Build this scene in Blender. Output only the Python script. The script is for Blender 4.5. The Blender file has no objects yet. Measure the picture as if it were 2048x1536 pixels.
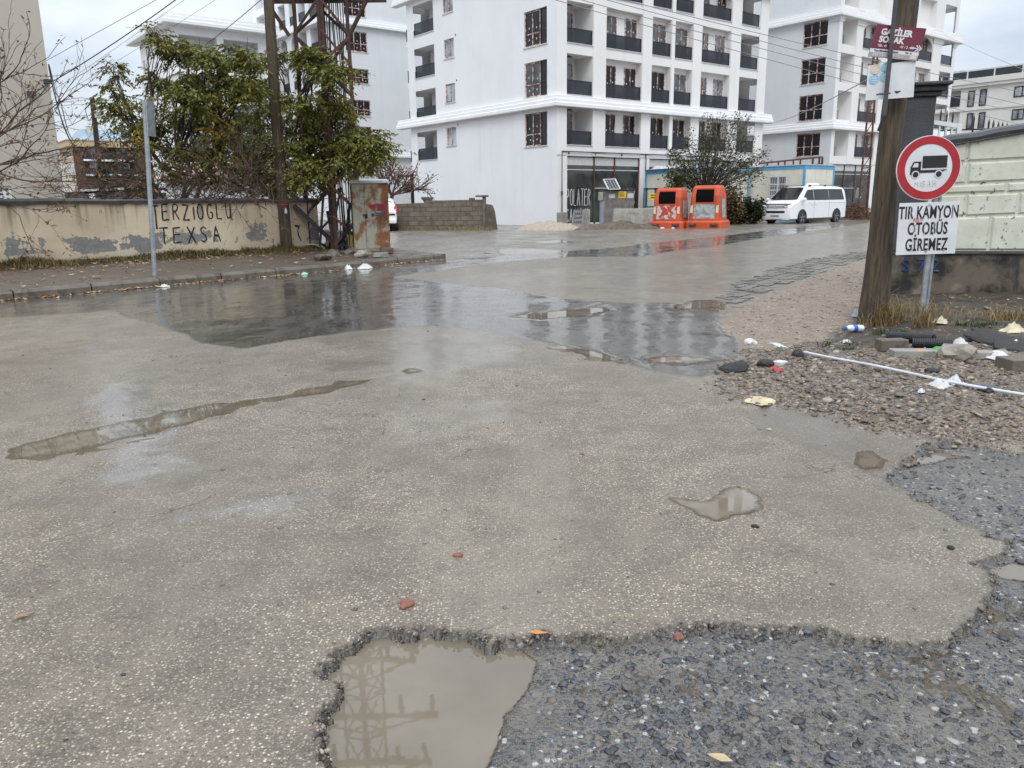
import bpy, bmesh, math, random
import numpy as np
from mathutils import Vector, Matrix
R_ = math.radians
SC = bpy.context.scene
COL = SC.collection
random.seed(7)
rng = np.random.default_rng(11)

# ------------------------------------------------------------------ camera
FOC, PITCH, ROLL, CAMH = 1580.0, R_(13.0), R_(0.75), 1.4
_f = Vector((0, math.cos(PITCH), -math.sin(PITCH)))
_r0 = Vector((1, 0, 0)); _u0 = Vector((0, math.sin(PITCH), math.cos(PITCH)))
_r = _r0*math.cos(ROLL) - _u0*math.sin(ROLL)
_u = _r0*math.sin(ROLL) + _u0*math.cos(ROLL)
CAM = Vector((0, 0, CAMH))
cd = bpy.data.cameras.new('camera'); co = bpy.data.objects.new('camera', cd); COL.objects.link(co)
cd.sensor_fit = 'HORIZONTAL'; cd.sensor_width = 36.0; cd.lens = FOC/2048*36.0
cd.clip_start = 0.05; cd.clip_end = 3000
co.matrix_world = Matrix(((_r.x, _u.x, -_f.x, 0), (_r.y, _u.y, -_f.y, 0), (_r.z, _u.z, -_f.z, CAMH), (0, 0, 0, 1)))
SC.camera = co

# ------------------------------------------------------------------ sky, sun, exposure
SUN_EL, SUN_AZ = 48.0, 182.0     # azimuth clockwise from +Y: behind the camera, to the right
w = bpy.data.worlds.new('World'); SC.world = w; w.use_nodes = True
nt = w.node_tree; N = nt.nodes; L = nt.links; N.clear()
wo = N.new('ShaderNodeOutputWorld'); bg = N.new('ShaderNodeBackground'); bg.inputs['Strength'].default_value = 0.1
sky = N.new('ShaderNodeTexSky'); sky.sky_type = 'NISHITA'; sky.sun_disc = False
sky.sun_elevation = R_(SUN_EL); sky.sun_rotation = R_(SUN_AZ); sky.altitude = 900; sky.dust_density = 2.0
tc = N.new('ShaderNodeTexCoord'); sep = N.new('ShaderNodeSeparateXYZ'); L.new(tc.outputs['Generated'], sep.inputs[0])
mp = N.new('ShaderNodeMapping'); mp.inputs['Scale'].default_value = (1.0, 1.0, 2.6); L.new(tc.outputs['Generated'], mp.inputs[0])
cn = N.new('ShaderNodeTexNoise'); cn.inputs['Scale'].default_value = 2.3; cn.inputs['Detail'].default_value = 7; cn.inputs['Roughness'].default_value = 0.55
L.new(mp.outputs[0], cn.inputs['Vector'])
cr = N.new('ShaderNodeValToRGB'); cr.color_ramp.elements[0].position = 0.36; cr.color_ramp.elements[1].position = 0.62
cr.color_ramp.elements[0].color = (3.4, 3.95, 4.75, 1); cr.color_ramp.elements[1].color = (6.1, 6.45, 6.85, 1)
L.new(cn.outputs['Fac'], cr.inputs[0])
zr = N.new('ShaderNodeMapRange'); zr.inputs['From Min'].default_value = 0.0; zr.inputs['From Max'].default_value = 0.9
zr.inputs['To Min'].default_value = 1.0; zr.inputs['To Max'].default_value = 3.3; L.new(sep.outputs['Z'], zr.inputs['Value'])
mu = N.new('ShaderNodeVectorMath'); mu.operation = 'SCALE'; L.new(cr.outputs[0], mu.inputs[0]); L.new(zr.outputs[0], mu.inputs['Scale'])
mx = N.new('ShaderNodeMix'); mx.data_type = 'RGBA'; mx.inputs[0].default_value = 0.88
L.new(sky.outputs[0], mx.inputs[6]); L.new(mu.outputs[0], mx.inputs[7])
L.new(mx.outputs[2], bg.inputs['Color']); L.new(bg.outputs[0], wo.inputs[0])
sl = bpy.data.lights.new('sun', 'SUN'); sl.energy = 1.0; sl.angle = R_(25); sl.color = (1.0, 0.96, 0.9)
so = bpy.data.objects.new('sun', sl); COL.objects.link(so)
so.rotation_euler = (R_(90-SUN_EL), 0, R_(180-SUN_AZ))
SC.view_settings.view_transform = 'Standard'; SC.view_settings.look = 'None'; SC.view_settings.gamma = 1.0
SC.view_settings.exposure = 0.30
SC.render.engine = 'CYCLES'
SC.cycles.max_bounces = 6; SC.cycles.diffuse_bounces = 3; SC.cycles.glossy_bounces = 3; SC.cycles.transparent_max_bounces = 8
SC.cycles.use_denoising = True

# ------------------------------------------------------------------ rays from the surveyed picture to the ground
def ray(x, y):
    return _f + _r*((x-1024)/FOC) + _u*((768-y)/FOC)
def G(x, y, z=0.0):
    d = ray(x, y); return CAM + d*((z-CAMH)/d.z)
def AT(x, y, Y):
    d = ray(x, y); return CAM + d*(Y/d.y)
def PLN(x, y, p, n):
    d = ray(x, y); return CAM + d*((Vector(p)-CAM).dot(n)/d.dot(n))

# ------------------------------------------------------------------ tagging
def tag(o, label, cat, group=None):
    o['label'] = label; o['category'] = cat
    if group: o['group'] = group
    return o
def kind(o, k):
    o['kind'] = k; return o
def thing(name, label, cat, loc=(0, 0, 0), rz=0.0, group=None):
    o = bpy.data.objects.new(name, None); COL.objects.link(o)
    o.location = loc; o.rotation_euler = (0, 0, rz); o.empty_display_size = 0.2
    return tag(o, label, cat, group)
def dup(root, loc=None, rz=None, label=None, group=None, scale=None):
    r = root.copy(); COL.objects.link(r)
    if loc is not None: r.location = loc
    if rz is not None: r.rotation_euler = (root.rotation_euler[0], root.rotation_euler[1], rz)
    if scale is not None: r.scale = (scale,)*3 if not hasattr(scale, '__len__') else scale
    if label: r['label'] = label
    if group: r['group'] = group
    def rec(a, b):
        for ch in list(a.children):
            c = ch.copy(); COL.objects.link(c); c.parent = b; rec(ch, c)
    rec(root, r)
    return r

# ------------------------------------------------------------------ mesh builder
class MB:
    def __init__(s): s.v = []; s.f = []; s.m = []; s.mi = 0; s.M = Matrix.Identity(4)
    def add(s, vs, fs):
        b = len(s.v); M = s.M
        s.v += [tuple(M @ Vector(p)) for p in vs]
        s.f += [tuple(b+i for i in f) for f in fs]; s.m += [s.mi]*len(fs)
    def box(s, x0, x1, y0, y1, z0, z1):
        s.add([(x0,y0,z0),(x1,y0,z0),(x1,y1,z0),(x0,y1,z0),(x0,y0,z1),(x1,y0,z1),(x1,y1,z1),(x0,y1,z1)],
              [(0,3,2,1),(4,5,6,7),(0,1,5,4),(1,2,6,5),(2,3,7,6),(3,0,4,7)])
    def bar(s, a, b, w, h=None, up=(0,0,1)):
        a = Vector(a); b = Vector(b); h = h or w; d = (b-a).normalized(); U = Vector(up)
        if abs(d.dot(U)) > 0.97: U = Vector((1,0,0))
        sd = d.cross(U).normalized(); U = sd.cross(d)
        sd = sd*w/2; U = U*h/2
        s.add([a-sd-U,a+sd-U,a+sd+U,a-sd+U,b-sd-U,b+sd-U,b+sd+U,b-sd+U],
              [(0,1,2,3)[::-1],(4,5,6,7),(0,1,5,4),(1,2,6,5),(2,3,7,6),(3,0,4,7)])
    def tube(s, pts, rad, n=8, cap=True):
        pts = [Vector(p) for p in pts]
        if not hasattr(rad, '__len__'): rad = [rad]*len(pts)
        vs = []; fs = []; prev = None
        for i, p in enumerate(pts):
            d = (pts[min(i+1, len(pts)-1)]-pts[max(i-1, 0)])
            d = d.normalized() if d.length > 1e-9 else Vector((0,0,1))
            if prev is None:
                q = Vector((0,0,1)) if abs(d.z) < .9 else Vector((1,0,0))
                a = d.cross(q).normalized()
            else:
                a = prev - d*prev.dot(d)
                a = a.normalized() if a.length > 1e-6 else d.orthogonal().normalized()
            prev = a; c = d.cross(a)
            for k in range(n):
                t = 2*math.pi*k/n; vs.append(p + (a*math.cos(t)+c*math.sin(t))*rad[i])
        for i in range(len(pts)-1):
            for k in range(n):
                k2 = (k+1) % n; fs.append((i*n+k, i*n+k2, (i+1)*n+k2, (i+1)*n+k))
        if cap: fs.append(tuple(range(n))[::-1]); fs.append(tuple((len(pts)-1)*n+k for k in range(n)))
        s.add(vs, fs)
    def cyl(s, c, r, z0, z1, n=16, r2=None):
        s.tube([(c[0],c[1],z0),(c[0],c[1],z1)], [r, r if r2 is None else r2], n)
    def lathe(s, prof, n=20, c=(0,0,0)):
        vs = []; fs = []
        for (r, z) in prof:
            for k in range(n):
                t = 2*math.pi*k/n; vs.append((c[0]+r*math.cos(t), c[1]+r*math.sin(t), c[2]+z))
        for i in range(len(prof)-1):
            for k in range(n):
                k2=(k+1)%n; fs.append((i*n+k,i*n+k2,(i+1)*n+k2,(i+1)*n+k))
        fs.append(tuple(range(n))[::-1]); fs.append(tuple((len(prof)-1)*n+k for k in range(n)))
        s.add(vs, fs)
    def prism(s, poly, a, b, axis='y'):
        # polygon of 2D points pushed out from a to b along axis
        n = len(poly)
        def P(p, t):
            return {'y': (p[0], t, p[1]), 'z': (p[0], p[1], t), 'x': (t, p[0], p[1])}[axis]
        s.add([P(p, a) for p in poly]+[P(p, b) for p in poly],
              [tuple(range(n)), tuple(range(2*n-1, n-1, -1))]+[(i, i+n, (i+1)%n+n, (i+1)%n) for i in range(n)])
    def quad(s, a, b, c, d): s.add([a,b,c,d], [(0,1,2,3)])
    def rock(s, c, r, seed=None, flat=.6):
        rr = random.Random(seed) if seed is not None else random
        sx, sy, sz = r*rr.uniform(.7,1.25), r*rr.uniform(.7,1.25), r*flat*rr.uniform(.7,1.2)
        a = rr.uniform(0, 6.28); ca, sa = math.cos(a), math.sin(a)
        vs = []
        for (x,y,z) in ICO_V:
            k = rr.uniform(.78,1.15); x*=sx*k; y*=sy*k; z*=sz*k
            vs.append((c[0]+x*ca-y*sa, c[1]+x*sa+y*ca, c[2]+z))
        s.add(vs, ICO_F)
    def build(s, name, mats, parent=None, smooth=False, loc=None, bevel=0):
        me = bpy.data.meshes.new(name); me.from_pydata(s.v, [], s.f)
        if not isinstance(mats, (list, tuple)): mats = [mats]
        for m in mats: me.materials.append(m)
        if len(mats) > 1: me.polygons.foreach_set('material_index', s.m)
        bm = bmesh.new(); bm.from_mesh(me); bmesh.ops.recalc_face_normals(bm, faces=bm.faces)
        bm.to_mesh(me); bm.free()
        if smooth:
            me.polygons.foreach_set('use_smooth', [True]*len(me.polygons))
            try: me.set_sharp_from_angle(angle=R_(40))
            except Exception: pass
        o = bpy.data.objects.new(name, me); COL.objects.link(o)
        if parent is not None: o.parent = parent
        if loc is not None: o.location = loc
        if bevel:
            b = o.modifiers.new('bevel', 'BEVEL'); b.width = bevel; b.segments = 2; b.limit_method = 'ANGLE'
        return o
_bm = bmesh.new(); bmesh.ops.create_icosphere(_bm, subdivisions=1, radius=1.0)
ICO_V = [tuple(v.co) for v in _bm.verts]; ICO_F = [tuple(v.index for v in f.verts) for f in _bm.faces]; _bm.free()

# numpy mesh
def np_mesh(name, V, F, mats, parent=None, smooth=False, midx=None, cols=None):
    me = bpy.data.meshes.new(name)
    V = np.asarray(V, np.float32); F = np.asarray(F, np.int32)
    k = F.shape[1]
    me.vertices.add(len(V)); me.vertices.foreach_set('co', V.ravel())
    me.loops.add(F.size); me.loops.foreach_set('vertex_index', F.ravel())
    me.polygons.add(len(F)); me.polygons.foreach_set('loop_start', np.arange(0, F.size, k, dtype=np.int32))
    try: me.polygons.foreach_set('loop_total', np.full(len(F), k, dtype=np.int32))
    except Exception: pass
    for m in (mats if isinstance(mats, (list, tuple)) else [mats]): me.materials.append(m)
    if midx is not None: me.polygons.foreach_set('material_index', np.asarray(midx, np.int32))
    if smooth: me.polygons.foreach_set('use_smooth', np.ones(len(F), dtype=bool))
    me.update(calc_edges=True); me.validate()
    if cols is not None:
        for nm, a in cols.items():
            at = me.attributes.new(nm, 'FLOAT', 'POINT'); at.data.foreach_set('value', np.asarray(a, np.float32))
    o = bpy.data.objects.new(name, me); COL.objects.link(o)
    if parent is not None: o.parent = parent
    return o

# ------------------------------------------------------------------ materials
class NT:
    def __init__(s, name):
        s.m = bpy.data.materials.new(name); s.m.use_nodes = True; s.t = s.m.node_tree; s.t.nodes.clear()
        s.out = s.n('OutputMaterial'); s.p = s.n('BsdfPrincipled'); s.l(s.p.outputs[0], s.out.inputs[0])
    def n(s, typ, **kw):
        x = s.t.nodes.new('ShaderNode'+typ)
        for k, v in kw.items(): setattr(x, k, v)
        return x
    def l(s, a, b): s.t.links.new(a, b)
    def set(s, sock, v):
        if hasattr(v, 'is_output') or hasattr(v, 'links'): s.l(v, sock)
        elif hasattr(v, '__len__') and len(v) == 3 and sock.type == 'RGBA': sock.default_value = (*v, 1)
        else: sock.default_value = v
    def coord(s, scale=(1,1,1), which='Object', rot=None):
        t = s.n('TexCoord'); m = s.n('Mapping'); m.inputs['Scale'].default_value = scale
        if rot: m.inputs['Rotation'].default_value = rot
        s.l(t.outputs[which], m.inputs[0]); return m.outputs[0]
    def noise(s, vec, scale, detail=4, rough=.55, dist=0):
        x = s.n('TexNoise'); x.inputs['Scale'].default_value = scale; x.inputs['Detail'].default_value = detail
        x.inputs['Roughness'].default_value = rough; x.inputs['Distortion'].default_value = dist; s.l(vec, x.inputs['Vector']); return x.outputs['Fac']
    def voro(s, vec, scale, feature='F1', out='Distance', rand=1.0):
        x = s.n('TexVoronoi', feature=feature); x.inputs['Scale'].default_value = scale; x.inputs['Randomness'].default_value = rand
        s.l(vec, x.inputs['Vector']); return x.outputs[out]
    def ramp(s, fac, a, b, ca=0.0, cb=1.0):
        x = s.n('MapRange'); x.inputs['From Min'].default_value = a; x.inputs['From Max'].default_value = b
        x.inputs['To Min'].default_value = ca; x.inputs['To Max'].default_value = cb; x.interpolation_type = 'SMOOTHSTEP' if a < b else 'LINEAR'
        s.l(fac, x.inputs['Value']); return x.outputs[0]
    def math(s, op, a, b=0.0, clamp=False):
        x = s.n('Math', operation=op); x.use_clamp = clamp; s.set(x.inputs[0], a); s.set(x.inputs[1], b); return x.outputs[0]
    def mix(s, fac, a, b, typ='RGBA', blend='MIX'):
        x = s.n('Mix', data_type=typ)
        if typ == 'RGBA': x.blend_type = blend; ia, ib, o = 6, 7, 2
        else: ia, ib, o = 2, 3, 0
        s.set(x.inputs[0], fac); s.set(x.inputs[ia], a); s.set(x.inputs[ib], b); return x.outputs[o]
    def attr(s, name):
        x = s.n('Attribute'); x.attribute_name = name; return x.outputs['Fac']
    def bump(s, h, strength=.3, dist=.01, normal=None):
        x = s.n('Bump'); s.set(x.inputs['Strength'], strength); x.inputs['Distance'].default_value = dist
        s.l(h, x.inputs['Height'])
        if normal is not None: s.l(normal, x.inputs['Normal'])
        return x.outputs[0]
    def base(s, c): s.set(s.p.inputs['Base Color'], c)
    def rough(s, c): s.set(s.p.inputs['Roughness'], c)
    def nrm(s, c): s.l(c, s.p.inputs['Normal'])
    def sep(s, vec):
        x = s.n('SeparateXYZ'); s.l(vec, x.inputs[0]); return x.outputs

def pm(name, col, rough=.6, var=.18, scale=4, bump=.0, bscale=60, metal=0.0, spec=.5, stretch=(1,1,1), bdist=.01, col2=None, thr=(.5,.62)):
    t = NT(name); v = t.coord(stretch)
    n = t.noise(v, scale, 6)
    a = tuple(c*(1-var) for c in col); b = tuple(min(1, c*(1+var)) for c in col)
    c = t.mix(t.ramp(n, .3, .7), a, b)
    if col2 is not None:
        c = t.mix(t.ramp(t.noise(v, scale*1.7, 8, .65), *thr), c, col2)
    t.base(c); t.rough(t.ramp(n, .3, .7, max(.02, rough-.08), min(1, rough+.08)))
    t.p.inputs['Metallic'].default_value = metal; t.p.inputs['Specular IOR Level'].default_value = spec
    if bump: t.nrm(t.bump(t.noise(v, bscale, 5, .6), bump, bdist))
    return t.m

M = {}
def plaster(name, col):
    t = NT(name); v = t.coord(); vd = t.coord((1,1,.07)); n = t.noise(v, .5, 5); s = t.noise(vd, 1.6, 6, .62); f = t.noise(v, 30, 4)
    c = t.mix(t.ramp(n,.3,.7), tuple(k*.965 for k in col), tuple(min(1,k*1.02) for k in col))
    c = t.mix(t.math('MULTIPLY', t.ramp(s,.50,.78), .30), c, tuple(k*m for k, m in zip(col, (.80,.79,.77))))
    c = t.mix(t.math('MULTIPLY', t.ramp(t.noise(v, 2.2, 6, .65),.58,.72), .16), c, tuple(k*.78 for k in col))
    t.base(c); t.rough(.78); t.nrm(t.bump(f, .10, .01)); return t.m
M['white'] = plaster('white_plaster', (.77,.775,.785))  # the flank's cool skylight tint is put into the plaster colour
M['white_lit'] = plaster('lit_white_plaster', (.79,.78,.76))  # same plaster, the front's warmer light put into its colour
M['white_dimmed'] = plaster('dimmed_white_plaster', (.67,.68,.69))  # same plaster dimmed, side shade put into its colour
M['trim'] = pm('white_trim', (.8,.8,.8), .6, .03, 2)
M['sill'] = pm('stone_sill', (.55,.55,.54), .5, .1, 8)
M['beige'] = pm('beige_render', (.50,.455,.385), .85, .06, .35, .25, 60, bdist=.01)
M['cream2'] = pm('cream_render', (.6,.54,.42), .8, .05, 1)
M['tan_trim'] = pm('tan_trim', (.48,.36,.22), .7, .06, 1)
M['brown_wall'] = pm('brown_render', (.10,.055,.04), .8, .1, 1)
M['black_metal'] = pm('black_metal', (.02,.02,.022), .4, .2, 6)
M['dark_metal'] = pm('dark_metal', (.05,.05,.055), .45, .2, 6)
M['steel'] = pm('galvanised_steel', (.36,.38,.40), .42, .15, 14, metal=.6)
M['rust'] = pm('rusty_steel', (.055,.030,.024), .75, .4, 6, .3, 40, col2=(.085,.042,.026))
M['rust2'] = pm('bright_rusty_steel', (.105,.045,.032), .75, .35, 5, .2, 40)
M['black_rubber'] = pm('black_rubber', (.018,.018,.018), .55, .2, 10)
M['black_pipe'] = pm('black_plastic', (.025,.025,.028), .35, .25, 10)
M['white_paint'] = pm('white_car_paint', (.8,.8,.81), .22, .02, 1)
M['white_plastic'] = pm('white_plastic', (.75,.76,.77), .4, .05, 10)
M['sign_white'] = pm('sign_white', (.62,.63,.645), .4, .07, 5, col2=(.5,.5,.5), thr=(.62,.75))
M['sign_red'] = pm('sign_red', (.36,.012,.02), .4, .12, 6)
M['sign_black'] = pm('sign_black', (.012,.012,.013), .45, .2, 10)
M['maroon'] = pm('maroon_sign', (.14,.014,.032), .45, .12, 5)
M['sky_blue'] = pm('pale_blue_print', (.25,.55,.75), .5, .12, 20)
M['beige_print'] = pm('beige_print', (.62,.55,.45), .5, .1, 20)
M['grey_print'] = pm('grey_sign_strip', (.33,.30,.30), .5, .1, 10)
M['navy'] = pm('navy_paint', (.04,.05,.14), .5, .2, 10)
M['yellow'] = pm('yellow_sign', (.75,.52,.02), .5, .08, 10)
M['blue_frame'] = pm('blue_painted_steel', (.09,.36,.60), .5, .12, 3)
M['cabin'] = pm('cabin_panel', (.66,.63,.54), .65, .06, 2, col2=(.5,.46,.38), thr=(.62,.8))
M['concrete'] = pm('concrete', (.30,.285,.25), .85, .2, 3, .4, 50, col2=(.2,.19,.16))
M['kerb'] = pm('kerb_concrete', (.135,.115,.09), .55, .22, 3, .5, 70, col2=(.08,.066,.05))
M['brick'] = pm('brick_red', (.22,.09,.06), .7, .25, 20, .4, 90)
M['green_metal'] = pm('dark_green_metal', (.02,.06,.05), .5, .2, 5)
M['olive'] = pm('kiosk_metal', (.17,.16,.15), .55, .25, 3, .1, 30, col2=(.14,.10,.08))
M['bottle'] = pm('clear_plastic', (.6,.68,.75), .15, .1, 10)
M['blue_cap'] = pm('blue_plastic', (.03,.12,.5), .4, .1, 10)
M['green_ball'] = pm('green_plastic', (.02,.3,.05), .35, .1, 10)
M['orange'] = pm('orange_peel', (.6,.22,.05), .5, .15, 20)
M['tar'] = pm('tar_lump', (.022,.021,.02), .55, .3, 20, .8, 60, bdist=.03)
M['paper'] = pm('litter_paper', (.58,.575,.56), .6, .1, 12)
M['bag'] = pm('dirty_bag', (.52,.45,.30), .45, .2, 12)
M['red_plastic'] = pm('red_plastic', (.5,.03,.04), .4, .1, 10)
M['tread'] = pm('dead_wood', (.16,.11,.08), .8, .3, 20, .5, 60)

# dark window glass that mirrors the sky and shows little of the room behind it
def glass(name, col, rough=.04, spec=.6, var=.5):
    t = NT(name); v = t.coord((1,1,1)); n = t.noise(v, .8, 2)
    t.base(t.mix(t.ramp(n,.35,.65), tuple(c*(1-var) for c in col), tuple(c*(1+var) for c in col))); t.rough(rough)
    t.p.inputs['Specular IOR Level'].default_value = spec
    return t.m
M['glass'] = glass('window_glass', (.16,.17,.185))  # sky reflection partly put into the pane's paler base colour
M['glass_pale'] = glass('curtained_glass', (.3,.33,.36))
M['glass_black'] = glass('dark_room_glass', (.012,.012,.013), spec=.35)
M['shop_glass'] = glass('shop_glass', (.055,.058,.055), rough=.08, spec=.4)
M['car_glass'] = glass('car_glass', (.012,.013,.016), rough=.03, spec=.6)
def rail_glass():
    t = NT('smoked_balcony_glass'); t.base((.06,.066,.078)); t.rough(.12); t.p.inputs['Specular IOR Level'].default_value=.5
    tr = t.n('BsdfTransparent'); tr.inputs[0].default_value = (.42,.44,.48,1)
    mxs = t.n('MixShader'); mxs.inputs[0].default_value = .55
    t.l(t.p.outputs[0], mxs.inputs[1]); t.l(tr.outputs[0], mxs.inputs[2]); t.l(mxs.outputs[0], t.out.inputs[0]); return t.m
M['rail_glass'] = rail_glass()
def taped():   # window frames still wrapped in red-and-white film
    t = NT('taped_window_frame'); v = t.coord((1,1,1)); n = t.noise(v, 7.5, 3)
    c = t.mix(t.ramp(n,.46,.54), (.27,.085,.06), (.62,.52,.48))
    c = t.mix(t.ramp(t.noise(v, 2.1, 3),.58,.66), c, (.10,.045,.035)); t.base(c); t.rough(.5); return t.m
M['taped'] = taped()
def wood():
    t = NT('weathered_pole_wood'); v = t.coord((1,1,.06)); n = t.noise(v, 38, 6, .65); n2 = t.noise(v, 9, 4)
    c = t.mix(t.ramp(n,.3,.7), (.030,.022,.014), (.105,.074,.042)); c = t.mix(t.ramp(n2,.52,.8), c, (.13,.115,.095))
    c = t.mix(t.ramp(t.noise(v, 70, 3),.62,.68), c, (.015,.012,.01))
    t.base(c); t.rough(.75); t.nrm(t.bump(n, .8, .012)); return t.m
M['wood'] = wood()
M['bark'] = pm('bark', (.05,.036,.027), .9, .35, 12, .6, 40, stretch=(1,1,.3))
M['twig'] = pm('twig_bark', (.09,.055,.042), .9, .3, 8)
def leaf(name, a, b, c=None, thr=.62):
    t = NT(name); v = t.coord(); n = t.noise(v, 1.3, 3); n2 = t.noise(v, 14, 2)
    col = t.mix(t.ramp(n2,.35,.65), a, b)
    if c: col = t.mix(t.ramp(n, thr, thr+.1), col, c)
    t.base(col); t.rough(.42); t.p.inputs['Specular IOR Level'].default_value = .35
    tr = t.n('BsdfTranslucent'); t.set(tr.inputs[0], col); ms = t.n('MixShader'); ms.inputs[0].default_value=.22
    t.l(t.p.outputs[0], ms.inputs[1]); t.l(tr.outputs[0], ms.inputs[2]); t.l(ms.outputs[0], t.out.inputs[0]); return t.m
M['leaf'] = leaf('ash_leaf', (.085,.090,.016), (.20,.195,.036), (.34,.24,.035), .60)
M['leaf_olive'] = leaf('olive_leaf', (.07,.068,.026), (.15,.14,.055), (.15,.085,.035), .60)
M['leaf_dark'] = leaf('dark_shrub_leaf', (.014,.022,.009), (.03,.042,.014), (.07,.03,.014))
M['leaf_brown'] = leaf('autumn_leaf', (.14,.06,.02), (.24,.13,.035), (.09,.05,.03))
M['leaf_red'] = leaf('red_autumn_leaf', (.20,.09,.07), (.28,.16,.12))
M['needle'] = leaf('pine_needle', (.02,.04,.012), (.05,.075,.02))
M['dry_grass'] = leaf('dry_grass_blade', (.20,.14,.06), (.34,.25,.12), (.10,.10,.03), .6)
M['verge'] = leaf('verge_grass_blade', (.10,.075,.03), (.20,.15,.06), (.07,.075,.02), .55)

# ------------------------------------------------------------------ lettering
def text_mesh(name, body, size, mat, parent, mtx, align='CENTER', bold=0.0, depth=.001, space=1.0, sx=1.0):
    cu = bpy.data.curves.new(name, 'FONT'); cu.body = body; cu.size = size; cu.align_x = align; cu.align_y = 'CENTER'
    cu.offset = bold; cu.extrude = depth; cu.space_character = space; cu.resolution_u = 3
    o = bpy.data.objects.new(name+'_curve', cu); COL.objects.link(o)
    dg = bpy.context.evaluated_depsgraph_get(); me = bpy.data.meshes.new_from_object(o.evaluated_get(dg))
    bpy.data.objects.remove(o); bpy.data.curves.remove(cu)
    me.name = name; me.materials.clear(); me.materials.append(mat)
    me.transform(mtx @ Matrix.Diagonal((sx,1,1,1)))
    ob = bpy.data.objects.new(name, me); COL.objects.link(ob)
    if parent is not None: ob.parent = parent
    return ob
STROKES = {
 'T': [[(0,1),(.7,1)],[(.35,1),(.33,0)]], 'E': [[(.6,1),(.05,.97),(0,0),(.6,.03)],[(.03,.52),(.5,.55)]],
 'R': [[(0,0),(.02,1),(.4,.98),(.52,.8),(.4,.58),(.05,.52)],[(.2,.52),(.55,0)]], 'Z': [[(0,1),(.6,.98),(0,0),(.65,.02)]],
 'I': [[(.1,.85),(.1,0)]], 'i': [[(.1,.8),(.1,0)],[(.08,1.0),(.13,1.05)]],
 'O': [[(.3,1),(.08,.85),(0,.5),(.1,.12),(.32,0),(.55,.15),(.62,.5),(.52,.88),(.3,1)]],
 'G': [[(.55,.85),(.3,1),(.06,.8),(0,.45),(.12,.08),(.35,0),(.58,.15),(.58,.45),(.35,.45)]],
 'L': [[(.02,1),(0,.02),(.5,0)]], 'U': [[(0,1),(.03,.25),(.2,0),(.42,.08),(.5,.3),(.52,1)],[(.52,.3),(.55,0)]],
 'X': [[(0,1),(.6,0)],[(.6,1),(0,0)]], 'S': [[(.5,.85),(.28,1),(.05,.85),(.08,.62),(.4,.45),(.5,.2),(.3,0),(0,.12)]],
 'A': [[(0,0),(.28,1),(.6,0)],[(.12,.4),(.48,.4)]], 'P': [[(.02,0),(.05,1),(.4,1),(.55,.8),(.42,.55),(.05,.5)]],
 'C': [[(.55,.85),(.3,1),(.06,.8),(0,.45),(.12,.08),(.35,0),(.58,.15)]], 'N': [[(0,0),(.02,1),(.5,0),(.52,1)]],
 'M': [[(0,0),(.08,1),(.32,.3),(.58,1),(.65,0)]], '7': [[(0,1),(.6,1),(.2,0)]], '2': [[(0,.8),(.25,1),(.5,.75),(0,0),(.6,0)]],
 'H': [[(0,1),(0,0)],[(.5,1),(.5,0)],[(0,.5),(.5,.5)]], 'K': [[(0,1),(0,0)],[(.5,1),(.02,.45),(.52,0)]], 'V': [[(0,1),(.28,0),(.56,1)]],
 'D': [[(0,0),(0,1),(.35,.95),(.55,.6),(.5,.25),(.3,0),(0,0)]], 'Y': [[(0,1),(.28,.5),(.56,1)],[(.28,.5),(.28,0)]], 'B': [[(0,0),(0,1),(.4,.95),(.4,.58),(.03,.52),(.5,.45),(.48,.05),(0,0)]],
 '-': [[(0,.5),(.4,.5)]], '1': [[(0,.8),(.2,1),(.2,0)]],
}
def scrawl(mb, txt, P, h, wdt, r=.02, adv=.72, jit=.03, seed=1):
    """hand-sprayed letters: P maps (along, up) to a point on the wall"""
    q = random.Random(seed); x = 0
    for ch in txt:
        if ch == ' ': x += adv*wdt*.8; continue
        for st in STROKES[ch]:
            pts = []
            for i in range(len(st)-1):
                for k in range(4):
                    t = k/4; pts.append((st[i][0]*(1-t)+st[i+1][0]*t, st[i][1]*(1-t)+st[i+1][1]*t))
            pts.append(st[-1])
            for _ in range(2 if len(st) > 4 else 0):
                pts = [pts[0]]+[((pts[i-1][0]+pts[i][0]*2+pts[i+1][0])/4, (pts[i-1][1]+pts[i][1]*2+pts[i+1][1])/4) for i in range(1, len(pts)-1)]+[pts[-1]]
            mb.tube([P(x+p[0]*wdt+q.uniform(-jit,jit)*.25*wdt, p[1]*h+q.uniform(-jit,jit)*.25*h) for p in pts], [r*q.uniform(.75,1.1) for p in pts], 5)
        x += (adv*.45 if ch in 'Ii1' else adv)*wdt
    return x
# ================================================================== THE GROUND
def _hash(ix, iy, s):
    h = (ix.astype(np.int64)*374761393 + iy.astype(np.int64)*668265263 + s*974634777) & 0xffffffff
    h = ((h ^ (h >> 13))*1274126177) & 0xffffffff
    return ((h ^ (h >> 16)) & 0xffff)/65535.0
def vnoise(x, y, s=0):
    ix = np.floor(x); iy = np.floor(y); fx = x-ix; fy = y-iy
    fx = fx*fx*(3-2*fx); fy = fy*fy*(3-2*fy)
    a = _hash(ix,iy,s); b = _hash(ix+1,iy,s); c = _hash(ix,iy+1,s); d = _hash(ix+1,iy+1,s)
    return (a*(1-fx)+b*fx)*(1-fy)+(c*(1-fx)+d*fx)*fy - .5
def fbm(x, y, f, o=4, s=0):
    t = 0; a = 1.0
    for i in range(o): t = t + a*vnoise(x*f, y*f, s+i*17); f *= 2.03; a *= .5
    return t
def smooth(a, b, x):
    t = np.clip((x-a)/(b-a), 0, 1); return t*t*(3-2*t)
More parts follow.
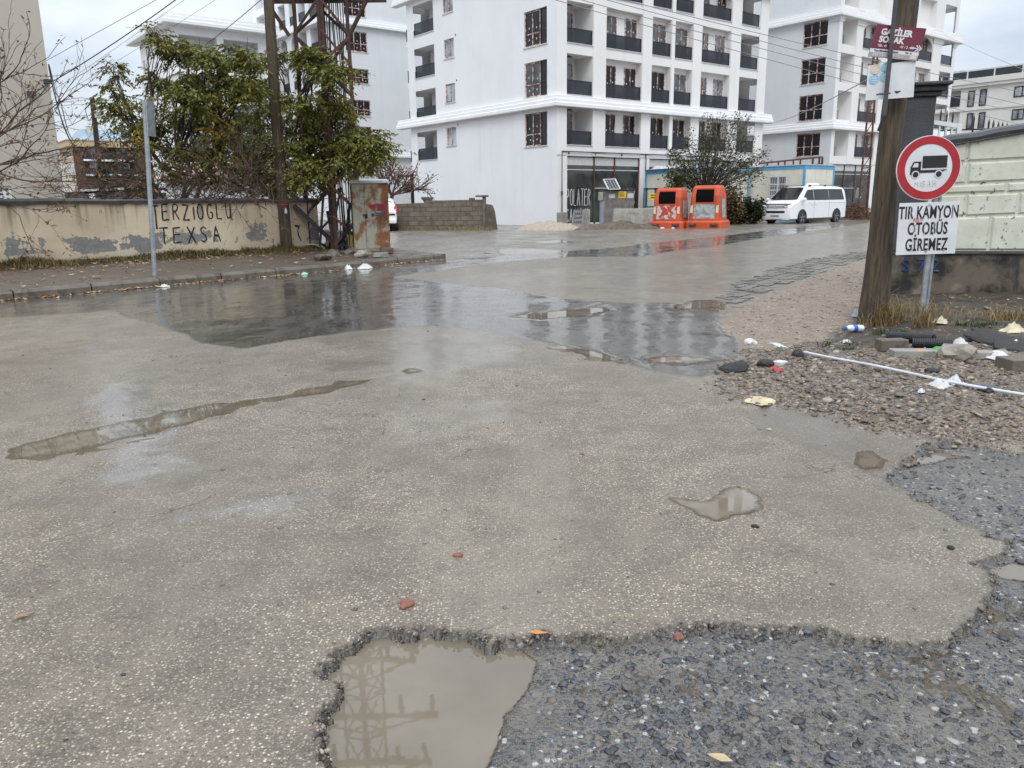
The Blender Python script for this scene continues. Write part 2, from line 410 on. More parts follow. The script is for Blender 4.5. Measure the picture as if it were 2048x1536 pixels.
def sdf(poly, x, y, margin=1.5):
    p = np.array(poly); out = np.full(x.shape, 9.0)
    m = (x > p[:,0].min()-margin)&(x < p[:,0].max()+margin)&(y > p[:,1].min()-margin)&(y < p[:,1].max()+margin)
    X = x[m]; Y = y[m]; d = np.full(X.shape, 1e9); ins = np.zeros(X.shape, bool)
    n = len(p)
    for i in range(n):
        a = p[i]; b = p[(i+1)%n]; e = b-a; l2 = max(e@e, 1e-12)
        t = np.clip(((X-a[0])*e[0]+(Y-a[1])*e[1])/l2, 0, 1)
        d = np.minimum(d, (X-a[0]-t*e[0])**2+(Y-a[1]-t*e[1])**2)
        c = ((a[1] > Y) != (b[1] > Y))
        with np.errstate(divide='ignore', invalid='ignore'):
            xi = (b[0]-a[0])*(Y-a[1])/(b[1]-a[1]+1e-20)+a[0]
        ins ^= c & (X < xi)
    d = np.sqrt(d); d[ins] *= -1; out[m] = d; return out
def gp(pts): return [tuple(G(x, y)[:2]) for x, y in pts]

LOW = gp([(655,1800),(655,1536),(640,1440),(668,1400),(655,1340),(690,1290),(720,1268),(790,1256),(880,1262),(930,1262),(985,1281),(1060,1277),(1150,1269),(1200,1279),(1250,1279),(1300,1262),(1420,1243),(1500,1252),(1600,1250),(1680,1270),(1750,1281),(1820,1290),(1890,1285),(1920,1255),(1960,1215),(1978,1180),(1985,1140),(1950,1125),(1990,1110),(2020,1098),(2020,1080),(1990,1072),(1930,1045),(1870,1015),(1830,990),(1790,965),(1768,955),(1790,930),(1830,902),(1845,885),(1900,880),(2048,905),(2400,950),(3400,1200),(3400,1800)])
STEP = gp([(1480,815),(1515,855),(1570,880),(1620,892),(1680,920),(1768,955),(1790,930),(1830,902),(1845,885),(1800,862),(1700,840),(1560,812)])
GRAV = gp([(1455,728),(1440,770),(1475,806),(1550,812),(1650,830),(1750,858),(1850,885),(2048,905),(2600,960),(3200,900),(3200,560),(1900,590),(1760,600),(1720,640),(1640,680),(1560,690),(1500,700),(1490,722)])
PINK = gp([(1437,648),(1460,672),(1495,698),(1560,700),(1640,690),(1730,640),(1780,600),(1760,520),(1720,530),(1650,545),(1590,577),(1500,606),(1470,622)])
SOIL = gp([(1600,700),(1660,672),(1710,640),(1760,600),(2048,590),(3000,590),(3000,720),(2048,700),(1960,700),(1850,706),(1700,712)])
DARK = gp([(220,622),(330,655),(420,690),(490,698),(580,682),(700,664),(860,654),(960,660),(1060,680),(1130,692),(1220,712),(1290,740),(1400,757),(1455,745),(1497,705),(1475,670),(1437,648),(1440,615),(1400,606),(1250,606),(1180,603),(1130,598),(1000,577),(790,556),(960,528),(1140,514),(1290,513),(1420,497),(1600,468),(1740,447),(1850,432),(1850,428),(1740,440),(1600,455),(1420,478),(1290,490),(1200,498),(1000,512),(885,521),(760,531),(660,543),(400,565),(0,602),(-500,655),(-500,705),(0,637)])
FAR = gp([(885,520),(1000,512),(1200,498),(1290,490),(1420,478),(1600,455),(1740,440),(2000,428),(2000,415),(300,424),(300,470),(760,500)])
PUDDLES = [  # outline in picture, bowl depth
 ([(620,1800),(628,1536),(615,1440),(640,1400),(630,1330),(670,1278),(710,1254),(790,1242),(960,1252),(985,1268),(1040,1270),(1085,1305),(1050,1370),(1010,1415),(1000,1470),(960,1540),(900,1800)], .03, -.0315),
 ([(1940,1128),(1990,1112),(2048,1098),(2120,1100),(2080,1160),(1995,1142)], .02, -.030),
 ([(1325,990),(1400,996),(1440,975),(1465,965),(1510,974),(1535,1000),(1500,1028),(1440,1046),(1380,1032)], .012, -.005),
 ([(1680,922),(1700,897),(1750,890),(1795,918),(1735,946)], .012, -.0155),
 ([(0,897),(200,850),(400,808),(600,778),(780,744),(835,733),(800,752),(640,792),(420,838),(220,888),(0,928)], .0065, -.004),
 ([(980,633),(1100,620),(1210,608),(1245,618),(1200,632),(1080,642)], .016, -.004),
 ([(1320,612),(1400,598),(1470,600),(1450,614),(1340,622)], .016, -.004),
 ([(1265,716),(1330,706),(1420,712),(1470,722),(1380,733),(1290,728)], .014, -.003),
 ([(985,499),(1060,496),(1140,501),(1130,508),(1000,510)], .02, -.003),
 ([(1060,483),(1120,479),(1150,484),(1080,487)], .02, -.003),
 ([(770,742),(830,730),(870,740),(810,752)], .008, -.004),
 ([(1810,905),(1880,892),(1960,905),(1900,918),(1830,918)], .02, -.029),
 ([(1700,830),(1760,820),(1820,832),(1760,845)], .02, .012),
 ([(440,1205),(490,1193),(495,1203),(460,1214)], .006, -.003),
 ([(1120,690),(1200,700),(1270,722),(1230,722),(1150,705)], .012, -.003),
 ([(1560,560),(1650,540),(1660,546),(1590,566)], .015, -.003),
 ([(1430,500),(1700,490),(1740,484),(1720,500),(1500,512)], .012, -.003),
]
NR, NA = 820, 640
rr = 0.95*np.exp(np.linspace(0, math.log(85/0.95), NR)); th = np.radians(np.linspace(-60, 60, NA))
RR, TH = np.meshgrid(rr, th, indexing='ij')
gx = (RR*np.sin(TH)).ravel(); gy = (RR*np.cos(TH)).ravel(); gr = RR.ravel()
def soft(poly, amp, wid, sc=6, s=0):
    d = sdf(poly, gx, gy) + fbm(gx, gy, sc, 4, s)*amp
    return 1-smooth(-wid, wid, d), d
ragged = fbm(gx, gy, 11, 4, 3)*.05 + fbm(gx, gy, 42, 3, 9)*.034
low_d = sdf(LOW, gx, gy) + ragged
a_low = 1-smooth(-.010, .006, low_d)
step_d = sdf(STEP, gx, gy) + ragged
a_step = (1-smooth(-.012, .012, step_d))*(1-a_low)
far_amp = np.clip(gr/10, .3, 2.5)
a_grav = 1-smooth(-.10, .06, sdf(GRAV, gx, gy)+fbm(gx,gy,4,4,5)*.25)
a_pink = 1-smooth(-.03, .03, sdf(PINK, gx, gy)+fbm(gx,gy,5,4,6)*.16)
a_soil = 1-smooth(-.12, .12, sdf(SOIL, gx, gy)+fbm(gx,gy,3.5,4,15)*.3)
a_pink *= (1-a_soil)
a_grav = np.maximum(a_grav*(1-a_pink*.85), 0)
a_dark = 1-smooth(-.012, .012, sdf(DARK, gx, gy)+fbm(gx,gy,3,5,8)*.09)
a_far = np.clip(1-smooth(-.6, .5, sdf(FAR, gx, gy)+fbm(gx,gy,.7,4,2)*.8), 0, 1)*(1-a_dark)
a_far = np.where(gy > 34, np.maximum(a_far, smooth(34, 40, gy)*.9), a_far)
a_dark *= (1-a_pink)*(1-a_grav)
gz = fbm(gx, gy, 1.1, 3, 21)*.010 + fbm(gx, gy, 5, 3, 22)*.004
gz = gz*(1-.0*a_low)
lowfl = -.027 + fbm(gx, gy, 4.5, 3, 31)*.009 + fbm(gx, gy, 30, 2, 32)*.004
gz = gz*(1-a_low) + a_low*lowfl
gz -= a_step*.012
gz += a_dark*.005
def mound(x, y):
    d = sdf(GRAV, x, y); e = sdf(PINK, x, y, .8)
    return .055*smooth(0, -.9, d) + .05*smooth(8.2, 10.2, y)*smooth(3.2, 4.6, x) + .02*smooth(0, -.6, e)
gz += mound(gx, gy) + a_grav*(fbm(gx,gy,7,3,41)*.03+.012) + a_pink*fbm(gx,gy,9,3,42)*.015
pudz = np.full(gx.shape, -9.0)
for P, dep, wl in PUDDLES:
    d = sdf(gp(P), gx, gy, .6) + fbm(gx, gy, 7, 4, 55)*.06*np.clip(gr/6, .4, 2)
    ww = np.clip(gr/40, .05, .35)
    gz -= dep*(1-smooth(-ww, ww*.15, d)) * (a_low if dep == .03 else 1.0)
    pudz = np.maximum(pudz, np.where(d < .10*np.clip(gr/5, 1, 5), wl, -9.0))
pudz = np.where((a_low > .15) & (pudz < -1), -.0312, pudz)
a_film = smooth(.05, .35, fbm(gx, gy, .55, 4, 61)+.12) 
for P, k in [([(150,700),(330,660),(480,700),(700,690),(900,700),(760,790),(420,850),(180,900),(-100,960),(-100,760)], .9),
             ([(200,900),(340,900),(330,1000),(240,1000)], .9), ([(300,1000),(680,970),(680,1040),(320,1050)], .8),
             ([(780,560),(1180,530),(1180,690),(780,690)], .9), ([(1150,515),(1740,460),(1740,520),(1450,600),(1200,620)], .95),
             ([(1480,815),(1768,955),(1845,885),(1560,812)], .8), ([(600,640),(1100,660),(1000,740),(640,740)], .7)]:
    a_film = np.maximum(a_film*.75, k*(1-smooth(-.5, .25, sdf(gp(P), gx, gy)+fbm(gx,gy,1.6,4,71)*.55)))
a_sheen = np.zeros(gx.shape)
for P, k in [([(192,770),(348,745),(360,900),(350,990),(220,990),(198,900)], .95), ([(300,1050),(430,1000),(560,978),(690,968),(700,1015),(560,1042),(430,1052)], .95), ([(760,690),(1010,700),(900,765),(740,775)], .6), ([(560,850),(1000,790),(1010,850),(620,930)], .45), ([(0,700),(190,680),(190,880),(0,930)], .7)]:
    a_sheen = np.maximum(a_sheen, k*(1-smooth(-.10, .07, sdf(gp(P), gx, gy)+fbm(gx,gy,2.6,5,83)*.34)))
a_sheen *= (1-a_low)*(1-a_dark)
idx = np.arange(NR*NA).reshape(NR, NA)
GF = np.stack([idx[:-1,:-1].ravel(), idx[:-1,1:].ravel(), idx[1:,1:].ravel(), idx[1:,:-1].ravel()], 1)
a_lip_shade = np.clip(np.exp(-np.maximum(low_d-.002,0)/.007)*(a_low < .99),0,1)

def mat_road():
    t = NT('wet_road'); v = t.coord((1,1,1))
    low, dark, grav, pink, far, film, stp, edg, soil = [t.attr(k) for k in ('low','dark','grav','pink','far','film','step','edge','soil')]
    big = t.noise(v, .9, 5, .6); mid = t.noise(v, 4.5, 5, .6); fine = t.noise(v, 160, 3, .6); sheen = t.attr('sheen')
    # worn asphalt: pale crushed stone in a dark binder
    def stones(scale):
        x = t.n('TexVoronoi', feature='F1'); x.inputs['Scale'].default_value = scale; t.l(v, x.inputs['Vector'])
        s = t.n('SeparateColor'); t.l(x.outputs['Color'], s.inputs[0])
        return x.outputs['Distance'], s.outputs[0], s.outputs[1]
    vsx = t.coord((1.0,.3,1), rot=(0,0,R_(62)))
    d1, c1, c2 = stones(88)
    d2, e1, e2 = stones(170)
    cream = t.mix(c2, (.38,.315,.225), (.82,.735,.58))
    bind = t.mix(t.ramp(mid,.3,.7), (.108,.088,.066), (.195,.160,.120))
    sel = t.math('MULTIPLY', t.ramp(c1, .52, .62), t.ramp(d1, .50, .34))
    sel = t.math('MULTIPLY', sel, t.ramp(mid, .28, .52, .55, 1.0))
    greys = t.mix(c2, (.135,.112,.086), (.38,.322,.248)); bind = t.mix(t.math('MULTIPLY', t.ramp(c1, .50, .40), t.math('MULTIPLY', t.ramp(d1,.55,.35), .85)), bind, greys)
    up = t.mix(t.math('MULTIPLY', sel, .88), bind, cream)
    up = t.mix(t.math('MULTIPLY', t.ramp(e1,.55,.65), t.ramp(d2,.5,.3)), up, t.mix(e2, (.15,.12,.088), (.38,.325,.25)))
    up = t.mix(t.math('MULTIPLY', t.ramp(big,.40,.64), .50), up, (.15,.125,.096))
    up = t.mix(t.math('MULTIPLY', t.ramp(t.noise(vsx, 1.1, 6, .62),.50,.66), .45), up, (.28,.243,.19))
    up = t.mix(t.math('MULTIPLY', t.ramp(t.noise(v, 60, 2),.62,.70), .6), up, (.055,.047,.038))
    up = t.mix(t.math('MULTIPLY', film, .34), up, (.085,.069,.050))
    vw = t.coord(); wz_ = t.n('TexVoronoi', feature='DISTANCE_TO_EDGE'); wz_.inputs['Scale'].default_value = .62
    wd_ = t.n('VectorMath', operation='ADD'); nz_ = t.n('TexNoise'); nz_.inputs['Scale'].default_value = 2.6; nz_.inputs['Detail'].default_value = 5; t.l(vw, nz_.inputs['Vector']); t.l(vw, wd_.inputs[0]); t.l(nz_.outputs['Color'], wd_.inputs[1]); t.l(wd_.outputs[0], wz_.inputs['Vector'])
    crk = t.math('MULTIPLY', t.ramp(wz_.outputs['Distance'], .0015, .006, 1.0, 0.0), t.ramp(t.noise(v, .8, 3), .50, .58))
    up = t.mix(t.math('MULTIPLY', crk, .75), up, (.035,.028,.021))
    up = t.mix(t.math('MULTIPLY', edg, .9), up, (.030,.025,.020))  # shadow edge of the broken lip put into the asphalt colour
    up = t.mix(t.math('MULTIPLY', stp, .45), up, (.14,.122,.10))
    # smooth dark patch
    vs = t.coord((1.0,.35,1), rot=(0,0,R_(40)))
    stz = t.noise(vs, 3.2, 6, .62)
    dk = t.mix(t.ramp(stz,.3,.7), (.046,.043,.038), (.092,.084,.072))
    dk = t.mix(t.math('MULTIPLY', t.ramp(e1,.7,.8), t.ramp(d2,.45,.3)), dk, (.16,.15,.13))
    # far, muddy, driven-over
    fr = t.mix(t.ramp(t.noise(vs, 1.3, 7, .65),.3,.7), (.13,.112,.092), (.21,.185,.15))
    # rubble and pink grit
    gv = t.mix(t.ramp(mid,.3,.7), (.115,.09,.066), (.21,.165,.122))
    gv = t.mix(t.ramp(t.noise(v, 1.4, 4),.48,.62), gv, (.10,.088,.075))
    g1, g2, g3 = stones(45)
    gv = t.mix(t.ramp(g1,.6,.7), gv, t.mix(g3, (.15,.11,.08), (.36,.30,.24)))
    pk = t.mix(g3, (.19,.145,.11), (.34,.275,.215)); pk = t.mix(t.ramp(mid,.35,.7), pk, (.22,.165,.12))
    # stripped base course: dark stones bedded in mud
    h1, h2, h3 = stones(62)
    lo = t.mix(h3, (.025,.028,.033), (.085,.09,.10)); lo = t.mix(t.ramp(h2,.90,.94), lo, (.36,.36,.34))
    mud = t.mix(t.ramp(mid,.3,.7), (.080,.068,.052), (.145,.125,.10))
    lo = t.mix(t.math('MAXIMUM', t.ramp(h1,.40,.58), t.math('MULTIPLY', t.ramp(t.noise(v,2.4,6,.65),.47,.60), .85)), lo, mud); lo = t.mix(t.math('MULTIPLY', t.ramp(e1,.6,.7), t.ramp(d2,.5,.3)), lo, (.16,.15,.135))
    c = t.mix(dark, up, dk); c = t.mix(far, c, fr); c = t.mix(pink, c, pk); c = t.mix(grav, c, gv); c = t.mix(low, c, lo)
    c = t.mix(soil, c, t.mix(t.ramp(mid,.3,.7), (.030,.024,.018), (.085,.066,.046)))
    t.base(c)
    r = t.ramp(big,.3,.7,.46,.34)
    r = t.mix(film, r, .11, 'FLOAT')
    r = t.mix(dark, r, t.ramp(stz,.35,.65,.08,.20), 'FLOAT'); r = t.mix(far, r, t.ramp(t.noise(v,.8,5),.4,.6,.22,.5), 'FLOAT')
    r = t.mix(pink, r, .65, 'FLOAT'); r = t.mix(grav, r, .5, 'FLOAT'); r = t.mix(low, r, .26, 'FLOAT')
    t.rough(t.math('ADD', r, .12)); t.p.inputs['Specular IOR Level'].default_value = .4
    hs = t.math('MULTIPLY', t.math('SUBTRACT', 1.0, t.math('MULTIPLY', film, .75)), t.math('SUBTRACT', 1.0, t.math('MULTIPLY', dark, .93)))
    hs = t.math('MULTIPLY', hs, t.math('SUBTRACT', 1.0, t.math('MULTIPLY', far, .8)))
    h = t.math('ADD', t.math('MULTIPLY', t.ramp(d1,.1,.55,1,0), .8), t.math('MULTIPLY', fine, .4))
    b1 = t.bump(h, t.math('ADD', t.math('MULTIPLY', hs, .9), .02), .007)
    glz = t.ramp(t.noise(v, 3.2, 6, .62), .38, .60); cw = t.math('ADD', .14, t.math('MULTIPLY', film, t.math('ADD', .45, t.math('MULTIPLY', glz, .5)))); cw = t.mix(dark, cw, .78, 'FLOAT'); cw = t.mix(far, cw, t.ramp(t.noise(v,.8,5),.36,.6,.85,.3), 'FLOAT'); cw = t.mix(low, cw, .4, 'FLOAT')
    cw = t.mix(grav, cw, .12, 'FLOAT'); cw = t.mix(pink, cw, .05, 'FLOAT'); cw = t.mix(soil, cw, .1, 'FLOAT')
    cw = t.mix(sheen, cw, 1.0, 'FLOAT'); t.set(t.p.inputs['Coat Weight'], cw); t.p.inputs['Coat IOR'].default_value = 1.48
    crg = t.mix(film, t.ramp(mid,.3,.7,.30,.20), t.ramp(mid,.3,.7,.05,.14), 'FLOAT'); crg = t.mix(dark, crg, t.ramp(stz,.35,.65,.04,.13), 'FLOAT'); crg = t.mix(sheen, crg, .07, 'FLOAT'); t.set(t.p.inputs['Coat Roughness'], crg)
    cb = t.bump(t.math('ADD', t.math('MULTIPLY', h, .5), t.noise(v, 20, 4)), t.math('MULTIPLY', t.math('ADD', .03, t.math('MULTIPLY', hs, .16)), t.math('SUBTRACT', 1.0, t.math('MULTIPLY', sheen, .6))), .005); t.l(cb, t.p.inputs['Coat Normal'])
    t.nrm(t.bump(t.math('ADD', mid, t.math('MULTIPLY', grav, t.noise(v, 26, 3))), t.math('ADD', .05, t.math('MULTIPLY', grav, .7)), .02, b1))
    return t.m
M['road'] = mat_road()
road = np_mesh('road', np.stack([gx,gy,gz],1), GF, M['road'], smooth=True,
    cols={'low':a_low,'dark':a_dark,'grav':a_grav,'pink':a_pink,'far':a_far,'film':a_film,'step':a_step,'edge':a_lip_shade,'soil':a_soil,'sheen':a_sheen})
kind(road, 'structure')
def GZ(x, y):
    """ground height at a point"""
    r = math.hypot(x, y); a = math.atan2(x, y)
    i = int(round((NR-1)*math.log(max(r,.951)/.95)/math.log(85/.95))); j = int(round((a-th[0])/(th[-1]-th[0])*(NA-1)))
    i = min(max(i,0),NR-1); j = min(max(j,0),NA-1); return float(gz[i*NA+j])
def GS(px, py):
    """picture point laid on the modelled ground"""
    p = G(px, py)
    for _ in range(4): p = G(px, py, GZ(p.x, p.y))
    return p
# standing water
wz = pudz; ok = (wz > -1) & (wz > gz-.004)
fok = ok[GF].all(axis=1) & ((wz[GF].max(1)-wz[GF].min(1)) < 1e-4)
used = np.unique(GF[fok]); remap = np.full(NR*NA, -1); remap[used] = np.arange(len(used))
def mat_water():
    t = NT('muddy_water'); v = t.coord()
    n = t.noise(v, 2.5, 4)
    dp = t.attr('depth'); st_ = t.n('TexVoronoi', feature='F1'); st_.inputs['Scale'].default_value = 70; t.l(v, st_.inputs['Vector'])
    t.base(t.mix(t.ramp(n,.3,.7), (.155,.128,.094), (.20,.168,.126))); t.rough(.02)
    dd = t.math('ADD', t.math('ADD', dp, t.math('MULTIPLY', t.math('SUBTRACT', t.noise(v, 13, 5), .5), .0045)), t.math('MULTIPLY', st_.outputs['Distance'], .004))
    tr_ = t.n('BsdfTransparent'); tr_.inputs[0].default_value = (.80,.76,.70,1); ms_ = t.n('MixShader'); t.l(t.ramp(dd, .0004, .0085, .0, 1.0), ms_.inputs[0]); t.l(tr_.outputs[0], ms_.inputs[1]); t.l(t.p.outputs[0], ms_.inputs[2]); t.l(ms_.outputs[0], t.out.inputs[0])
    t.p.inputs['IOR'].default_value = 1.33; t.p.inputs['Specular IOR Level'].default_value = .85
    t.nrm(t.bump(t.noise(v, 9, 2), .05, .004)); return t.m
M['water'] = mat_water()
water = np_mesh('water', np.stack([gx[used],gy[used],wz[used]],1), remap[GF[fok]], M['water'], smooth=True, cols={'depth': (wz-gz)[used]}); kind(water, 'structure')
# the wide ground all round
mb = MB(); mb.quad((-700,-700,-.11),(700,-700,-.11),(700,700,-.11),(-700,700,-.11))
kind(mb.build('ground', pm('far_ground', (.19,.168,.14), .6, .25, .3)), 'structure')

# stones: loose rubble on the right, bedded stones of the stripped base course
def rocks(name, pts, rad, mats, flat, seed):
    q = np.random.default_rng(seed); n = len(pts)
    iv = np.array(ICO_V); ifc = np.array(ICO_F)
    # a rougher, cheaper rock: 12-vertex icosahedron
    bm = bmesh.new(); bmesh.ops.create_icosphere(bm, subdivisions=0 if False else 1, radius=1); bm.free()
    t = (1+5**.5)/2; b = np.array([(-1,t,0),(1,t,0),(-1,-t,0),(1,-t,0),(0,-1,t),(0,1,t),(0,-1,-t),(0,1,-t),(t,0,-1),(t,0,1),(-t,0,-1),(-t,0,1)])/math.hypot(1,t)
    f = np.array([(0,11,5),(0,5,1),(0,1,7),(0,7,10),(0,10,11),(1,5,9),(5,11,4),(11,10,2),(10,7,6),(7,1,8),(3,9,4),(3,4,2),(3,2,6),(3,6,8),(3,8,9),(4,9,5),(2,4,11),(6,2,10),(8,6,7),(9,8,1)])
    V = b[None]*q.uniform(.72,1.18,(n,12,1))*np.stack([q.uniform(.75,1.35,n),q.uniform(.7,1.1,n),flat*q.uniform(.7,1.3,n)],1)[:,None,:]*rad[:,None,None]
    a = q.uniform(0,6.283,n); ca, sa = np.cos(a)[:,None], np.sin(a)[:,None]
    X = V[:,:,0]*ca-V[:,:,1]*sa; Y = V[:,:,0]*sa+V[:,:,1]*ca
    tl = q.normal(0,.25,(n,1)); Z = V[:,:,2]+X*tl
    V = np.stack([X,Y,Z],2)+pts[:,None,:]
    F = (f[None]+(np.arange(n)*12)[:,None,None]).reshape(-1,3)
    mi = np.repeat(q.choice(len(mats), n, p=np.array([m[1] for m in mats])), 20)
    return kind(np_mesh(name, V.reshape(-1,3), F, [m[0] for m in mats], midx=mi), 'stuff')
def stone(name, c, rough=.35): return pm(name, c, rough, .22, 30, .2, 120)
ST = [stone('stone_tan', (.19,.142,.098)), stone('stone_brown', (.115,.08,.058)), stone('stone_grey', (.13,.113,.096)), stone('stone_pale', (.31,.26,.205)), stone('stone_dark', (.040,.041,.044), .25), stone('stone_blue', (.072,.077,.085), .25), stone('stone_white', (.34,.33,.31))]
def scatter(mask, n, seed, jit=True):
    q = np.random.default_rng(seed)
    # area-weighted choice on the polar mesh: cell area grows as r^2, wanted density about r^-1.3
    wgt = mask*gr**.75; i = q.choice(len(gx), n, p=wgt/wgt.sum())
    k = gr[i]
    return np.stack([gx[i]+q.normal(0,.004,n)*k, gy[i]+q.normal(0,.006,n)*k, gz[i]], 1), k, q
inview = (np.abs(gx) < gy*.75+.6)
p_, k_, q_ = scatter(a_grav*(1-a_soil*.9)*inview*(gr < 12), 24000, 5)
rocks('rubble', p_, q_.gamma(1.6, .0054, len(p_)).clip(.003,.05)*np.clip(k_/6,.7,1.25), [(ST[0],.30),(ST[1],.32),(ST[2],.26),(ST[3],.12)], .45, 6)
p_, k_, q_ = scatter(a_pink*inview, 3000, 7)
rocks('grit', p_, q_.gamma(1.6, .0045, len(p_)).clip(.003,.03)*np.clip(k_/8,.7,1.3), [(ST[0],.25),(ST[3],.75)], .5, 8)
dens = smooth(.02, .35, gx + fbm(gx,gy,3,3,77)*.3 + .02*0)
p_, k_, q_ = scatter(a_low*inview*np.clip(dens,.02,1)*(gr < 6.5), 22000, 9)
p_[:,2] = np.maximum(p_[:,2], -.0345)-.0012
rocks('aggregate', p_, (q_.gamma(1.3, .0040, len(p_))).clip(.002,.022), [(ST[4],.50),(ST[5],.30),(ST[2],.17),(ST[6],.03)], .24, 10)
ed = np.exp(-((low_d+.018)/.028)**2)*inview*(gr < 6)
p_, k_, q_ = scatter(np.exp(-((low_d-.002)/.011)**2)*inview*(gr < 6), 4200, 17); p_[:,2] += q_.uniform(-.006,-.001,len(p_))
rocks('broken_edge', p_, q_.gamma(1.6, .0024, len(p_)).clip(.0015,.009), [(ST[2],.40),(ST[1],.26),(ST[4],.10),(ST[3],.24)], .8, 18)
p_, k_, q_ = scatter(ed, 1600, 12); p_[:,2] -= .003
rocks('crumbled_edge', p_, q_.gamma(1.8, .0026, len(p_)).clip(.002,.011), [(ST[2],.44),(ST[1],.3),(ST[4],.10),(ST[3],.16)], .55, 13)
p_, k_, q_ = scatter((1-a_low)*(1-a_grav)*(1-a_dark)*(1-a_pink)*inview*(gr < 9), 500, 14)
rocks('loose_chips', p_, q_.gamma(2.2, .0028, len(p_)).clip(.003,.014), [(ST[2],.4),(ST[1],.2),(ST[4],.2),(ST[3],.2)], .6, 15)

# ---- kerb, pavement and verge on the left
KA, KB = G(-1400, 755), G(884, 520)                       # foot of the kerb
kp = [G(-900,690), G(-400,643), G(0,602), G(330,572), G(660,543), G(760,531), G(884,520)]
kp = [Vector((p.x, p.y, 0)) for p in kp]
def poly_at(pts, s):
    for a, b in zip(pts, pts[1:]):
        l = (b-a).length
        if s <= l: return a+(b-a)*(s/l), (b-a).normalized()
        s -= l
    return pts[-1].copy(), (pts[-1]-pts[-2]).normalized()
def plen(pts): return sum((b-a).length for a, b in zip(pts, pts[1:]))
def left_of(d): return Vector((-d.y, d.x, 0))
kl = plen(kp); mb = MB(); s = 0
while s < kl-.1:
    e = min(s+1.18, kl); a, d = poly_at(kp, s+.012); b, _ = poly_at(kp, e-.012)
    n = left_of((b-a).normalized()); w_ = .16; dz = random.uniform(-.006,.006); sh = n*random.uniform(-.008,.008)
    a = a+sh; b = b+sh
    prof = [(0,-.05),(.0,.10),(.035,.15+dz),(w_,.155+dz),(w_,-.05)]
    vs = [tuple(p + n*o + Vector((0,0,z))) for p in (a,b) for o, z in prof]
    k = len(prof); mb.add(vs, [tuple(range(k)), tuple(range(2*k-1,k-1,-1))]+[(i,(i+1)%k,(i+1)%k+k,i+k) for i in range(k)])
    s = e
# return of the kerb round the end
a = kp[-1]; d = (kp[-1]-kp[-2]).normalized(); n = left_of(d)
mb.box(0,0,0,0,0,0) if False else None
mb.bar(a+d*.10+n*.05+Vector((0,0,.04)), a+d*.22+n*1.5+Vector((0,0,.04)), .16, .2)
kind(mb.build('kerb', M['kerb']), 'structure')
# wall line (front face foot) for the rendered wall
WA, WB = G(0,535,.30), G(640,496,.30)
wd = (WB-WA).normalized(); W0 = WA - wd*9.0
def mat_pavers():
    t = NT('pavement_blocks'); v = t.coord((1,1,1), rot=(0,0,R_(-48)))
    b = t.n('TexBrick'); b.inputs['Scale'].default_value = 1.0; b.inputs['Brick Width'].default_value=.21; b.inputs['Row Height'].default_value=.11
    b.inputs['Mortar Size'].default_value=.008; b.inputs['Color1'].default_value=(.13,.098,.074,1); b.inputs['Color2'].default_value=(.10,.078,.06,1); b.inputs['Mortar'].default_value=(.05,.042,.03,1)
    t.l(v, b.inputs['Vector']); n = t.noise(v, 2.2, 6)
    t.base(t.mix(t.ramp(n,.48,.62), b.outputs['Color'], (.10,.078,.055))); t.rough(t.ramp(n,.3,.7,.35,.7)); t.nrm(t.bump(b.outputs['Fac'], -.4, .01)); return t.m
M['pavers'] = mat_pavers()
mb = MB(); segs = 40; rows = []
for i in range(segs+1):
    p, d = poly_at(kp, kl*i/segs); n = left_of(d)
    a = p + n*.165 + Vector((0,0,.145)); q = W0 + wd*max(0, min((p-W0).dot(wd), (WB-W0).length+3.5)); b = Vector((q.x, q.y, .30))
    rows.append([a.lerp(b, t) for t in (0,.35,.7,1.0)]+[Vector((b.x,b.y,.3))+n*.1])
for i in range(segs):
    for j in range(4): mb.quad(rows[i][j], rows[i+1][j], rows[i+1][j+1], rows[i][j+1])
kind(mb.build('pavement', M['pavers']), 'structure')
# the yard behind the wall
mb = MB(); nW = left_of(wd)
a = W0-wd*6+nW*.2; b = WB+nW*.2
mb.quad((a.x,a.y,.28),(b.x,b.y,.28),(b.x+nW.x*9,b.y+nW.y*9,.24),(a.x+nW.x*30,a.y+nW.y*30,.28))
kind(mb.build('yard', pm('yard_soil', (.10,.085,.06), .9, .3, 2, .4, 30)), 'structure')

# grass blades as one mesh
def blades(name, pts, hts, mat, seed, wid=.006, lean=.5):
    q = np.random.default_rng(seed); n = len(pts); a = q.uniform(0,6.283,n); l = q.uniform(.1,1,n)*lean*hts
    b = q.uniform(0,6.283,n)
    dx, dy = np.cos(a), np.sin(a); wx, wy = np.cos(b)*wid, np.sin(b)*wid
    P = pts; V = np.zeros((n,5,3))
    V[:,0] = P+np.stack([-wx,-wy,0*wx],1); V[:,1] = P+np.stack([wx,wy,0*wx],1)
    mid = P+np.stack([dx*l*.3,dy*l*.3,hts*.6],1)
    V[:,2] = mid+np.stack([wx*.8,wy*.8,0*wx],1); V[:,3] = mid-np.stack([wx*.8,wy*.8,0*wx],1)
    V[:,4] = P+np.stack([dx*l,dy*l,hts*q.uniform(.55,1.0,n)],1)
    V = V.reshape(-1,3); o = np.arange(n)*5
    F = np.concatenate([np.stack([o,o+1,o+2],1),np.stack([o,o+2,o+3],1),np.stack([o+3,o+2,o+4],1)])
    return kind(np_mesh(name, V, F, mat), 'stuff')
q = np.random.default_rng(21); n = 15000
t_ = q.uniform(0,1,n); L_ = (WB-W0).length+.2; off = np.abs(q.normal(0,.30,n)); clump = fbm(t_*L_, off, 1.6, 3, 5)
hh = np.clip((.17+.20*clump)*np.exp(-off*1.1)*q.uniform(.5,1.2,n), .03, .4)
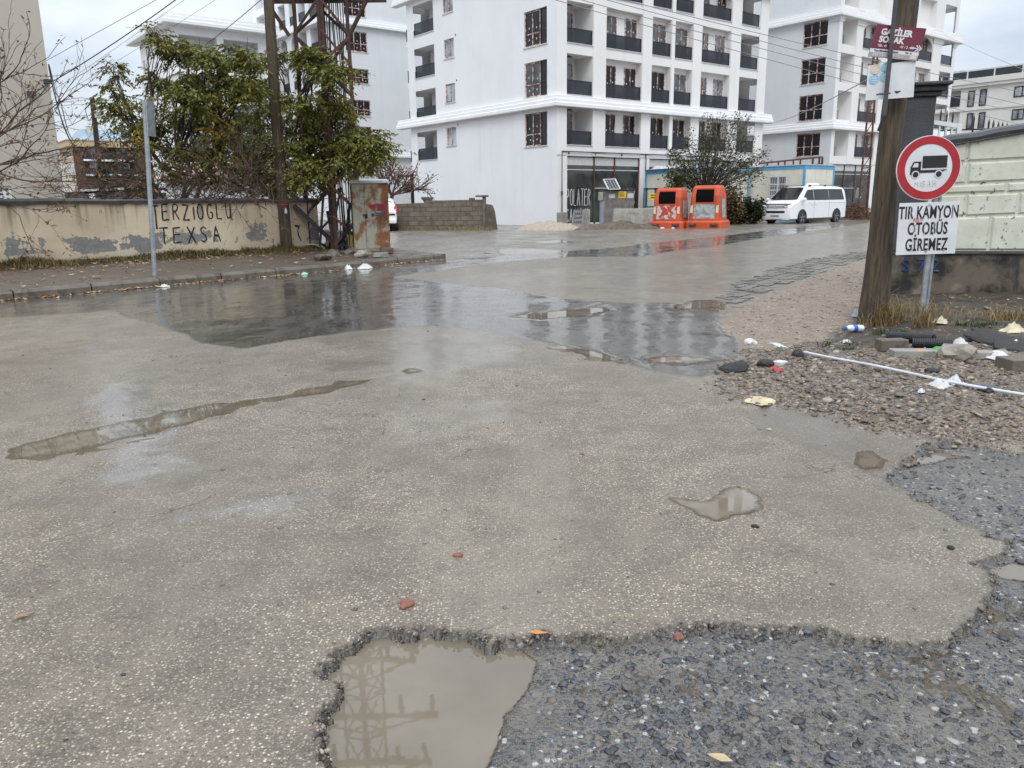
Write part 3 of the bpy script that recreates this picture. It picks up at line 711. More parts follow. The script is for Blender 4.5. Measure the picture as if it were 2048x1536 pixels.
pts = np.stack([W0.x+wd.x*t_*L_-nW.x*off, W0.y+wd.y*t_*L_-nW.y*off, .30-off*.035], 1)
keep = (off < .75+clump*.5)
blades('verge_grass', pts[keep], hh[keep], M['verge'], 22, .009, .8)
# fallen leaves: gutter, verge, a few on the road
def leaves_flat(name, pts, size, mats, seed):
    q = np.random.default_rng(seed); n = len(pts); a = q.uniform(0,6.283,n); s = size*q.uniform(.6,1.3,n)
    c, d = np.cos(a), np.sin(a); V = np.zeros((n,4,3))
    for k, (x, y) in enumerate([(-1,0),(0,-.42),(1,0),(0,.42)]):
        V[:,k,0] = pts[:,0]+(x*c-y*d)*s; V[:,k,1] = pts[:,1]+(x*d+y*c)*s; V[:,k,2] = pts[:,2]+.006+q.uniform(0,.03,n)*(k%2==0)
    F = np.arange(n*4).reshape(n,4)
    return kind(np_mesh(name, V.reshape(-1,3), F, mats, midx=q.integers(0,len(mats),n)), 'stuff')
n = 900; P = []
for i in range(n):
    p, d = poly_at(kp, random.random()*kl); nn = left_of(d); o = -abs(random.gauss(0.02,.13)); z = 0.008
    if random.random() < .35: o = random.uniform(.15,2.6); z = .16+.05*o
    P.append((p.x+nn.x*o, p.y+nn.y*o, z))
for i in range(500):
    t = random.random()*L_; o = random.uniform(.3,1.2); P.append((W0.x+wd.x*t-nW.x*o, W0.y+wd.y*t-nW.y*o, .31-.045*o))
M['lf1'] = pm('fallen_leaf_tan', (.34,.20,.08), .6, .25, 20); M['lf2'] = pm('fallen_leaf_brown', (.17,.07,.035), .6, .3, 20); M['lf3'] = pm('fallen_leaf_pale', (.45,.36,.2), .6, .2, 20)
leaves_flat('fallen_leaves', np.array(P), .05, [M['lf1'],M['lf2'],M['lf2'],M['lf3']], 23)
# remains of block paving on the right, edge ragged
PV = gp([(1470,612),(1500,592),(1560,575),(1640,548),(1722,521),(1760,512),(1760,503),(1640,520),(1560,540),(1480,570),(1440,596)])
mb = MB(); dP = (G(1722,521)-G(1470,605)); dP.z = 0; dP.normalize(); nP = left_of(dP); o0 = G(1470,605)
bw, bl = .17, .24
xs = []; 
for i in range(-6, 52):
    for j in range(-12, 16):
        c = o0 + dP*((i+.5*(j%2))*bl) + nP*(j*bw)
        d = float(sdf(PV, np.array([c.x]), np.array([c.y]), 3)[0])
        if d > .02+random.uniform(-.06,.05): continue
        up_ = GZ(c.x,c.y)+.012+random.uniform(-.008,.012); tl = random.uniform(-.02,.02)
        h = bl*.47; w2 = bw*.46; z = [(-h,-w2),(-h*.33,-w2*.75),(h*.33,-w2*1.25),(h,-w2),(h,w2),(h*.33,w2*.75),(-h*.33,w2*1.25),(-h,w2)]
        vs = [tuple(c+dP*a+nP*b+Vector((0,0,up_-c.z+zz+a*tl))) for zz in (-.07,0) for a,b in z]
        mb.add(vs, [tuple(range(8))[::-1], tuple(range(8,16))]+[(k,(k+1)%8,(k+1)%8+8,k+8) for k in range(8)])
kind(mb.build('block_paving', pm('wet_concrete_block', (.15,.135,.115), .33, .2, 5, .3, 80)), 'structure')
# ================================================================== BUILDINGS
AZU = R_(52); U3 = Vector((math.sin(AZU), math.cos(AZU), 0)); V3 = Vector((-U3.y, U3.x, 0)); RZU = math.atan2(U3.y, U3.x)
def rightP(u, d, z): return (u, d, z)
def leftP(u, d, z): return (d, u, z)
def holes_wall(mb, P, u0, u1, z0, z1, holes, mi=(0, 1)):
    """flat wall with openings; hole = (u0,u1,z0,z1,depth,open side)"""
    us = sorted({u0, u1, *[h[0] for h in holes], *[h[1] for h in holes]}); zs = sorted({z0, z1, *[h[2] for h in holes], *[h[3] for h in holes]})
    us = [u for u in us if u0 <= u <= u1]; zs = [z for z in zs if z0 <= z <= z1]
    for a, b in zip(us, us[1:]):
        run = None
        for c, d in zip(zs, zs[1:]):
            m, n = (a+b)/2, (c+d)/2
            solid = not any(h[0] < m < h[1] and h[2] < n < h[3] for h in holes)
            if solid: run = (run[0], d) if run else (c, d)
            if run and (not solid or d == zs[-1]):
                mb.mi = mi[0]; mb.quad(P(a,0,run[0]), P(b,0,run[0]), P(b,0,run[1]), P(a,0,run[1])); run = None
    for h in holes:
        a, b, c, d, k, op = h; mb.mi = mi[1]
        mb.quad(P(a,0,c), P(b,0,c), P(b,k,c), P(a,k,c)); mb.quad(P(a,0,d), P(b,0,d), P(b,k,d), P(a,k,d))
        if op != 'lo': mb.quad(P(a,0,c), P(a,0,d), P(a,k,d), P(a,k,c))
        if op != 'hi': mb.quad(P(b,0,c), P(b,0,d), P(b,k,d), P(b,k,c))
        mb.quad(P(a,k,c), P(b,k,c), P(b,k,d), P(a,k,d))
    mb.mi = 0
def pbox(mb, P, u0, u1, d0, d1, z0, z1):
    c = [P(u,d,z) for z in (z0,z1) for u,d in ((u0,d0),(u1,d0),(u1,d1),(u0,d1))]
    mb.add(c, [(0,3,2,1),(4,5,6,7),(0,1,5,4),(1,2,6,5),(2,3,7,6),(3,0,4,7)])
def window(par, P, u0, u1, z0, z1, d, mats, cols=2, rows=(), fw=.06, stickers=True, sill=False, split=None):
    """frame (the window's own mesh) proud of the wall plane at depth d, pane behind as its part"""
    mb = MB(); f0, f1 = d-.05, d+.03
    pbox(mb,P,u0,u0+fw,f0,f1,z0,z1); pbox(mb,P,u1-fw,u1,f0,f1,z0,z1)
    pbox(mb,P,u0+fw,u1-fw,f0,f1,z1-fw,z1); pbox(mb,P,u0+fw,u1-fw,f0,f1,z0,z0+fw)
    xs = split or [u0+(u1-u0)*i/cols for i in range(1, cols)]
    for x in xs: pbox(mb,P,x-fw*.6,x+fw*.6,f0,f1,z0+fw,z1-fw)
    for r in rows:
        xx = [u0+fw]+[v for x in xs for v in (x-fw*.6, x+fw*.6)]+[u1-fw]
        for a, b in zip(xx[::2], xx[1::2]): pbox(mb,P,a,b,f0+.005,f1,z0+(z1-z0)*r-fw*.5,z0+(z1-z0)*r+fw*.5)
    if mats[1] is M['glass'] and stickers: mats = [mats[0], random.choice([M['glass'], M['glass'], M['glass_mid'], M['glass_black']])]
    fr = mb.build('window', mats[0], par)
    mb = MB(); mb.quad(P(u0+.01,d-.012,z0+.01), P(u1-.01,d-.012,z0+.01), P(u1-.01,d-.012,z1-.01), P(u0+.01,d-.012,z1-.01))
    if stickers:
        mb.mi = 1
        ed = [u0]+list(xs)+[u1]
        for a, b in zip(ed, ed[1:]):
            zz = [(z0+z1)/2+.25*random.uniform(-.4,1)] + ([z0+(z1-z0)*.2] if rows else [])
            for z in zz:
                c = (a+b)/2+random.uniform(-.06,.06); s = .045
                mb.quad(P(c-s,d-.018,z-s*.8), P(c+s,d-.018,z-s), P(c+s*.8,d-.018,z+s), P(c-s,d-.018,z+s*.9))
    mb.build('pane', [mats[1], M['paper']], fr)
    if sill:
        mb = MB(); pbox(mb,P,u0-.08,u1+.08,-.06,d-.05 if d > .06 else .02,z0-.07,z0-.005); mb.build('sill', M['trim'], fr)
    return fr
def railing(par, P, u0, u1, z0, h=.78, d=.06):
    mb = MB(); mb.mi = 0; pbox(mb,P,u0+.03,u1-.06,d,d+.02,z0+.03,z0+h-.04)
    mb.mi = 1; pbox(mb,P,u0+.0,u1-.02,d-.02,d+.04,z0+h-.04,z0+h)
    pbox(mb,P,u1-.06,u1-.02,d-.02,d+.04,z0,z0+h-.04); pbox(mb,P,u0,u0+.03,d-.02,d+.04,z0,z0+h-.04)
    mb.mi = 2; pbox(mb,P,u0-.0,u1,-.05,d+.06,z0-.05,z0-.005)
    return mb.build('balcony_railing', [M['rail_glass'], M['black_metal'], M['sill']], par)
def cornice(par, prof, vend, uend, z, name='cornice'):
    """stepped band run round the corner: prof = [(out, up)...]"""
    mb = MB(); k = len(prof); vs = []
    for (o, dz) in prof: vs.append((-o, vend, z+dz))
    for (o, dz) in prof: vs.append((-o, -o, z+dz))
    for (o, dz) in prof: vs.append((uend, -o, z+dz))
    fs = [(s*k+i, (s+1)*k+i, (s+1)*k+(i+1)%k, s*k+(i+1)%k) for s in (0,1) for i in range(k)]
    fs += [tuple(range(k)), tuple(range(2*k,3*k))]
    mb.add(vs, fs); return mb.build(name, M['trim'], par)
PROF = [(-.1,0),(.36,0),(.38,.03),(.38,.19),(.33,.21),(.31,.23),(.31,.40),(.24,.42),(.22,.44),(.22,.60),(.10,.64),(-.1,.64)]
def arch_fill(mb, P, u0, u1, zs, z1, d0, d1, n=12):
    """spandrels over a round-headed opening"""
    c = (u0+u1)/2; r = (u1-u0)/2
    for k in range(n):
        a, b = math.pi*k/n, math.pi*(k+1)/n
        p = [(c-r*math.cos(a), min(zs+(z1-zs)*math.sin(a), z1)), (c-r*math.cos(b), min(zs+(z1-zs)*math.sin(b), z1))]
        q = [P(p[0][0],d0,p[0][1]), P(p[1][0],d0,p[1][1]), P(p[1][0],d0,z1+.001), P(p[0][0],d0,z1+.001)]
        q2 = [P(p[0][0],d1,p[0][1]), P(p[1][0],d1,p[1][1]), P(p[1][0],d1,z1+.001), P(p[0][0],d1,z1+.001)]
        mb.add(q+q2, [(0,1,2,3),(7,6,5,4),(0,4,5,1)])
M['glass_mid'] = glass('grey_window_glass', (.07,.075,.08))
WM = [M['taped'], M['glass']]; WD = [M['taped'], M['glass_black']]

# ---------------------------------------------------------------- the big white corner block
K1 = G(1113, 452); K1.z = 0
A1 = thing('apartment_building', 'white corner apartment block facing the orange bins, the nearest of the new blocks', 'apartment building', K1, RZU, 'new white apartment blocks')
LV = [4.53, 7.25, 9.97, 12.69, 15.42, 18.13, 20.85]
BAYS = [(.74,2.75,1.5,None),(3.78,6.8,.42,None),(7.66,9.4,.42,None),(9.72,11.44,.42,None),(12.3,15.25,.42,None),(16.3,18.32,1.45,'hi')]
UE, VE, TOP = 19.27, 15.6, 22.75
def otop(i): return [6.53, 9.39, 12.1, 14.62, 17.56, 20.27, 22.7][i]
mb = MB(); holes = [(b[0],b[1],LV[i],otop(i),b[2],b[3]) for i in range(7) for b in BAYS]
shops = [(.81,6.88,.12,3.91,.16,None),(7.69,13.6,.12,3.91,.16,None),(14.3,18.4,.12,3.91,.16,None)]
holes_wall(mb, rightP, 0, UE, -.3, TOP, holes+shops, (1, 1))
LW = lambda i: (.8, 2.8, LV[i]-.01, [6.36,9.12,11.85,14.5,17.2,19.9,22.6][i], .14, None)
LS = lambda i: (9.94, 11.06, LV[i]+.54, LV[i]+1.69, .12, None)
LB = lambda i: (12.25, 14.75, LV[i]-.22, min(LV[i]+1.66, otop(i)), 1.3, 'hi')
holes_wall(mb, leftP, 0, VE, -.3, TOP, [h for i in range(7) for h in (LW(i), LS(i), LB(i))], (0, 0))
endP = lambda u, d, z: (u, VE-d, z)
holes_wall(mb, endP, 0, 14, -.3, TOP, [(.35,1.1,LV[i]-.2,LV[i]+1.6,.85,None) for i in range(0)], (0, 0)) if False else None
# end faces with the see-through openings of the corner balconies
def end_face(mb, P, w_, hs):
    us = sorted({0, w_, *[h[0] for h in hs], *[h[1] for h in hs]}); zs = sorted({-.3, TOP, *[h[2] for h in hs], *[h[3] for h in hs]})
    for a, b in zip(us, us[1:]):
        for c, d in zip(zs, zs[1:]):
            m, n = (a+b)/2, (c+d)/2
            if not any(h[0] < m < h[1] and h[2] < n < h[3] for h in hs): mb.quad(P(a,c), P(b,c), P(b,d), P(a,d))
end_face(mb, lambda x, z: (x, VE, z), UE, [(.35, 1.15, LV[i]+.1, LV[i]+1.45) for i in range(7)])
end_face(mb, lambda y, z: (UE, y, z), VE, [(.35, 1.25, LV[i]+.1, LV[i]+1.9) for i in range(7)])
mb.quad((0,0,TOP),(UE,0,TOP),(UE,VE,TOP),(0,VE,TOP))
# piers stand a little proud
for a, b in ((-.0,.74),(2.75,3.78),(6.8,7.66),(9.4,9.72),(11.44,12.3),(15.25,16.3),(18.32,UE)):
    for z0, z1 in ((3.95,6.5),(7.18,14.6),(15.3,22.7)):
        mb.mi = 1; pbox(mb, rightP, a+.012 if a > 0 else .0, b-.012, -.045, -.002, z0, z1)
for i in range(3, 4): arch_fill(mb, rightP, 12.3, 15.25, LV[i]+1.15, otop(i)-.03, .0+.01, .12)
# small balconies on the far end
for i in range(5): mb.mi = 0; mb.box(.5, 3.2, VE+.002, VE+.95, LV[i]-.62, LV[i]-.25)
mb.build('wall', [M['white'], M['white_lit']], A1)
cornice(A1, PROF, 17.0, 20.02, 6.53); cornice(A1, PROF, 17.0, 20.02, 14.65); cornice(A1, [(o*1.7,z*1.25) for o,z in PROF], 17.3, 20.4, 22.72)
for i in range(4):
    for b in BAYS: railing(A1, rightP, b[0], b[1], LV[i])
    railing(A1, leftP, 12.25, 14.75, LV[i]-.22)
    mb = MB(); mb.box(.5, 3.2, VE+.93, VE+.95, LV[i]-.25, LV[i]+.55); mb.box(.5,.52,VE+.01,VE+.93,LV[i]-.25,LV[i]+.55); mb.build('balcony_railing', M['rail_glass'], A1)
    h = 1.86
    for (a, b, bay) in ((4.15,5.0,1),(5.72,6.7,1),(8.0,9.3,2),(10.08,11.34,3),(12.6,13.42,4),(14.15,15.12,4)):
        window(A1, rightP, a, b, LV[i]+.02, LV[i]+h, .42, WM if i > 0 else WD, 2, fw=.055)
    # the corner balcony: a door at the back and a tilted one on the side
    window(A1, rightP, .8, 1.4, LV[i]+.02, LV[i]+1.75, 1.5, [M['black_metal'], M['glass_black']], 1, stickers=False)
    mb = MB(); 
    mb.bar((1.75,1.42,LV[i]+.03),(2.30,1.30,LV[i]+.03),.08); mb.bar((1.75,1.42,LV[i]+1.78),(2.30,1.30,LV[i]+1.85),.08)
    mb.bar((1.75,1.42,LV[i]+.03),(1.78,1.42,LV[i]+1.78),.08); mb.bar((2.30,1.30,LV[i]+.03),(2.33,1.30,LV[i]+1.85),.08)
    fr = mb.build('balcony_door', M['taped'], A1)
    mb = MB(); mb.quad((1.77,1.41,LV[i]+.05),(2.31,1.30,LV[i]+.05),(2.32,1.30,LV[i]+1.82),(1.78,1.41,LV[i]+1.77)); mb.build('pane', M['glass'], fr)
    mb = MB(); mb.box(1.2,1.75,.62,.70,otop(i)-.06,otop(i)-.012); mb.box(1.42,1.5,.5,.61,otop(i)-.05,otop(i)-.012); mb.build('ceiling_lamp', M['black_metal'], A1)
    window(A1, rightP, 16.4, 17.3, LV[i]+.02, LV[i]+1.7, 1.45, [M['black_metal'], M['glass_pale']], 2, stickers=False)
    # side windows on the long white flank
    w_ = LW(i); window(A1, leftP, 1.45, w_[1], w_[2]+.02, w_[3]-.02, .12, WD if i == 0 else WM, 2, rows=(.36,), fw=.055); window(A1, leftP, .81, 1.44, w_[2]+.02, w_[3]-.02, .13, [M['dark_metal'], M['glass_black']], 1, rows=(.42,), fw=.02, stickers=False)
    mb = MB(); pbox(mb, leftP, .74, 2.86, -.05, -.002, w_[2]-.06, w_[2]-.005); mb.build('sill', M['sill'], A1)
    s_ = LS(i); window(A1, leftP, s_[0], s_[1], s_[2]+.01, s_[3]-.01, .10, [M['taped'], M['glass_pale']], 2, stickers=False)
    mb = MB(); pbox(mb, leftP, 9.88, 11.12, -.05, -.002, s_[2]-.06, s_[2]-.005); mb.build('sill', M['sill'], A1)
    mb = MB(); mb.tube([(-.012,9.72,s_[3]+.12),(.03,9.72,s_[3]+.12)],.06,8); mb.build('vent_hole', M['sign_black'], A1)
    window(A1, leftP, 12.9, 13.7, LV[i]-.2, LV[i]+1.5, 1.3, [M['black_metal'], M['glass_pale']], 1, stickers=False)
# shop fronts on the ground floor
def shopfront(par, P, u0, u1, z1, d, mull, frame, words=None, sd=1):
    mb = MB(); xs = [u0]+mull+[u1]
    for x in xs: pbox(mb, P, max(u0,x-.05), min(u1,x+.05), d-.06, d+.02, .12, z1)
    mb.mi = 1
    for a, b in zip(xs, xs[1:]): pbox(mb, P, a+.05, b-.05, d-.03, d+.02, z1-.78, z1-.73)
    mb.mi = 0; mid = len(xs)//2-1
    a, b = xs[mid], xs[mid+1]; pbox(mb, P, a+.05, b-.05, d-.04, d+.02, 2.02, 2.08); mb.mi = 1; pbox(mb, P, a+.05, b-.05, d-.045, d+.02, 2.09, 2.14)
    sf = mb.build('shopfront', [frame, M['sill']], par)
    mb = MB()
    for a, b in zip(xs, xs[1:]): mb.quad(P(a+.05,d,.12), P(b-.05,d,.12), P(b-.05,d,z1-.01), P(a+.05,d,z1-.01))
    mb.build('pane', M['shop_glass'], sf)
    mb = MB()
    for a, b in zip(xs, xs[1:]): mb.quad(P(a+.05,d-.008,z1-.50), P(b-.05,d-.008,z1-.50), P(b-.05,d-.008,z1-.06), P(a+.05,d-.008,z1-.06))
    mb.build('shutter_box', M['concrete'] if sd < 0 else M['sill'], sf)
    if words:
        for (txt, u, z, h, w_, adv) in words:
            mb = MB(); scrawl(mb, txt, lambda x, y: P(u+x, d-.02, z+y), h, w_, .024, adv, .05, sd); mb.build('graffiti', M['paper'], sf)
    return sf
shopfront(A1, rightP, .81, 6.88, 3.91, .15, [3.05, 4.75], M['rust2'], [('POLATER', .88, 1.12, .95, .33, .86),('CAM SIN', .88, .2, .75, .3, .95),('POLATER', 4.85, 1.2, .85, .3, .86)], 3)
shopfront(A1, rightP, 7.69, 13.6, 3.91, .15, [9.7, 11.6], M['rust2'])
shopfront(A1, rightP, 14.3, 18.4, 3.91, .15, [15.7, 17.0], M['rust2'])
mb = MB(); mb.box(.02,.8,-.075,-.003,0,.76); mb.build('plinth', M['concrete'], A1)
mb = MB()   # gas pipe
mb.tube([(.34,-.09,.78),(.34,-.09,4.14),(14,-.09,4.14)],.035,6); mb.tube([(7.28,-.09,4.13),(7.28,-.09,2.2)],.03,6)
for x in (.9,3.0,5.2,7.28,9.5,11.7): mb.box(x-.02,x+.02,-.09,-.001,4.0,4.1)
mb.mi = 1; mb.tube([(.34,-.09,1.75),(.34,-.09,1.95)],.06,6)
mb.build('gas_pipe', [M['dark_metal'], M['rust2']], A1)

# ---------------------------------------------------------------- second block, right
K2 = AT(1650, 431, 63.5); K2.z = 0
A2 = thing('apartment_building', 'white apartment block behind the parked van with unglazed corner balconies and round arches', 'apartment building', K2, RZU, 'new white apartment blocks')
BAY2 = [(.47,2.5,1.4,None),(3.5,6.5,.45,None),(7.5,9.2,.45,None),(9.6,11.3,.45,None),(12.1,15.0,.45,None),(16.6,18.75,1.4,'hi')]
mb = MB(); holes = [(b[0],b[1],LV[i]+.02,otop(i),b[2],b[3]) for i in range(7) for b in BAY2]
shop2 = [(.55,6.5,.1,3.95,.16,None),(7.5,15.0,.1,3.95,.16,None)]
holes_wall(mb, rightP, 0, UE, -.3, TOP, holes+shop2, (1, 1))
LW2 = lambda i: (.9, 2.96, LV[i]+.04, [6.34,9.2,11.86,14.52,17.2,19.9,22.6][i], .14, None)
holes_wall(mb, leftP, 0, VE, -.3, TOP, [LW2(i) for i in range(7)], (0, 0))
mb.mi = 0; end_face(mb, lambda x, z: (x, VE, z), UE, []); end_face(mb, lambda y, z: (UE, y, z), VE, [(.35, 1.2, LV[i]+.1, LV[i]+1.9) for i in range(7)])
mb.quad((0,0,TOP),(UE,0,TOP),(UE,VE,TOP),(0,VE,TOP))
for a, b in ((0,.47),(2.5,3.5),(6.5,7.5),(9.2,9.6),(11.3,12.1),(15.0,16.6),(18.75,UE)):
    for z0, z1 in ((3.98,6.5),(7.18,14.6),(15.3,22.7)):
        mb.mi = 1; pbox(mb, rightP, a+.012 if a > 0 else 0, b-.012, -.045, -.002, z0, z1)
    pbox(mb, rightP, a-.06, b+.06, -.11, -.046, 14.25, 14.42); pbox(mb, rightP, a-.1, b+.1, -.15, -.046, 14.42, 14.6)
mb.mi = 0; pbox(mb, leftP, -.02, .62, -.06, -.002, 14.25, 14.42); pbox(mb, leftP, -.02, .68, -.1, -.002, 14.42, 14.6)
mb.mi = 1
for u0, u1 in ((3.5,6.5),(12.1,15.0)): arch_fill(mb, rightP, u0, u1, LV[3]+1.0, otop(3)-.03, .01, .12)
mb.build('wall', [M['white_dimmed'], M['white_lit']], A2)
cornice(A2, PROF, 15.8, 20.0, 6.50); cornice(A2, PROF, 15.8, 20.0, 14.60); cornice(A2, [(o*1.7,z*1.25) for o,z in PROF], 15.9, 20.4, 22.72)
for i in range(4):
    w_ = LW2(i); window(A2, leftP, w_[0], w_[1], w_[2]+.02, w_[3]-.02, .12, [M['taped'], M['glass_black']], 3, rows=(.42,), split=[1.62, 2.3], stickers=False)
    mb = MB(); pbox(mb, leftP, .84, 3.02, -.05, -.002, w_[2]-.06, w_[2]-.005); mb.build('sill', M['sill'], A2)
    for b in BAY2[1:]: railing(A2, rightP, b[0], b[1], LV[i]+.02)
    for (a, b) in ((3.9,4.6),(5.4,6.4),(7.9,9.1),(10.0,11.2),(12.5,13.3),(13.9,14.9)):
        window(A2, rightP, a, b, LV[i]+.03, LV[i]+1.8, .45, [M['taped'], M['glass']], 2, stickers=False)
    mb = MB(); mb.tube([(1.25,.3,LV[i]+.03),(1.27,.3,LV[i]+.75)],.025,6); mb.build('prop', M['dark_metal'], A2)
shopfront(A2, rightP, .55, 6.5, 3.95, .15, [2.5, 4.2], M['rust2'], [('TEZ OEK', .7, 1.25, .8, .3, .9),('IN', .9, .35, .7, .3, .95),('ITEC', 4.6, 1.3, .8, .3, .9)], 5)
shopfront(A2, rightP, 7.5, 15.0, 3.95, .15, [10, 12.5], M['rust2'])

# ---------------------------------------------------------------- third block, behind the pylon
K3 = AT(669, 420, 72); K3.z = 0
A3 = thing('apartment_building', 'white apartment block standing behind the rusty lattice pylon', 'apartment building', K3, RZU, 'new white apartment blocks')
L3 = [3.75, 6.38, 9.0, 11.72, 14.35, 17.2, 19.9]; T3 = 23.0
L3T = [5.4, 8.2, 10.4, 13.1, 15.9, 18.9, 21.6]
R3 = lambda i: (2.0, 4.1, L3[i], [5.3,8.1,10.35,12.95,16.0,18.9,21.6][i], .14, None)
mb = MB(); holes_wall(mb, rightP, 0, 22, -.3, T3, [R3(i) for i in range(7)], (1, 1))
B3 = [(.9,2.6),(3.4,4.9),(5.2,6.8),(7.7,9.3),(10.1,11.7),(12.6,14.6)]
holes_wall(mb, leftP, 0, 15.5, -.3, T3, [(a,b,L3[i]-.05,L3[i]+2.05 if i not in (0,4) else [5.45,0,0,0,16.3][i],.9,None) for i in range(7) for a,b in B3], (0, 0))
TT = TOP; TOP = T3
mb.mi = 0; end_face(mb, lambda y, z: (22, y, z), 15.5, []); end_face(mb, lambda x, z: (x, 15.5, z), 22, []); mb.quad((0,0,T3),(22,0,T3),(22,15.5,T3),(0,15.5,T3))
for i in (4,): 
    for a, b in B3[2:4]: arch_fill(mb, leftP, a, b, L3[i]+1.1, 16.28, .01, .12)
mb.build('wall', [M['white'], M['white_dimmed']], A3)
cornice(A3, PROF, 15.9, 22.3, 5.48); cornice(A3, PROF, 15.9, 22.3, 16.4)
for i in range(6):
    w_ = R3(i); window(A3, rightP, w_[0], w_[1], w_[2]+.02, w_[3]-.02, .12, [M['taped'], M['glass_black'] if i < 5 else M['glass']], 3, rows=(.4,), split=[2.85, 3.5], stickers=True)
    mb = MB(); pbox(mb, rightP, 1.94, 4.16, -.05, -.002, w_[2]-.06, w_[2]-.005); mb.build('sill', M['sill'], A3)
    if i > 1:
        for a, b in B3:
            railing(A3, leftP, a, b, L3[i]-.05)
            window(A3, leftP, a+.3, b-.25, L3[i], L3[i]+1.7, .9, [M['taped'], M['glass']], 2, stickers=False)
TOP = TT
# ---------------------------------------------------------------- fourth block, far left behind the tree
K4 = AT(379, 400, 74); K4.z = 0
A4 = thing('apartment_building', 'white apartment block with a deep stepped roof cornice, partly hidden by the green tree', 'apartment building', K4, RZU, 'new white apartment blocks')
L4 = [2.6, 5.3, 8.0, 10.7, 13.7]
mb = MB(); holes_wall(mb, leftP, 0, 10.9, -.3, 17.0, [(a,a+.9,L4[i]-.1,L4[i]+1.5,.12,None) for i in range(5) for a in ((9.6,) if i > 3 else (4.2, 9.6))]+[(1.2,2.2,13.9,15.3,.12,None),(1.1,2.6,10.55,12.4,.9,None)], (0, 0))
holes_wall(mb, rightP, 0, 16, -.3, 17.0, [(a,b,L4[i]+.05,L4[i]+2.35,1.4,None) for i in range(5) for a,b in ((.5,3.8),(4.4,7.6),(8.4,11.4),(12,15.4))], (0, 0))
mb.quad((0,0,17),(16,0,17),(16,10.9,17),(0,10.9,17)); mb.quad((0,10.9,0),(16,10.9,0),(16,10.9,17),(0,10.9,17)); mb.quad((16,0,0),(16,10.9,0),(16,10.9,17),(16,0,17))
mb.build('wall', [M['white'], M['white_dimmed']], A4)
cornice(A4, [(o*2.2+.1,z*1.5) for o,z in PROF], 12.3, 16.8, 16.75); cornice(A4, [(o*.5,z*.6) for o,z in PROF], 11.1, 16.2, 12.75)
for i in range(5):
    window(A4, leftP, 9.6, 10.5, L4[i]-.08, L4[i]+1.48, .1, [M['white_plastic'], M['glass']], 2, stickers=False)
    for a, b in ((.5,3.8),(4.4,7.6),(8.4,11.4),(12,15.4)):
        railing(A4, rightP, a, b, L4[i]+.05)
        window(A4, rightP, a+.8, a+2.2, L4[i]+.07, L4[i]+1.9, 1.4, [M['black_metal'], M['glass']], 2, stickers=False)

# ---------------------------------------------------------------- brown-and-cream block far left
K5 = AT(157, 392, 140); K5.z = 0; s5 = 140/FOC
A5 = thing('apartment_building', 'distant cream and brown apartment block with a tan roof band and a blue glazed attic', 'apartment building', K5, RZU)
def z_at(px, py, Y): return AT(px, py, Y).z
z5 = [z_at(157, y, 140) for y in (372, 348, 318, 293, 281)]    # floor lines, underside and top of the eaves
UE5 = 22.0; mb = MB()
holes_wall(mb, rightP, 0, UE5, -.5, z5[3], [(1.6,9.6,z5[1],z5[1]+2.1,1.2,None),(1.6,9.6,z5[2],z5[2]+2.0,1.2,None),(12.5,20,z5[2],z5[2]+2.0,1.2,None),(12.5,20,z5[1],z5[1]+2.1,1.2,None)], (1, 1))
holes_wall(mb, leftP, 0, 12, -.5, z5[3], [], (0, 0))
mb.mi = 2; pbox(mb, leftP, 0, 12, -.03, -.002, z5[2]-.3, z5[3]); mb.mi = 0
mb.quad((UE5,0,0),(UE5,12,0),(UE5,12,z5[3]),(UE5,0,z5[3])); mb.quad((0,12,0),(UE5,12,0),(UE5,12,z5[3]),(0,12,z5[3]))
mb.build('wall', [M['cream2'], M['brown_wall'], M['tan_trim']], A5)
cornice(A5, [(-.3,0),(.9,0),(.9,.18),(.8,.2),(.8,.95),(.95,1.0),(.95,1.12),(-.3,1.12)], 12.9, 22.9, z5[3]).data.materials[0] = M['tan_trim']
mb = MB(); mb.add([(1,.5,z5[4]),(21,.5,z5[4]),(21,11.5,z5[4]),(1,11.5,z5[4]),(2.5,3.2,z5[4]+2.2),(19.5,3.2,z5[4]+2.2),(19.5,9,z5[4]+2.2),(2.5,9,z5[4]+2.2)],[(0,1,5,4),(1,2,6,5),(2,3,7,6),(3,0,4,7),(4,5,6,7)])
rf = mb.build('attic_roof', pm('blue_grey_roof', (.25,.34,.42), .35, .2, .8), A5)
for (x, y, h, w_) in ((3.2,2.4,2.4,1.6),(11.3,2.2,2.6,.9),(16.5,3,2.6,1.0)):
    mb = MB(); mb.box(x,x+w_,y,y+1.2,z5[4],z5[4]+h); mb.box(x-.15,x+w_+.15,y-.15,y+1.35,z5[4]+h+.2,z5[4]+h+.3); mb.build('chimney', M['cream2'], rf)
for zz in (z5[1], z5[2]):
    for a, b in ((1.6,9.6),(12.5,20)): 
        mb = MB(); mb.mi = 0; pbox(mb, rightP, a-.1, b+.1, -.7, -.66, zz+.05, zz+1.0); mb.mi = 1; pbox(mb, rightP, a-.2, b+.2, -.75, -.003, zz-.3, zz); mb.build('balcony_railing', [M['rail_glass'], M['trim']], A5)
        window(A5, rightP, a+1.0, a+2.8, zz+.1, zz+2.0, 1.2, [M['white_plastic'], M['glass_pale']], 2, stickers=False, fw=.12)
        window(A5, rightP, a+5.6, a+7.4, zz+.1, zz+2.0, 1.2, [M['white_plastic'], M['glass_pale']], 2, stickers=False, fw=.12)
    for v in (.9,2.6,5.4,7.4): window(A5, leftP, v, v+1.2, zz+.35, zz+2.1, -.04, [M['trim'], M['glass_pale']], 1, stickers=False, fw=.16)
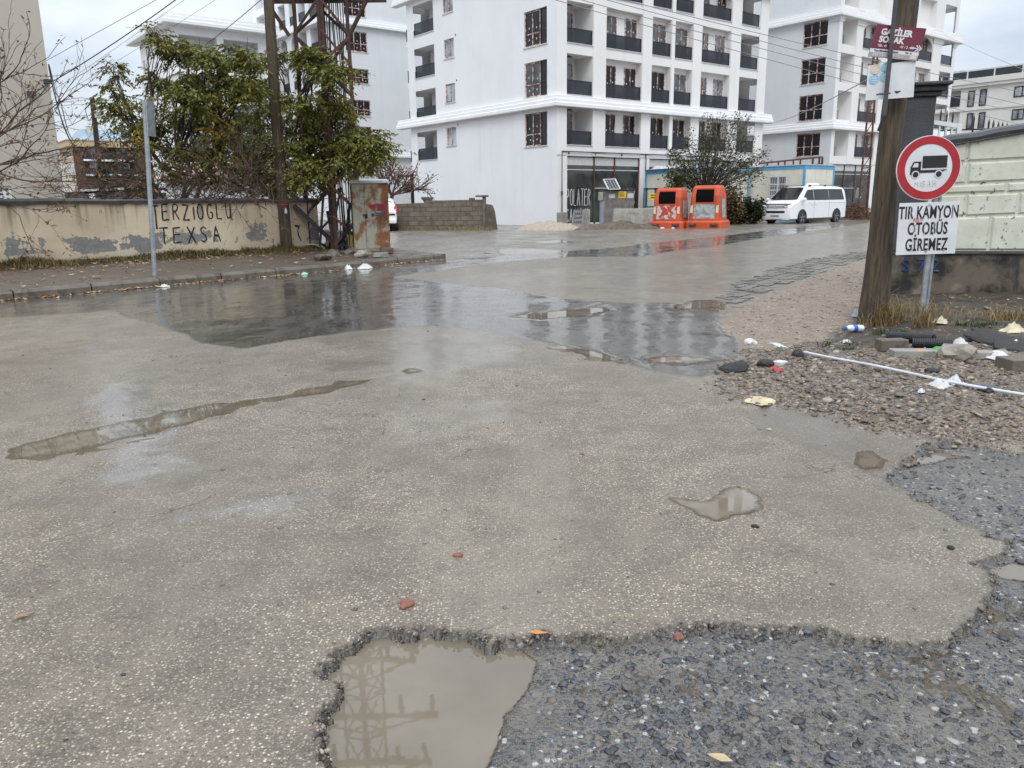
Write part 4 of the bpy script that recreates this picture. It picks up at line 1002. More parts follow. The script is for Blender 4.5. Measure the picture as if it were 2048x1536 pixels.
# low dark neighbour under it
# ---------------------------------------------------------------- cream block far right
K6 = AT(1993, 425, 97); K6.z = 0
A6 = thing('apartment_building', 'cream apartment block with a dark roof parapet rail beyond the right hand wall', 'apartment building', K6, RZU)
def L6(px, py):
    p = PLN(px, py, K6, U3); return ((p-K6).dot(V3), p.z)
c6 = lambda x, y: L6(1880+x*.13023, 100+y*.13023)
zc0 = c6(850,535)[1]; zc1 = c6(850,400)[1]; zr = c6(850,262)[1]; zb = c6(850,880)[1]
M['cream3'] = pm('pale_cream_render', (.62,.60,.56), .75, .05, .6)
mb = MB(); vL = 16; vR = -14
op = [(c6(320,700)[0], 15.0, c6(320,880)[1]+.1, c6(330,620)[1], 1.0, None), (c6(300,1000)[0], 15.0, c6(300,1130)[1], c6(300,945)[1], .6, None)]
holes_wall(mb, leftP, vR, vL, -.3, zc0, op, (0, 0)); mb.quad((0,vR,zc1),(12,vR,zc1),(12,vL,zc1),(0,vL,zc1)); mb.quad((0,vR,0),(12,vR,0),(12,vR,zc1),(0,vR,zc1))
for zz in (zb, zb-2.9): pbox(mb, leftP, vR, vL, -.12, -.003, zz-.12, zz+.12)
mb.build('wall', M['cream3'], A6)
mb = MB(); pbox(mb, leftP, vR-.3, vL, -.35, .2, zc0, zc0+.35*(zc1-zc0)); pbox(mb, leftP, vR-.4, vL, -.5, .2, zc0+.35*(zc1-zc0)+.01, zc1); mb.build('cornice', M['cream3'], A6)
mb = MB(); pbox(mb, leftP, vR, vL, -.1, -.06, zc1+.05, zr-.15); mb.mi = 1; pbox(mb, leftP, vR, vL, -.13, -.03, zr-.12, zr)
for x in range(-13, 16, 3): pbox(mb, leftP, x-.08, x+.08, -.16, -.11, zc1, zr-.13)
mb.build('parapet_rail', [pm('dark_parapet', (.02,.022,.028), .5, .2, 1), M['sill']], A6)
for (x0,y0,x1,y1) in ((430,625,530,870),(610,600,715,855),(1140,550,1400,715),(410,970,505,1210),(590,955,690,1195),(1105,905,1290,1070),(1400,880,1600,1040)):
    a = c6(x1,(y0+y1)/2); b = c6(x0,(y0+y1)/2); z1 = c6((x0+x1)/2,y0)[1]; z0 = c6((x0+x1)/2,y1)[1]
    window(A6, leftP, min(a[0],b[0]), max(a[0],b[0]), z0, z1, -.02, [M['black_metal'], M['glass_pale'] if x0 > 1000 else M['glass']], 2 if x0 > 1000 else 1, stickers=False, fw=.12)
railing(A6, leftP, op[0][0]+.1, 14.9, op[0][2], 1.0); window(A6, leftP, op[0][0]+.4, op[0][0]+2.2, op[0][2]+.1, op[0][3]-.5, 1.0, [M['black_metal'], M['glass']], 2, stickers=False)
mb = MB(); mb.add([(1,11,zc1),(6,11,zc1),(6,16,zc1),(1,16,zc1),(3.5,12,zc1+2.2),(3.5,16,zc1+2.2)],[(0,1,4),(1,2,5,4),(2,3,5),(3,0,4,5)]); mb.build('attic_roof', M['brick'], A6)
mb = MB()
for v in (6.2, 7.1): mb.lathe([(.02,0),(.3,.1),(.45,.3)],12,(1.2,v,zc1+.9)); mb.tube([(1.2,v,zc1),(1.2,v,zc1+.95)],.04,6)
mb.build('satellite_dish', M['sill'], A6)

# ---------------------------------------------------------------- plain beige house end, left
K7 = AT(131, 400, 24); K7.z = .2
A7 = thing('house', 'plain beige rendered house end filling the upper left behind the graffiti wall', 'house', K7, math.atan2(-wd.y, -wd.x))
mb = MB(); z0 = AT(10,420,20).z
lw = PLN(22,372,K7,left_of(wd)); l2 = PLN(-20,372,K7,left_of(wd)); a = (lw-K7).dot(-wd); b = (l2-K7).dot(-wd)
zt = lw.z; zb_ = PLN(22,402,K7,left_of(wd)).z
P7 = lambda u, d, z: (u, -d, z)
holes_wall(mb, P7, 0, 16, -.3, 13, [(a, b, zb_-.2, zt-.2, .15, None)], (0, 0))
mb.quad((0,0,-.3),(0,0,13),(0,-10,13),(0,-10,-.3)); mb.quad((16,0,-.3),(16,0,13),(16,-10,13),(16,-10,-.3)); mb.quad((0,0,13),(16,0,13),(16,-10,13),(0,-10,13))
mb.build('wall', M['beige'], A7)
window(A7, P7, a, b, zb_-.2, zt-.2, .1, [M['white_plastic'], M['glass']], 3, rows=(.3,.6), stickers=False)
mb = MB(); 
for px, py in ((95,168),(62,192)):
    p = PLN(px,py,K7,left_of(wd)); mb.box((p-K7).dot(-wd)-.1,(p-K7).dot(-wd)+.1,.002,.12,p.z-.2,p.z-.08)
mb.build('wall_bracket', M['dark_metal'], A7)
# ================================================================== WALLS, POLES, PYLON, STREET THINGS
def local_frame(o):
    bpy.context.view_layer.update(); return o.matrix_world.inverted()
# ---- long rendered wall with sprayed letters
def mat_wall():
    t = NT('peeling_cream_wall'); v = t.coord(); s = t.sep(v)
    z = s[2]
    n1 = t.noise(v, 1.15, 7, .62); n2 = t.noise(v, 7, 6, .6); n3 = t.noise(v, 26, 4)
    cream = t.mix(t.ramp(t.noise(v, .7, 5),.3,.7), (.50,.395,.265), (.66,.555,.40))
    cream = t.mix(t.math('MULTIPLY', t.ramp(n2,.5,.75), .30), cream, (.36,.285,.20))
    # rain streaks from the coping
    vd = t.coord((1,1,.05)); dr = t.noise(vd, 5.5, 6, .65)
    tp = t.math('MULTIPLY', t.ramp(dr,.46,.70), t.ramp(z, .75, 1.42))
    cream = t.mix(t.math('MULTIPLY', tp, .75), cream, (.12,.085,.055))
    cream = t.mix(t.math('MULTIPLY', t.ramp(z,.62,.30), t.math('MULTIPLY', t.ramp(n1,.3,.7), .6)), cream, (.24,.195,.14))
    # bare cement where the render came off
    band = t.math('MULTIPLY', t.ramp(z,.42,.56), t.ramp(z,1.02,.72))
    x = t.math('ADD', n1, t.math('MULTIPLY', t.math('SUBTRACT', n2, .5), .45))
    m = t.ramp(t.math('ADD', x, t.math('MULTIPLY', band, .17)), .652, .665)
    chips = t.ramp(t.math('ADD', t.noise(v, 4.2, 5, .6), t.math('MULTIPLY', t.math('SUBTRACT', n3, .5), .3)), .672, .682)
    m = t.math('MAXIMUM', m, chips)
    c = t.mix(m, cream, t.mix(t.ramp(n2,.3,.7), (.17,.165,.155), (.25,.24,.225)))
    t.base(c); t.rough(.8)
    t.nrm(t.bump(t.math('SUBTRACT', t.math('MULTIPLY', n2, .5), m), .5, .02)); return t.m
M['wall'] = mat_wall()
WL = thing('boundary_wall', 'long low cream plaster wall with peeling patches and black sprayed words', 'wall', (WA.x,WA.y,0), math.atan2(wd.y, wd.x))
WLN = (WB-WA).length
bb = 9.0
def wl(px, py):
    p = PLN(px, py, WA, nW); return (p-WA).dot(wd), p.z
ztl, ztr = wl(0,407)[1], wl(635,403)[1]
mb = MB(); ns = 60
for i in range(ns):
    a, b = -bb+(WLN+bb)*i/ns, -bb+(WLN+bb)*(i+1)/ns
    za, zb2 = ztl+(ztr-ztl)*max(a,0)/WLN, ztl+(ztr-ztl)*max(b,0)/WLN
    mb.quad((a,0,.1),(b,0,.1),(b,0,zb2),(a,0,za)); mb.quad((a,.2,.1),(b,.2,.1),(b,.2,zb2),(a,.2,za)); mb.quad((a,0,za),(b,0,zb2),(b,.2,zb2),(a,.2,za))
mb.quad((WLN,0,.1),(WLN,.2,.1),(WLN,.2,ztr),(WLN,0,ztr)); mb.quad((-bb,0,.1),(-bb,.2,.1),(-bb,.2,ztl),(-bb,0,ztl))
mb.build('render', M['wall'], WL)
mb = MB(); q = random.Random(4); rows = []
for i in range(121):
    a = -bb+(WLN+.03+bb)*i/120; z = ztl+(ztr-ztl)*max(min(a,WLN),0)/WLN
    lo = z-.01-q.uniform(0,.035)*(.5+.5*math.sin(a*3)); hi = z+.075+.012*math.sin(a*1.7)+q.uniform(-.006,.006)
    rows.append([(a,-.045,lo),(a,-.055,z+.04),(a,-.02,hi),(a,.2,hi+.01),(a,.24,z+.002)])
for r0, r1 in zip(rows, rows[1:]):
    for k in range(4): mb.quad(r0[k], r1[k], r1[k+1], r0[k+1])
mb.add(rows[-1], [(0,1,2,3,4)])
mb.build('coping', pm('wet_dark_coping', (.055,.05,.046), .4, .35, 5, .4, 40), WL)
mb = MB(); M['spray'] = pm('black_spray_paint', (.012,.012,.014), .6, .2, 20)
def spray(txt, px0, px1, pt, pb, seed, skew=0):
    x0, zt = wl(px0, pt); x1, _ = wl(px1, pt); _, zb3 = wl((px0+px1)/2, pb)
    n = sum(.45 if c in 'Ii' else 1 for c in txt); w_ = (x1-x0)/n/.86
    scrawl(mb, txt, lambda x, y: (x0+x, .008, zb3+y+skew*x), zt-zb3, w_*.80, .023, 1.06, .04, seed)
spray('T', 303, 322, 412, 458, 3); spray('ER', 322, 366, 408, 440, 4); spray('Z', 364, 384, 410, 440, 5); spray('iOGLU', 384, 470, 408, 438, 6)
mb.build('graffiti', M['spray'], WL); mb = MB()
spray('TE', 318, 372, 456, 486, 7); spray('XSA', 374, 450, 454, 484, 8)
mb.build('graffiti', M['spray'], WL)
mb = MB(); x0, z0 = wl(594, 462); 
mb.tube([(x0-.05,-.003,z0+.13),(x0+.07,-.003,z0+.12),(x0+.02,-.003,z0+.02),(x0+.03,-.003,z0-.1),(x0+.10,-.003,z0-.25)],[.03,.04,.015,.02,.012],5)
mb.build('paint_mark', M['black_metal'], WL)

# ---- thin galvanised post with a sign seen from behind
p = G(309,548,.19); t_ = AT(289,200,p.y)
S1 = thing('sign_post', 'thin galvanised post with the back of a narrow sign plate standing on the left pavement', 'sign post', p)
mb = MB(); d = t_-p; mb.tube([Vector((0,0,-.1)), d*.5, d], .042, 12); mb.build('pole', M['steel'], S1)
mb = MB(); k = d*.80; e = d*1.0; ax = Vector((.02,.99,0)).normalized()
for o0 in (0,): mb.add([k-ax*.1+Vector((.06,0,0)),k+ax*.2+Vector((.06,0,0)),e+ax*.2+Vector((.06,0,0)),e-ax*.1+Vector((.06,0,0)),k-ax*.1+Vector((.075,0,0)),k+ax*.2+Vector((.075,0,0)),e+ax*.2+Vector((.075,0,0)),e-ax*.1+Vector((.075,0,0))],[(0,1,2,3),(4,7,6,5),(0,4,5,1),(1,5,6,2),(2,6,7,3),(3,7,4,0)])
mb.build('sign_plate', M['steel'], S1)

# ---- wooden pole in front of the wall
p = G(574,503,.27); 
S2 = thing('utility_pole', 'round wooden utility pole standing against the end of the graffiti wall', 'utility pole', p)
mb = MB(); mb.tube([(0,0,-.2),(0,0,.5),(-.02,0,3),(.02,0,6),(.03,0,9.2)],[.145,.138,.128,.118,.105],14); mb.build('pole', M['wood'], S2)
mb = MB(); mb.bar((-.9,0,8.6),(.9,0,8.6),.1,.1)
for x in (-.8,-.3,.3,.8): mb.lathe([(.02,0),(.05,.05),(.03,.1),(.05,.14),(.02,.2)],8,(x,0,8.65))
mb.build('cross_arm', M['dark_metal'], S2)
zz = AT(573,407,p.y).z
o = MB(); o.tube([(p.x+.142*math.cos(a),p.y+.142*math.sin(a),zz+.03*math.sin(a)) for a in [i*.45 for i in range(15)]],.012,5); o.tube([(p.x+.06,p.y-.17,zz),(p.x+.10,p.y-.19,zz-.12)],.008,5)
o.mi = 1; o.lathe([(.01,0),(.035,.03),(.03,.1),(.015,.14)],8,(p.x+.10,p.y-.19,zz-.25))
tag(o.build('tied_cord', [M['red_plastic'], M['white_plastic']]), 'short red cord with a white bulb tied round the wooden pole by the wall', 'cord')

# ---- rusty lattice pylon
p = G(671,499,.26); PY = p.copy()
S3 = thing('lattice_pylon', 'tall rusty lattice pylon carrying a transformer, standing right of the graffiti wall', 'pylon', p)
rad = .70; legs = []
for k, a in enumerate((190.5, 280.5, 10.5, 100.5)):
    # lateral left, front, right, back
    ang = R_(a) ; legs.append(Vector((rad*math.cos(ang), rad*math.sin(ang), 0)))
PH = 15.2
for k, lg in enumerate(legs):
    mb = MB(); n1 = (legs[(k+1)%4]-lg).normalized(); n2 = (legs[k-1]-lg).normalized(); w_ = .12
    for nn in (n1, n2):
        b = nn*w_; th_ = (n2 if nn is n1 else n1)*.012
        vs = [lg, lg+b, lg+b+th_, lg+th_]; tp = Vector((0,0,PH))
        mb.add([v+Vector((0,0,-.2)) for v in vs]+[v*.86+tp for v in vs], [(0,1,2,3),(7,6,5,4)]+[(i,(i+1)%4,(i+1)%4+4,i+4) for i in range(4)])
    mb.build('leg', M['rust'], S3)
H_ = 1.42
for k in range(4):
    mb = MB(); a, b = legs[k], legs[(k+1)%4]; z = .15; fl = k % 2
    while z < PH-.5:
        s0, s1 = 1-.14*z/PH, 1-.14*(z+H_)/PH
        A0, A1_ = (a, b) if fl else (b, a)
        mb.bar(A0*s0+Vector((0,0,z)), A1_*s1+Vector((0,0,z+H_*.5)), .075, .012, up=(A0+A1_)); mb.bar(A1_*s1+Vector((0,0,z+H_*.5)), A0*s1+Vector((0,0,z+H_)), .075, .012, up=(A0+A1_))
        if k in (1,3): mb.bar(A1_*s0+Vector((0,0,z)), A0*s0+Vector((0,0,z+H_*.5)), .06, .012, up=-(A0+A1_))
        z += H_
    mb.build('bracing', M['rust2'] if k in (1,) else M['rust'], S3)
zp = AT(660,-14,p.y).z-p.z
mb = MB()
for s in (-.62,.62): mb.bar((-1.35,s,zp),(1.5,s,zp),.12,.14)
for x in (-1.2,-.4,.4,1.2): mb.bar((x,-.8,zp+.13),(x,.8,zp+.13),.1,.08)
mb.bar((1.4,-.62,zp),(.72,-.3,zp-1.0),.07); mb.bar((-1.3,-.62,zp),(-.72,-.3,zp-1.0),.07)
mb.build('platform', M['rust'], S3)
mb = MB(); mb.box(-.55,.55,-.4,.4,zp+.2,zp+1.25); 
for i in range(8): mb.box(-.6+.15*i,-.57+.15*i,-.52,-.41,zp+.3,zp+1.15)
for x in (-.35,0,.35): mb.lathe([(.05,0),(.09,.05),(.05,.1),(.09,.16),(.05,.22),(.03,.4)],8,(x,0,zp+1.26))
mb.build('transformer', M['olive'], S3)
for zc, wdt in ((9.6,1.9),(11.2,1.6),(13.0,2.2),(14.6,1.9)):
    mb = MB(); mb.bar((-wdt,0,zc),(wdt,0,zc),.14,.14); mb.bar((-wdt*.9,0,zc),(0,0,zc+.7),.06); mb.bar((wdt*.9,0,zc),(0,0,zc+.7),.06)
    for x in (-wdt*.92,-wdt*.5,wdt*.5,wdt*.92):
        mb.lathe([(.03,0),(.09,-.05),(.04,-.1),(.09,-.18),(.04,-.23),(.09,-.31),(.04,-.4),(.07,-.5)],8,(x,0,zc-.08))
    mb.build('cross_arm', M['rust'], S3)
mb = MB(); q = random.Random(9)
for i in range(8):
    x = .16+.055*i; y = -.1+q.uniform(-.15,.15)
    mb.tube([(x+q.uniform(-.03,.03)+.02*math.sin(j+i), y+q.uniform(-.03,.03), -.1+j*.9) for j in range(8)], q.uniform(.012,.026), 5)
mb.build('cable_bundle', M['black_rubber'], S3)
mb = MB()
for i in range(5):
    x0 = -.35+.2*i; mb.bar((x0,.05*i-.3,-.1),(x0+q.uniform(-.3,.5),.2*i-.3,q.uniform(.9,2.2)),.06,.05)
mb.bar((-.85,-.5,1.12),(.15,-.2,.05),.13,.1); mb.bar((.1,-.3,.1),(.55,-.55,.62),.09,.09)
mb.build('lashed_beams', M['black_metal'], S3)

# ---- rusty cabinet
def mat_cab():
    t = NT('rusting_cabinet_paint'); v = t.coord(); n = t.noise(v, 3.1, 7, .62); n2 = t.noise(t.coord((1,1,.25)), 7, 6, .6)
    s = t.sep(v); c = t.mix(t.ramp(n2,.3,.7), (.36,.335,.26), (.50,.47,.38))
    c = t.mix(t.ramp(t.math('ADD', t.math('ADD', t.math('MULTIPLY', n, .65), t.math('MULTIPLY', n2, .35)), t.math('MULTIPLY', t.ramp(s[0],-.1,.45), .10)), .485, .60), c, t.mix(t.ramp(n2,.35,.65), (.16,.052,.014), (.30,.12,.03)))
    c = t.mix(t.math('MULTIPLY', t.ramp(n2,.55,.7), .5), c, (.12,.06,.03)); t.base(c); t.rough(.6); return t.m
M['cab'] = mat_cab()
a, b = G(716,501,.22), G(776,503,.22); c = (a+b)/2; ww = (b-a).length/2; hz = AT(745,361,c.y).z-c.z
S4 = thing('electrical_cabinet', 'tall pale green street cabinet streaked with rust, red heart sprayed on its door', 'cabinet', c, R_(13))
ww *= .86
mb = MB(); mb.box(-ww,ww,0,.55,0,hz-.06); mb.build('body', M['cab'], S4, bevel=.012)
mb = MB(); mb.add([(-ww-.05,-.07,hz-.06),(ww+.05,-.07,hz-.06),(ww+.05,.6,hz-.06),(-ww-.05,.6,hz-.06),(-ww-.03,-.05,hz),(ww+.03,-.05,hz),(ww+.02,.58,hz+.05),(-ww-.02,.58,hz+.05)],[(0,3,2,1),(4,5,6,7),(0,1,5,4),(1,2,6,5),(2,3,7,6),(3,0,4,7)])
mb.build('roof', M['sign_white'], S4)
xs = -ww+.34*ww*2
for a_, b_ in ((-ww+.02, xs-.008),(xs+.008, ww-.02)):
    mb = MB(); mb.box(a_,b_,-.022,-.001,.06,hz-.1); dr = mb.build('door', M['cab'], S4, bevel=.006)
    if b_ > 0:
        mb = MB(); x0, z0 = (a_+b_)/2-.10, hz*.63; k = .10
        mb.prism([(x0+k*math.sin(t)**3, z0+k*.8*(13*math.cos(t)-5*math.cos(2*t)-2*math.cos(3*t)-math.cos(4*t))/13) for t in [i*6.283/28 for i in range(28)]], -.027, -.0225); mb.build('heart', M['sign_red'], dr)
        mb = MB(); mb.box(x0+.11,x0+.34,-.027,-.0225,z0-.1,z0+.08); mb.build('red_block', M['sign_red'], dr)
        mb = MB(); scrawl(mb, 'SE', lambda x,y: (x0+.14+x,-.026,z0-.07+y), .12, .11, .010, .9, .05, 3); mb.build('dark_scribble', M['navy'], dr)
        mb = MB(); mb.tube([(x0,-.024,z0-.2),(x0,-.029,z0-.2)],.045,12)
        for i in range(2): mb.box(x0+.06,x0+.32-.06*i,-.027,-.0225,z0-.17-.055*i,z0-.145-.055*i)
        mb.build('stencil_line', M['navy'], dr)
mb = MB(); mb.box(xs-.05,xs+.06,-.06,-.023,hz*.5,hz*.53); mb.tube([(xs+.03,-.05,hz*.5),(xs+.03,-.05,hz*.47)],.03,8); mb.build('lock', M['black_metal'], S4)

# ---- white service box with warning label, leaning
a, b = G(660,506,.2), G(709,502,.2); c = (a+b)/2
S5 = thing('junction_box', 'low white service box with a yellow warning label leaning beside the rusty cabinet', 'service box', c, 0.1)
ww = (b-a).length/2; hh = AT(685,465,c.y).z-c.z
mb = MB(); mb.box(-ww,ww,0,.3,-.05,hh); mb.build('body', pm('stained_white_metal', (.42,.41,.38), .5, .15, 5, col2=(.2,.17,.13), thr=(.6,.75)), S5, bevel=.015)
mb = MB(); mb.box(-ww-.03,ww+.03,-.04,.33,hh+.001,hh+.05); mb.build('lid', M['sign_white'], S5)
mb = MB(); mb.box(ww-.25,ww-.06,-.008,-.001,hh*.35,hh*.92); lb = mb.build('warning_label', M['yellow'], S5)
mb = MB(); x = ww-.155; z = hh*.62
mb.bar((x-.06,-.011,z-.04),(x+.06,-.011,z-.04),.006,.012); mb.bar((x-.06,-.011,z-.04),(x,-.011,z+.07),.006,.012); mb.bar((x+.06,-.011,z-.04),(x,-.011,z+.07),.006,.012); mb.bar((x,-.011,z-.02),(x,-.011,z+.03),.005,.012)
for i in range(2): mb.box(x-.07,x+.07,-.011,-.0085,hh*.40+.03*i,hh*.41+.03*i)
mb.build('label_print', M['sign_black'], lb)
S5.rotation_euler = (R_(-4), R_(5), .12)

# rubble, bricks and cables at its foot
def rock_thing(name, px, py, size, label, cat, mat, z=.2, flat=.6, group=None, seed=0):
    p = G(px,py,z); mb = MB(); bm = bmesh.new(); bmesh.ops.create_icosphere(bm, subdivisions=2, radius=1); q = random.Random(seed)
    fr = [q.uniform(.6,1.4) for _ in range(6)]
    for v in bm.verts:
        k = 1+.16*math.sin(v.co.x*3*fr[0]+fr[1])+.14*math.sin(v.co.y*4*fr[2]+fr[3]*3)+q.uniform(-.07,.07)
        v.co = Vector((v.co.x*size*k*fr[4], v.co.y*size*k, v.co.z*size*flat*k))
    me = bpy.data.meshes.new(name); bm.to_mesh(me); bm.free(); me.materials.append(mat)
    o = bpy.data.objects.new(name, me); COL.objects.link(o); o.location = (p.x,p.y,p.z+size*flat*.45); o.rotation_euler = (q.uniform(-.2,.2),q.uniform(-.2,.2),q.uniform(0,6))
    return tag(o, label, cat, group)
q = random.Random(3)
for i, (px,py,s,lb) in enumerate([(664,512,.24,'broad broken stone slab on the pavement below the white service box'),(690,500,.20,'grey rubble stone against the foot of the white service box'),(702,508,.22,'brown rubble stone right of the black cables'),(722,512,.20,'flat rubble stone by the kerb below the cabinet door'),(648,518,.18,'small broken stone left of the sawn cables'),(740,494,.16,'rounded stone at the foot of the rusty cabinet')]):
    rock_thing('rubble_stone', px, py, s, lb, 'stone', M['concrete'] if i % 2 else M['kerb'], .2, .45, 'broken stones round the service box', 30+i)
def brick_thing(px, py, L, W, H, rz, label, mat, z=.2, name='brick', cat='brick', group=None, tilt=0):
    p = G(px,py,z); mb = MB(); mb.box(-L/2,L/2,-W/2,W/2,0,H); o = mb.build(name, mat, None, bevel=.006); o.location = p; o.rotation_euler = (tilt, tilt*.5, rz); return tag(o, label, cat, group)
brick_thing(774,506,.30,.2,.13,.25,'brown paving brick lying beside the rusty cabinet, the one farther from the kerb',M['kerb'],.2,group='loose bricks by the cabinet')
brick_thing(762,514,.34,.2,.10,.12,'wide paving brick lying on the kerb edge in front of the rusty cabinet',M['concrete'],.17,group='loose bricks by the cabinet')
def cable(name, pts, r, mat, label, cat='cable', group=None, n=6):
    # smooth through points
    P = [Vector(p) for p in pts]; out = []
    for i in range(len(P)-1):
        p0, p1, p2, p3 = P[max(i-1,0)], P[i], P[i+1], P[min(i+2,len(P)-1)]
        for k in range(8):
            t = k/8; out.append(.5*((2*p1)+(-p0+p2)*t+(2*p0-5*p1+4*p2-p3)*t*t+(-p0+3*p1-3*p2+p3)*t**3))
    out.append(P[-1]); mb = MB(); mb.tube(out, r, n); return tag(mb.build(name, mat, None, smooth=True), label, cat, group)
D_ = 21.0
cable('cable', [AT(660,522,19.5),AT(664,500,20),AT(678,485,20.3),AT(692,490,20.5),AT(700,502,20.6),AT(696,512,20.4)], .034, M['black_rubber'], 'thick black cable arching over in front of the white service box', 'cable')
cable('cable', [AT(667,524,19.6),AT(672,500,20),AT(684,488,20.2),AT(697,500,20.3)], .03, M['black_rubber'], 'thinner black cable looping inside the thick one by the service box', 'cable')
cable('conduit', [G(559,514,.2),AT(572,497,20.3),AT(600,492,20.4),AT(630,490,20.3),AT(652,505,20),AT(662,520,19.6)], .024, M['steel'], 'grey conduit looping low over the pavement from the wooden pole', 'conduit')
cable('conduit', [G(566,515,.2),AT(590,498,20.1),AT(620,489,20.3),AT(645,494,20.2),AT(658,512,19.8)], .02, M['sill'], 'pale conduit crossing the grey one between pole and service box', 'conduit')
cable('hose', [G(715,507,.21),G(730,503,.22),G(742,507,.21),G(728,511,.2),G(716,510,.2),G(736,505,.22)], .02, pm('yellow_hose', (.40,.30,.10), .6), 'tangled yellow hose lying at the cabinet foot', 'hose')

# ---- right foreground: wooden pole with street signs
p = GS(1742,648); PR = p.copy()
S6 = thing('utility_pole', 'thick brown wooden pole in the right foreground carrying street signs', 'utility pole', p)
tp = AT(1813,0,p.y+.05)-p; d = tp.normalized()
mb = MB(); pts = []; rads = []
for i in range(15):
    z = -.3+i*.42; pts.append(d*(z/d.z)+Vector((.015*math.sin(i*.9),0,0))); rads.append(.155-.036*float(smooth(0,1.3,z))-.012*float(smooth(1,5,z))+.003*math.sin(i*2.1))
mb.tube(pts, rads, 22); mb.build('pole', M['wood'], S6, smooth=True)
def pole_at(z): return p+d*((z-p.z)/d.z)
YS = p.y-.24
mb = MB(); a, b = AT(1808,-160,YS-.04), AT(1768,232,YS-.04); mb.bar(a-p, b-p, .042, .012, up=(0,1,0)); mb.bar(b-p, AT(1757,262,YS+.02)-p, .03, .012, up=(0,1,0))
mb.build('steel_strap', M['dark_metal'], S6)
def board(name, corners, Y, mat, label, cat, group=None):
    """flat plate with four measured corners (tl,tr,br,bl), real thickness"""
    c = [AT(x,y,Y+dy) for (x,y,dy) in corners]; n = (c[1]-c[0]).cross(c[3]-c[0]).normalized()
    if n.y > 0: n = -n
    o = thing(name, label, cat, c[0], 0, group)
    mb = MB(); vs = [v-c[0] for v in c]; mb.add(vs+[v-n*.008 for v in vs], [(0,1,2,3),(7,6,5,4),(0,4,5,1),(1,5,6,2),(2,6,7,3),(3,7,4,0)])
    pl = mb.build('plate', mat, o)
    ex, ey = (vs[1]-vs[0]), (vs[3]-vs[0])
    def mtx(u, v, lift=.003):
        q_ = vs[0]+ex*u+ey*v+n*lift; X = ex.normalized(); Y_ = -ey.normalized()
        return Matrix(((X.x,Y_.x,n.x,q_.x),(X.y,Y_.y,n.y,q_.y),(X.z,Y_.z,n.z,q_.z),(0,0,0,1)))
    def quad(nm, u0, v0, u1, v1, m, lift=.002):
        k = MB(); k.add([vs[0]+ex*u+ey*v+n*lift for u,v in ((u0,v0),(u1,v0),(u1,v1),(u0,v1))], [(0,1,2,3)]); return k.build(nm, m, o)
    return o, mtx, quad, ex.length, ey.length
S7, mt, qd, W7, H7 = board('street_sign', [(1755,48,0),(1853,57,0),(1836,122,0),(1736,113,0)], YS, M['maroon'], 'tilted maroon street name sign reading GAZILER SOKAK', 'street sign')
qd('white_strip',0,.74,1,.85,M['sign_white']); qd('grey_strip',0,.85,1,1,M['grey_print'])
text_mesh('lettering', 'GAZİLER', H7*.26, M['sign_white'], S7, mt(.12,.22), 'LEFT', .004, .001, 1.0, .95)
text_mesh('lettering', 'SOKAK', H7*.26, M['sign_white'], S7, mt(.12,.45), 'LEFT', .004, .001, 1.0, .95)
text_mesh('small_lettering', 'TBL: 42', H7*.10, M['sign_white'], S7, mt(.12,.64), 'LEFT', .0005, .001)
text_mesh('small_lettering', '43 / 2 : 68', H7*.11, M['sign_white'], S7, mt(.58,.63), 'LEFT', .0005, .001)
text_mesh('small_lettering', 'Tuna Mahallesi / İpekyolu', H7*.085, M['sign_black'], S7, mt(.08,.795,.004), 'LEFT', .0006, .001, 1, .9)
text_mesh('small_lettering', 'TEL: 42', H7*.07, M['sign_black'], S7, mt(.72,.795,.004), 'LEFT', .0004, .001)
text_mesh('small_lettering', 'İPEKYOLU / İPEKYOLU', H7*.115, M['sign_white'], S7, mt(.07,.925,.004), 'LEFT', .0006, .001, 1, .85)
qd('paper_patch', .84,.86,.97,.97, M['paper'], .004)
mb = MB(); m_ = mt(.9,.63,.004)
for a, b in (((-.06,0),(.05,0)),((.0,.03),(.035,0)),((.0,-.03),(.035,0)),((.025,.03),(.06,0)),((.025,-.03),(.06,0))):
    mb.bar(m_ @ Vector((*a,0)), m_ @ Vector((*b,0)), .010, .003, up=(0,-1,0))
mb.build('arrow', M['sign_white'], S7)
S8, mt, qd, W8, H8 = board('notice_board', [(1737,131,0),(1832,121,0),(1827,194,0),(1731,201,0)], YS+.02, M['sign_white'], 'blank white board with round blue stickers hanging under the street name sign', 'sign board')
for (u, v, m) in ((.15,.14,'beige_print'),(.37,.10,'sky_blue'),(.14,.42,'sky_blue'),(.36,.37,'sky_blue')):
    mb = MB(); r_ = W8*.105; mm = mt(u, v, .003); mb.add([mm @ Vector((r_*math.cos(a),r_*math.sin(a),0)) for a in [i*6.283/24 for i in range(24)]], [tuple(range(24))]); st = mb.build('sticker', M[m], S8)
    mb = MB(); mm = mt(u, v, .005)
    for rr_ in (.82,): 
        pts = [mm @ Vector((r_*rr_*math.cos(a),r_*rr_*math.sin(a),0)) for a in [i*6.283/24 for i in range(25)]]; mb.tube(pts, .0016, 4)
    if m == 'sky_blue':
        for s in (-1,1): mb.bar(mm @ Vector((-r_*.5,s*r_*.22,0)), mm @ Vector((r_*.5,s*r_*.22,0)), .014, .002, up=(0,-1,0))
    mb.build('sticker_print', M['paper'] if m == 'sky_blue' else M['cream2'], st)
mb = MB(); mm = mt(0,0,.004)
A_ = lambda u, v: mt(u,v,.004) @ Vector((0,0,0))
mb.tube([A_(.22,.86),A_(.3,.85),A_(.37,.87),A_(.43,.845),A_(.52,.86)],.006,4); mb.tube([A_(.6,.82),A_(.66,.85),A_(.74,.83)],[.003,.012,.002],5); mb.tube([A_(.66,.85),A_(.64,.88)],[.008,.002],4)
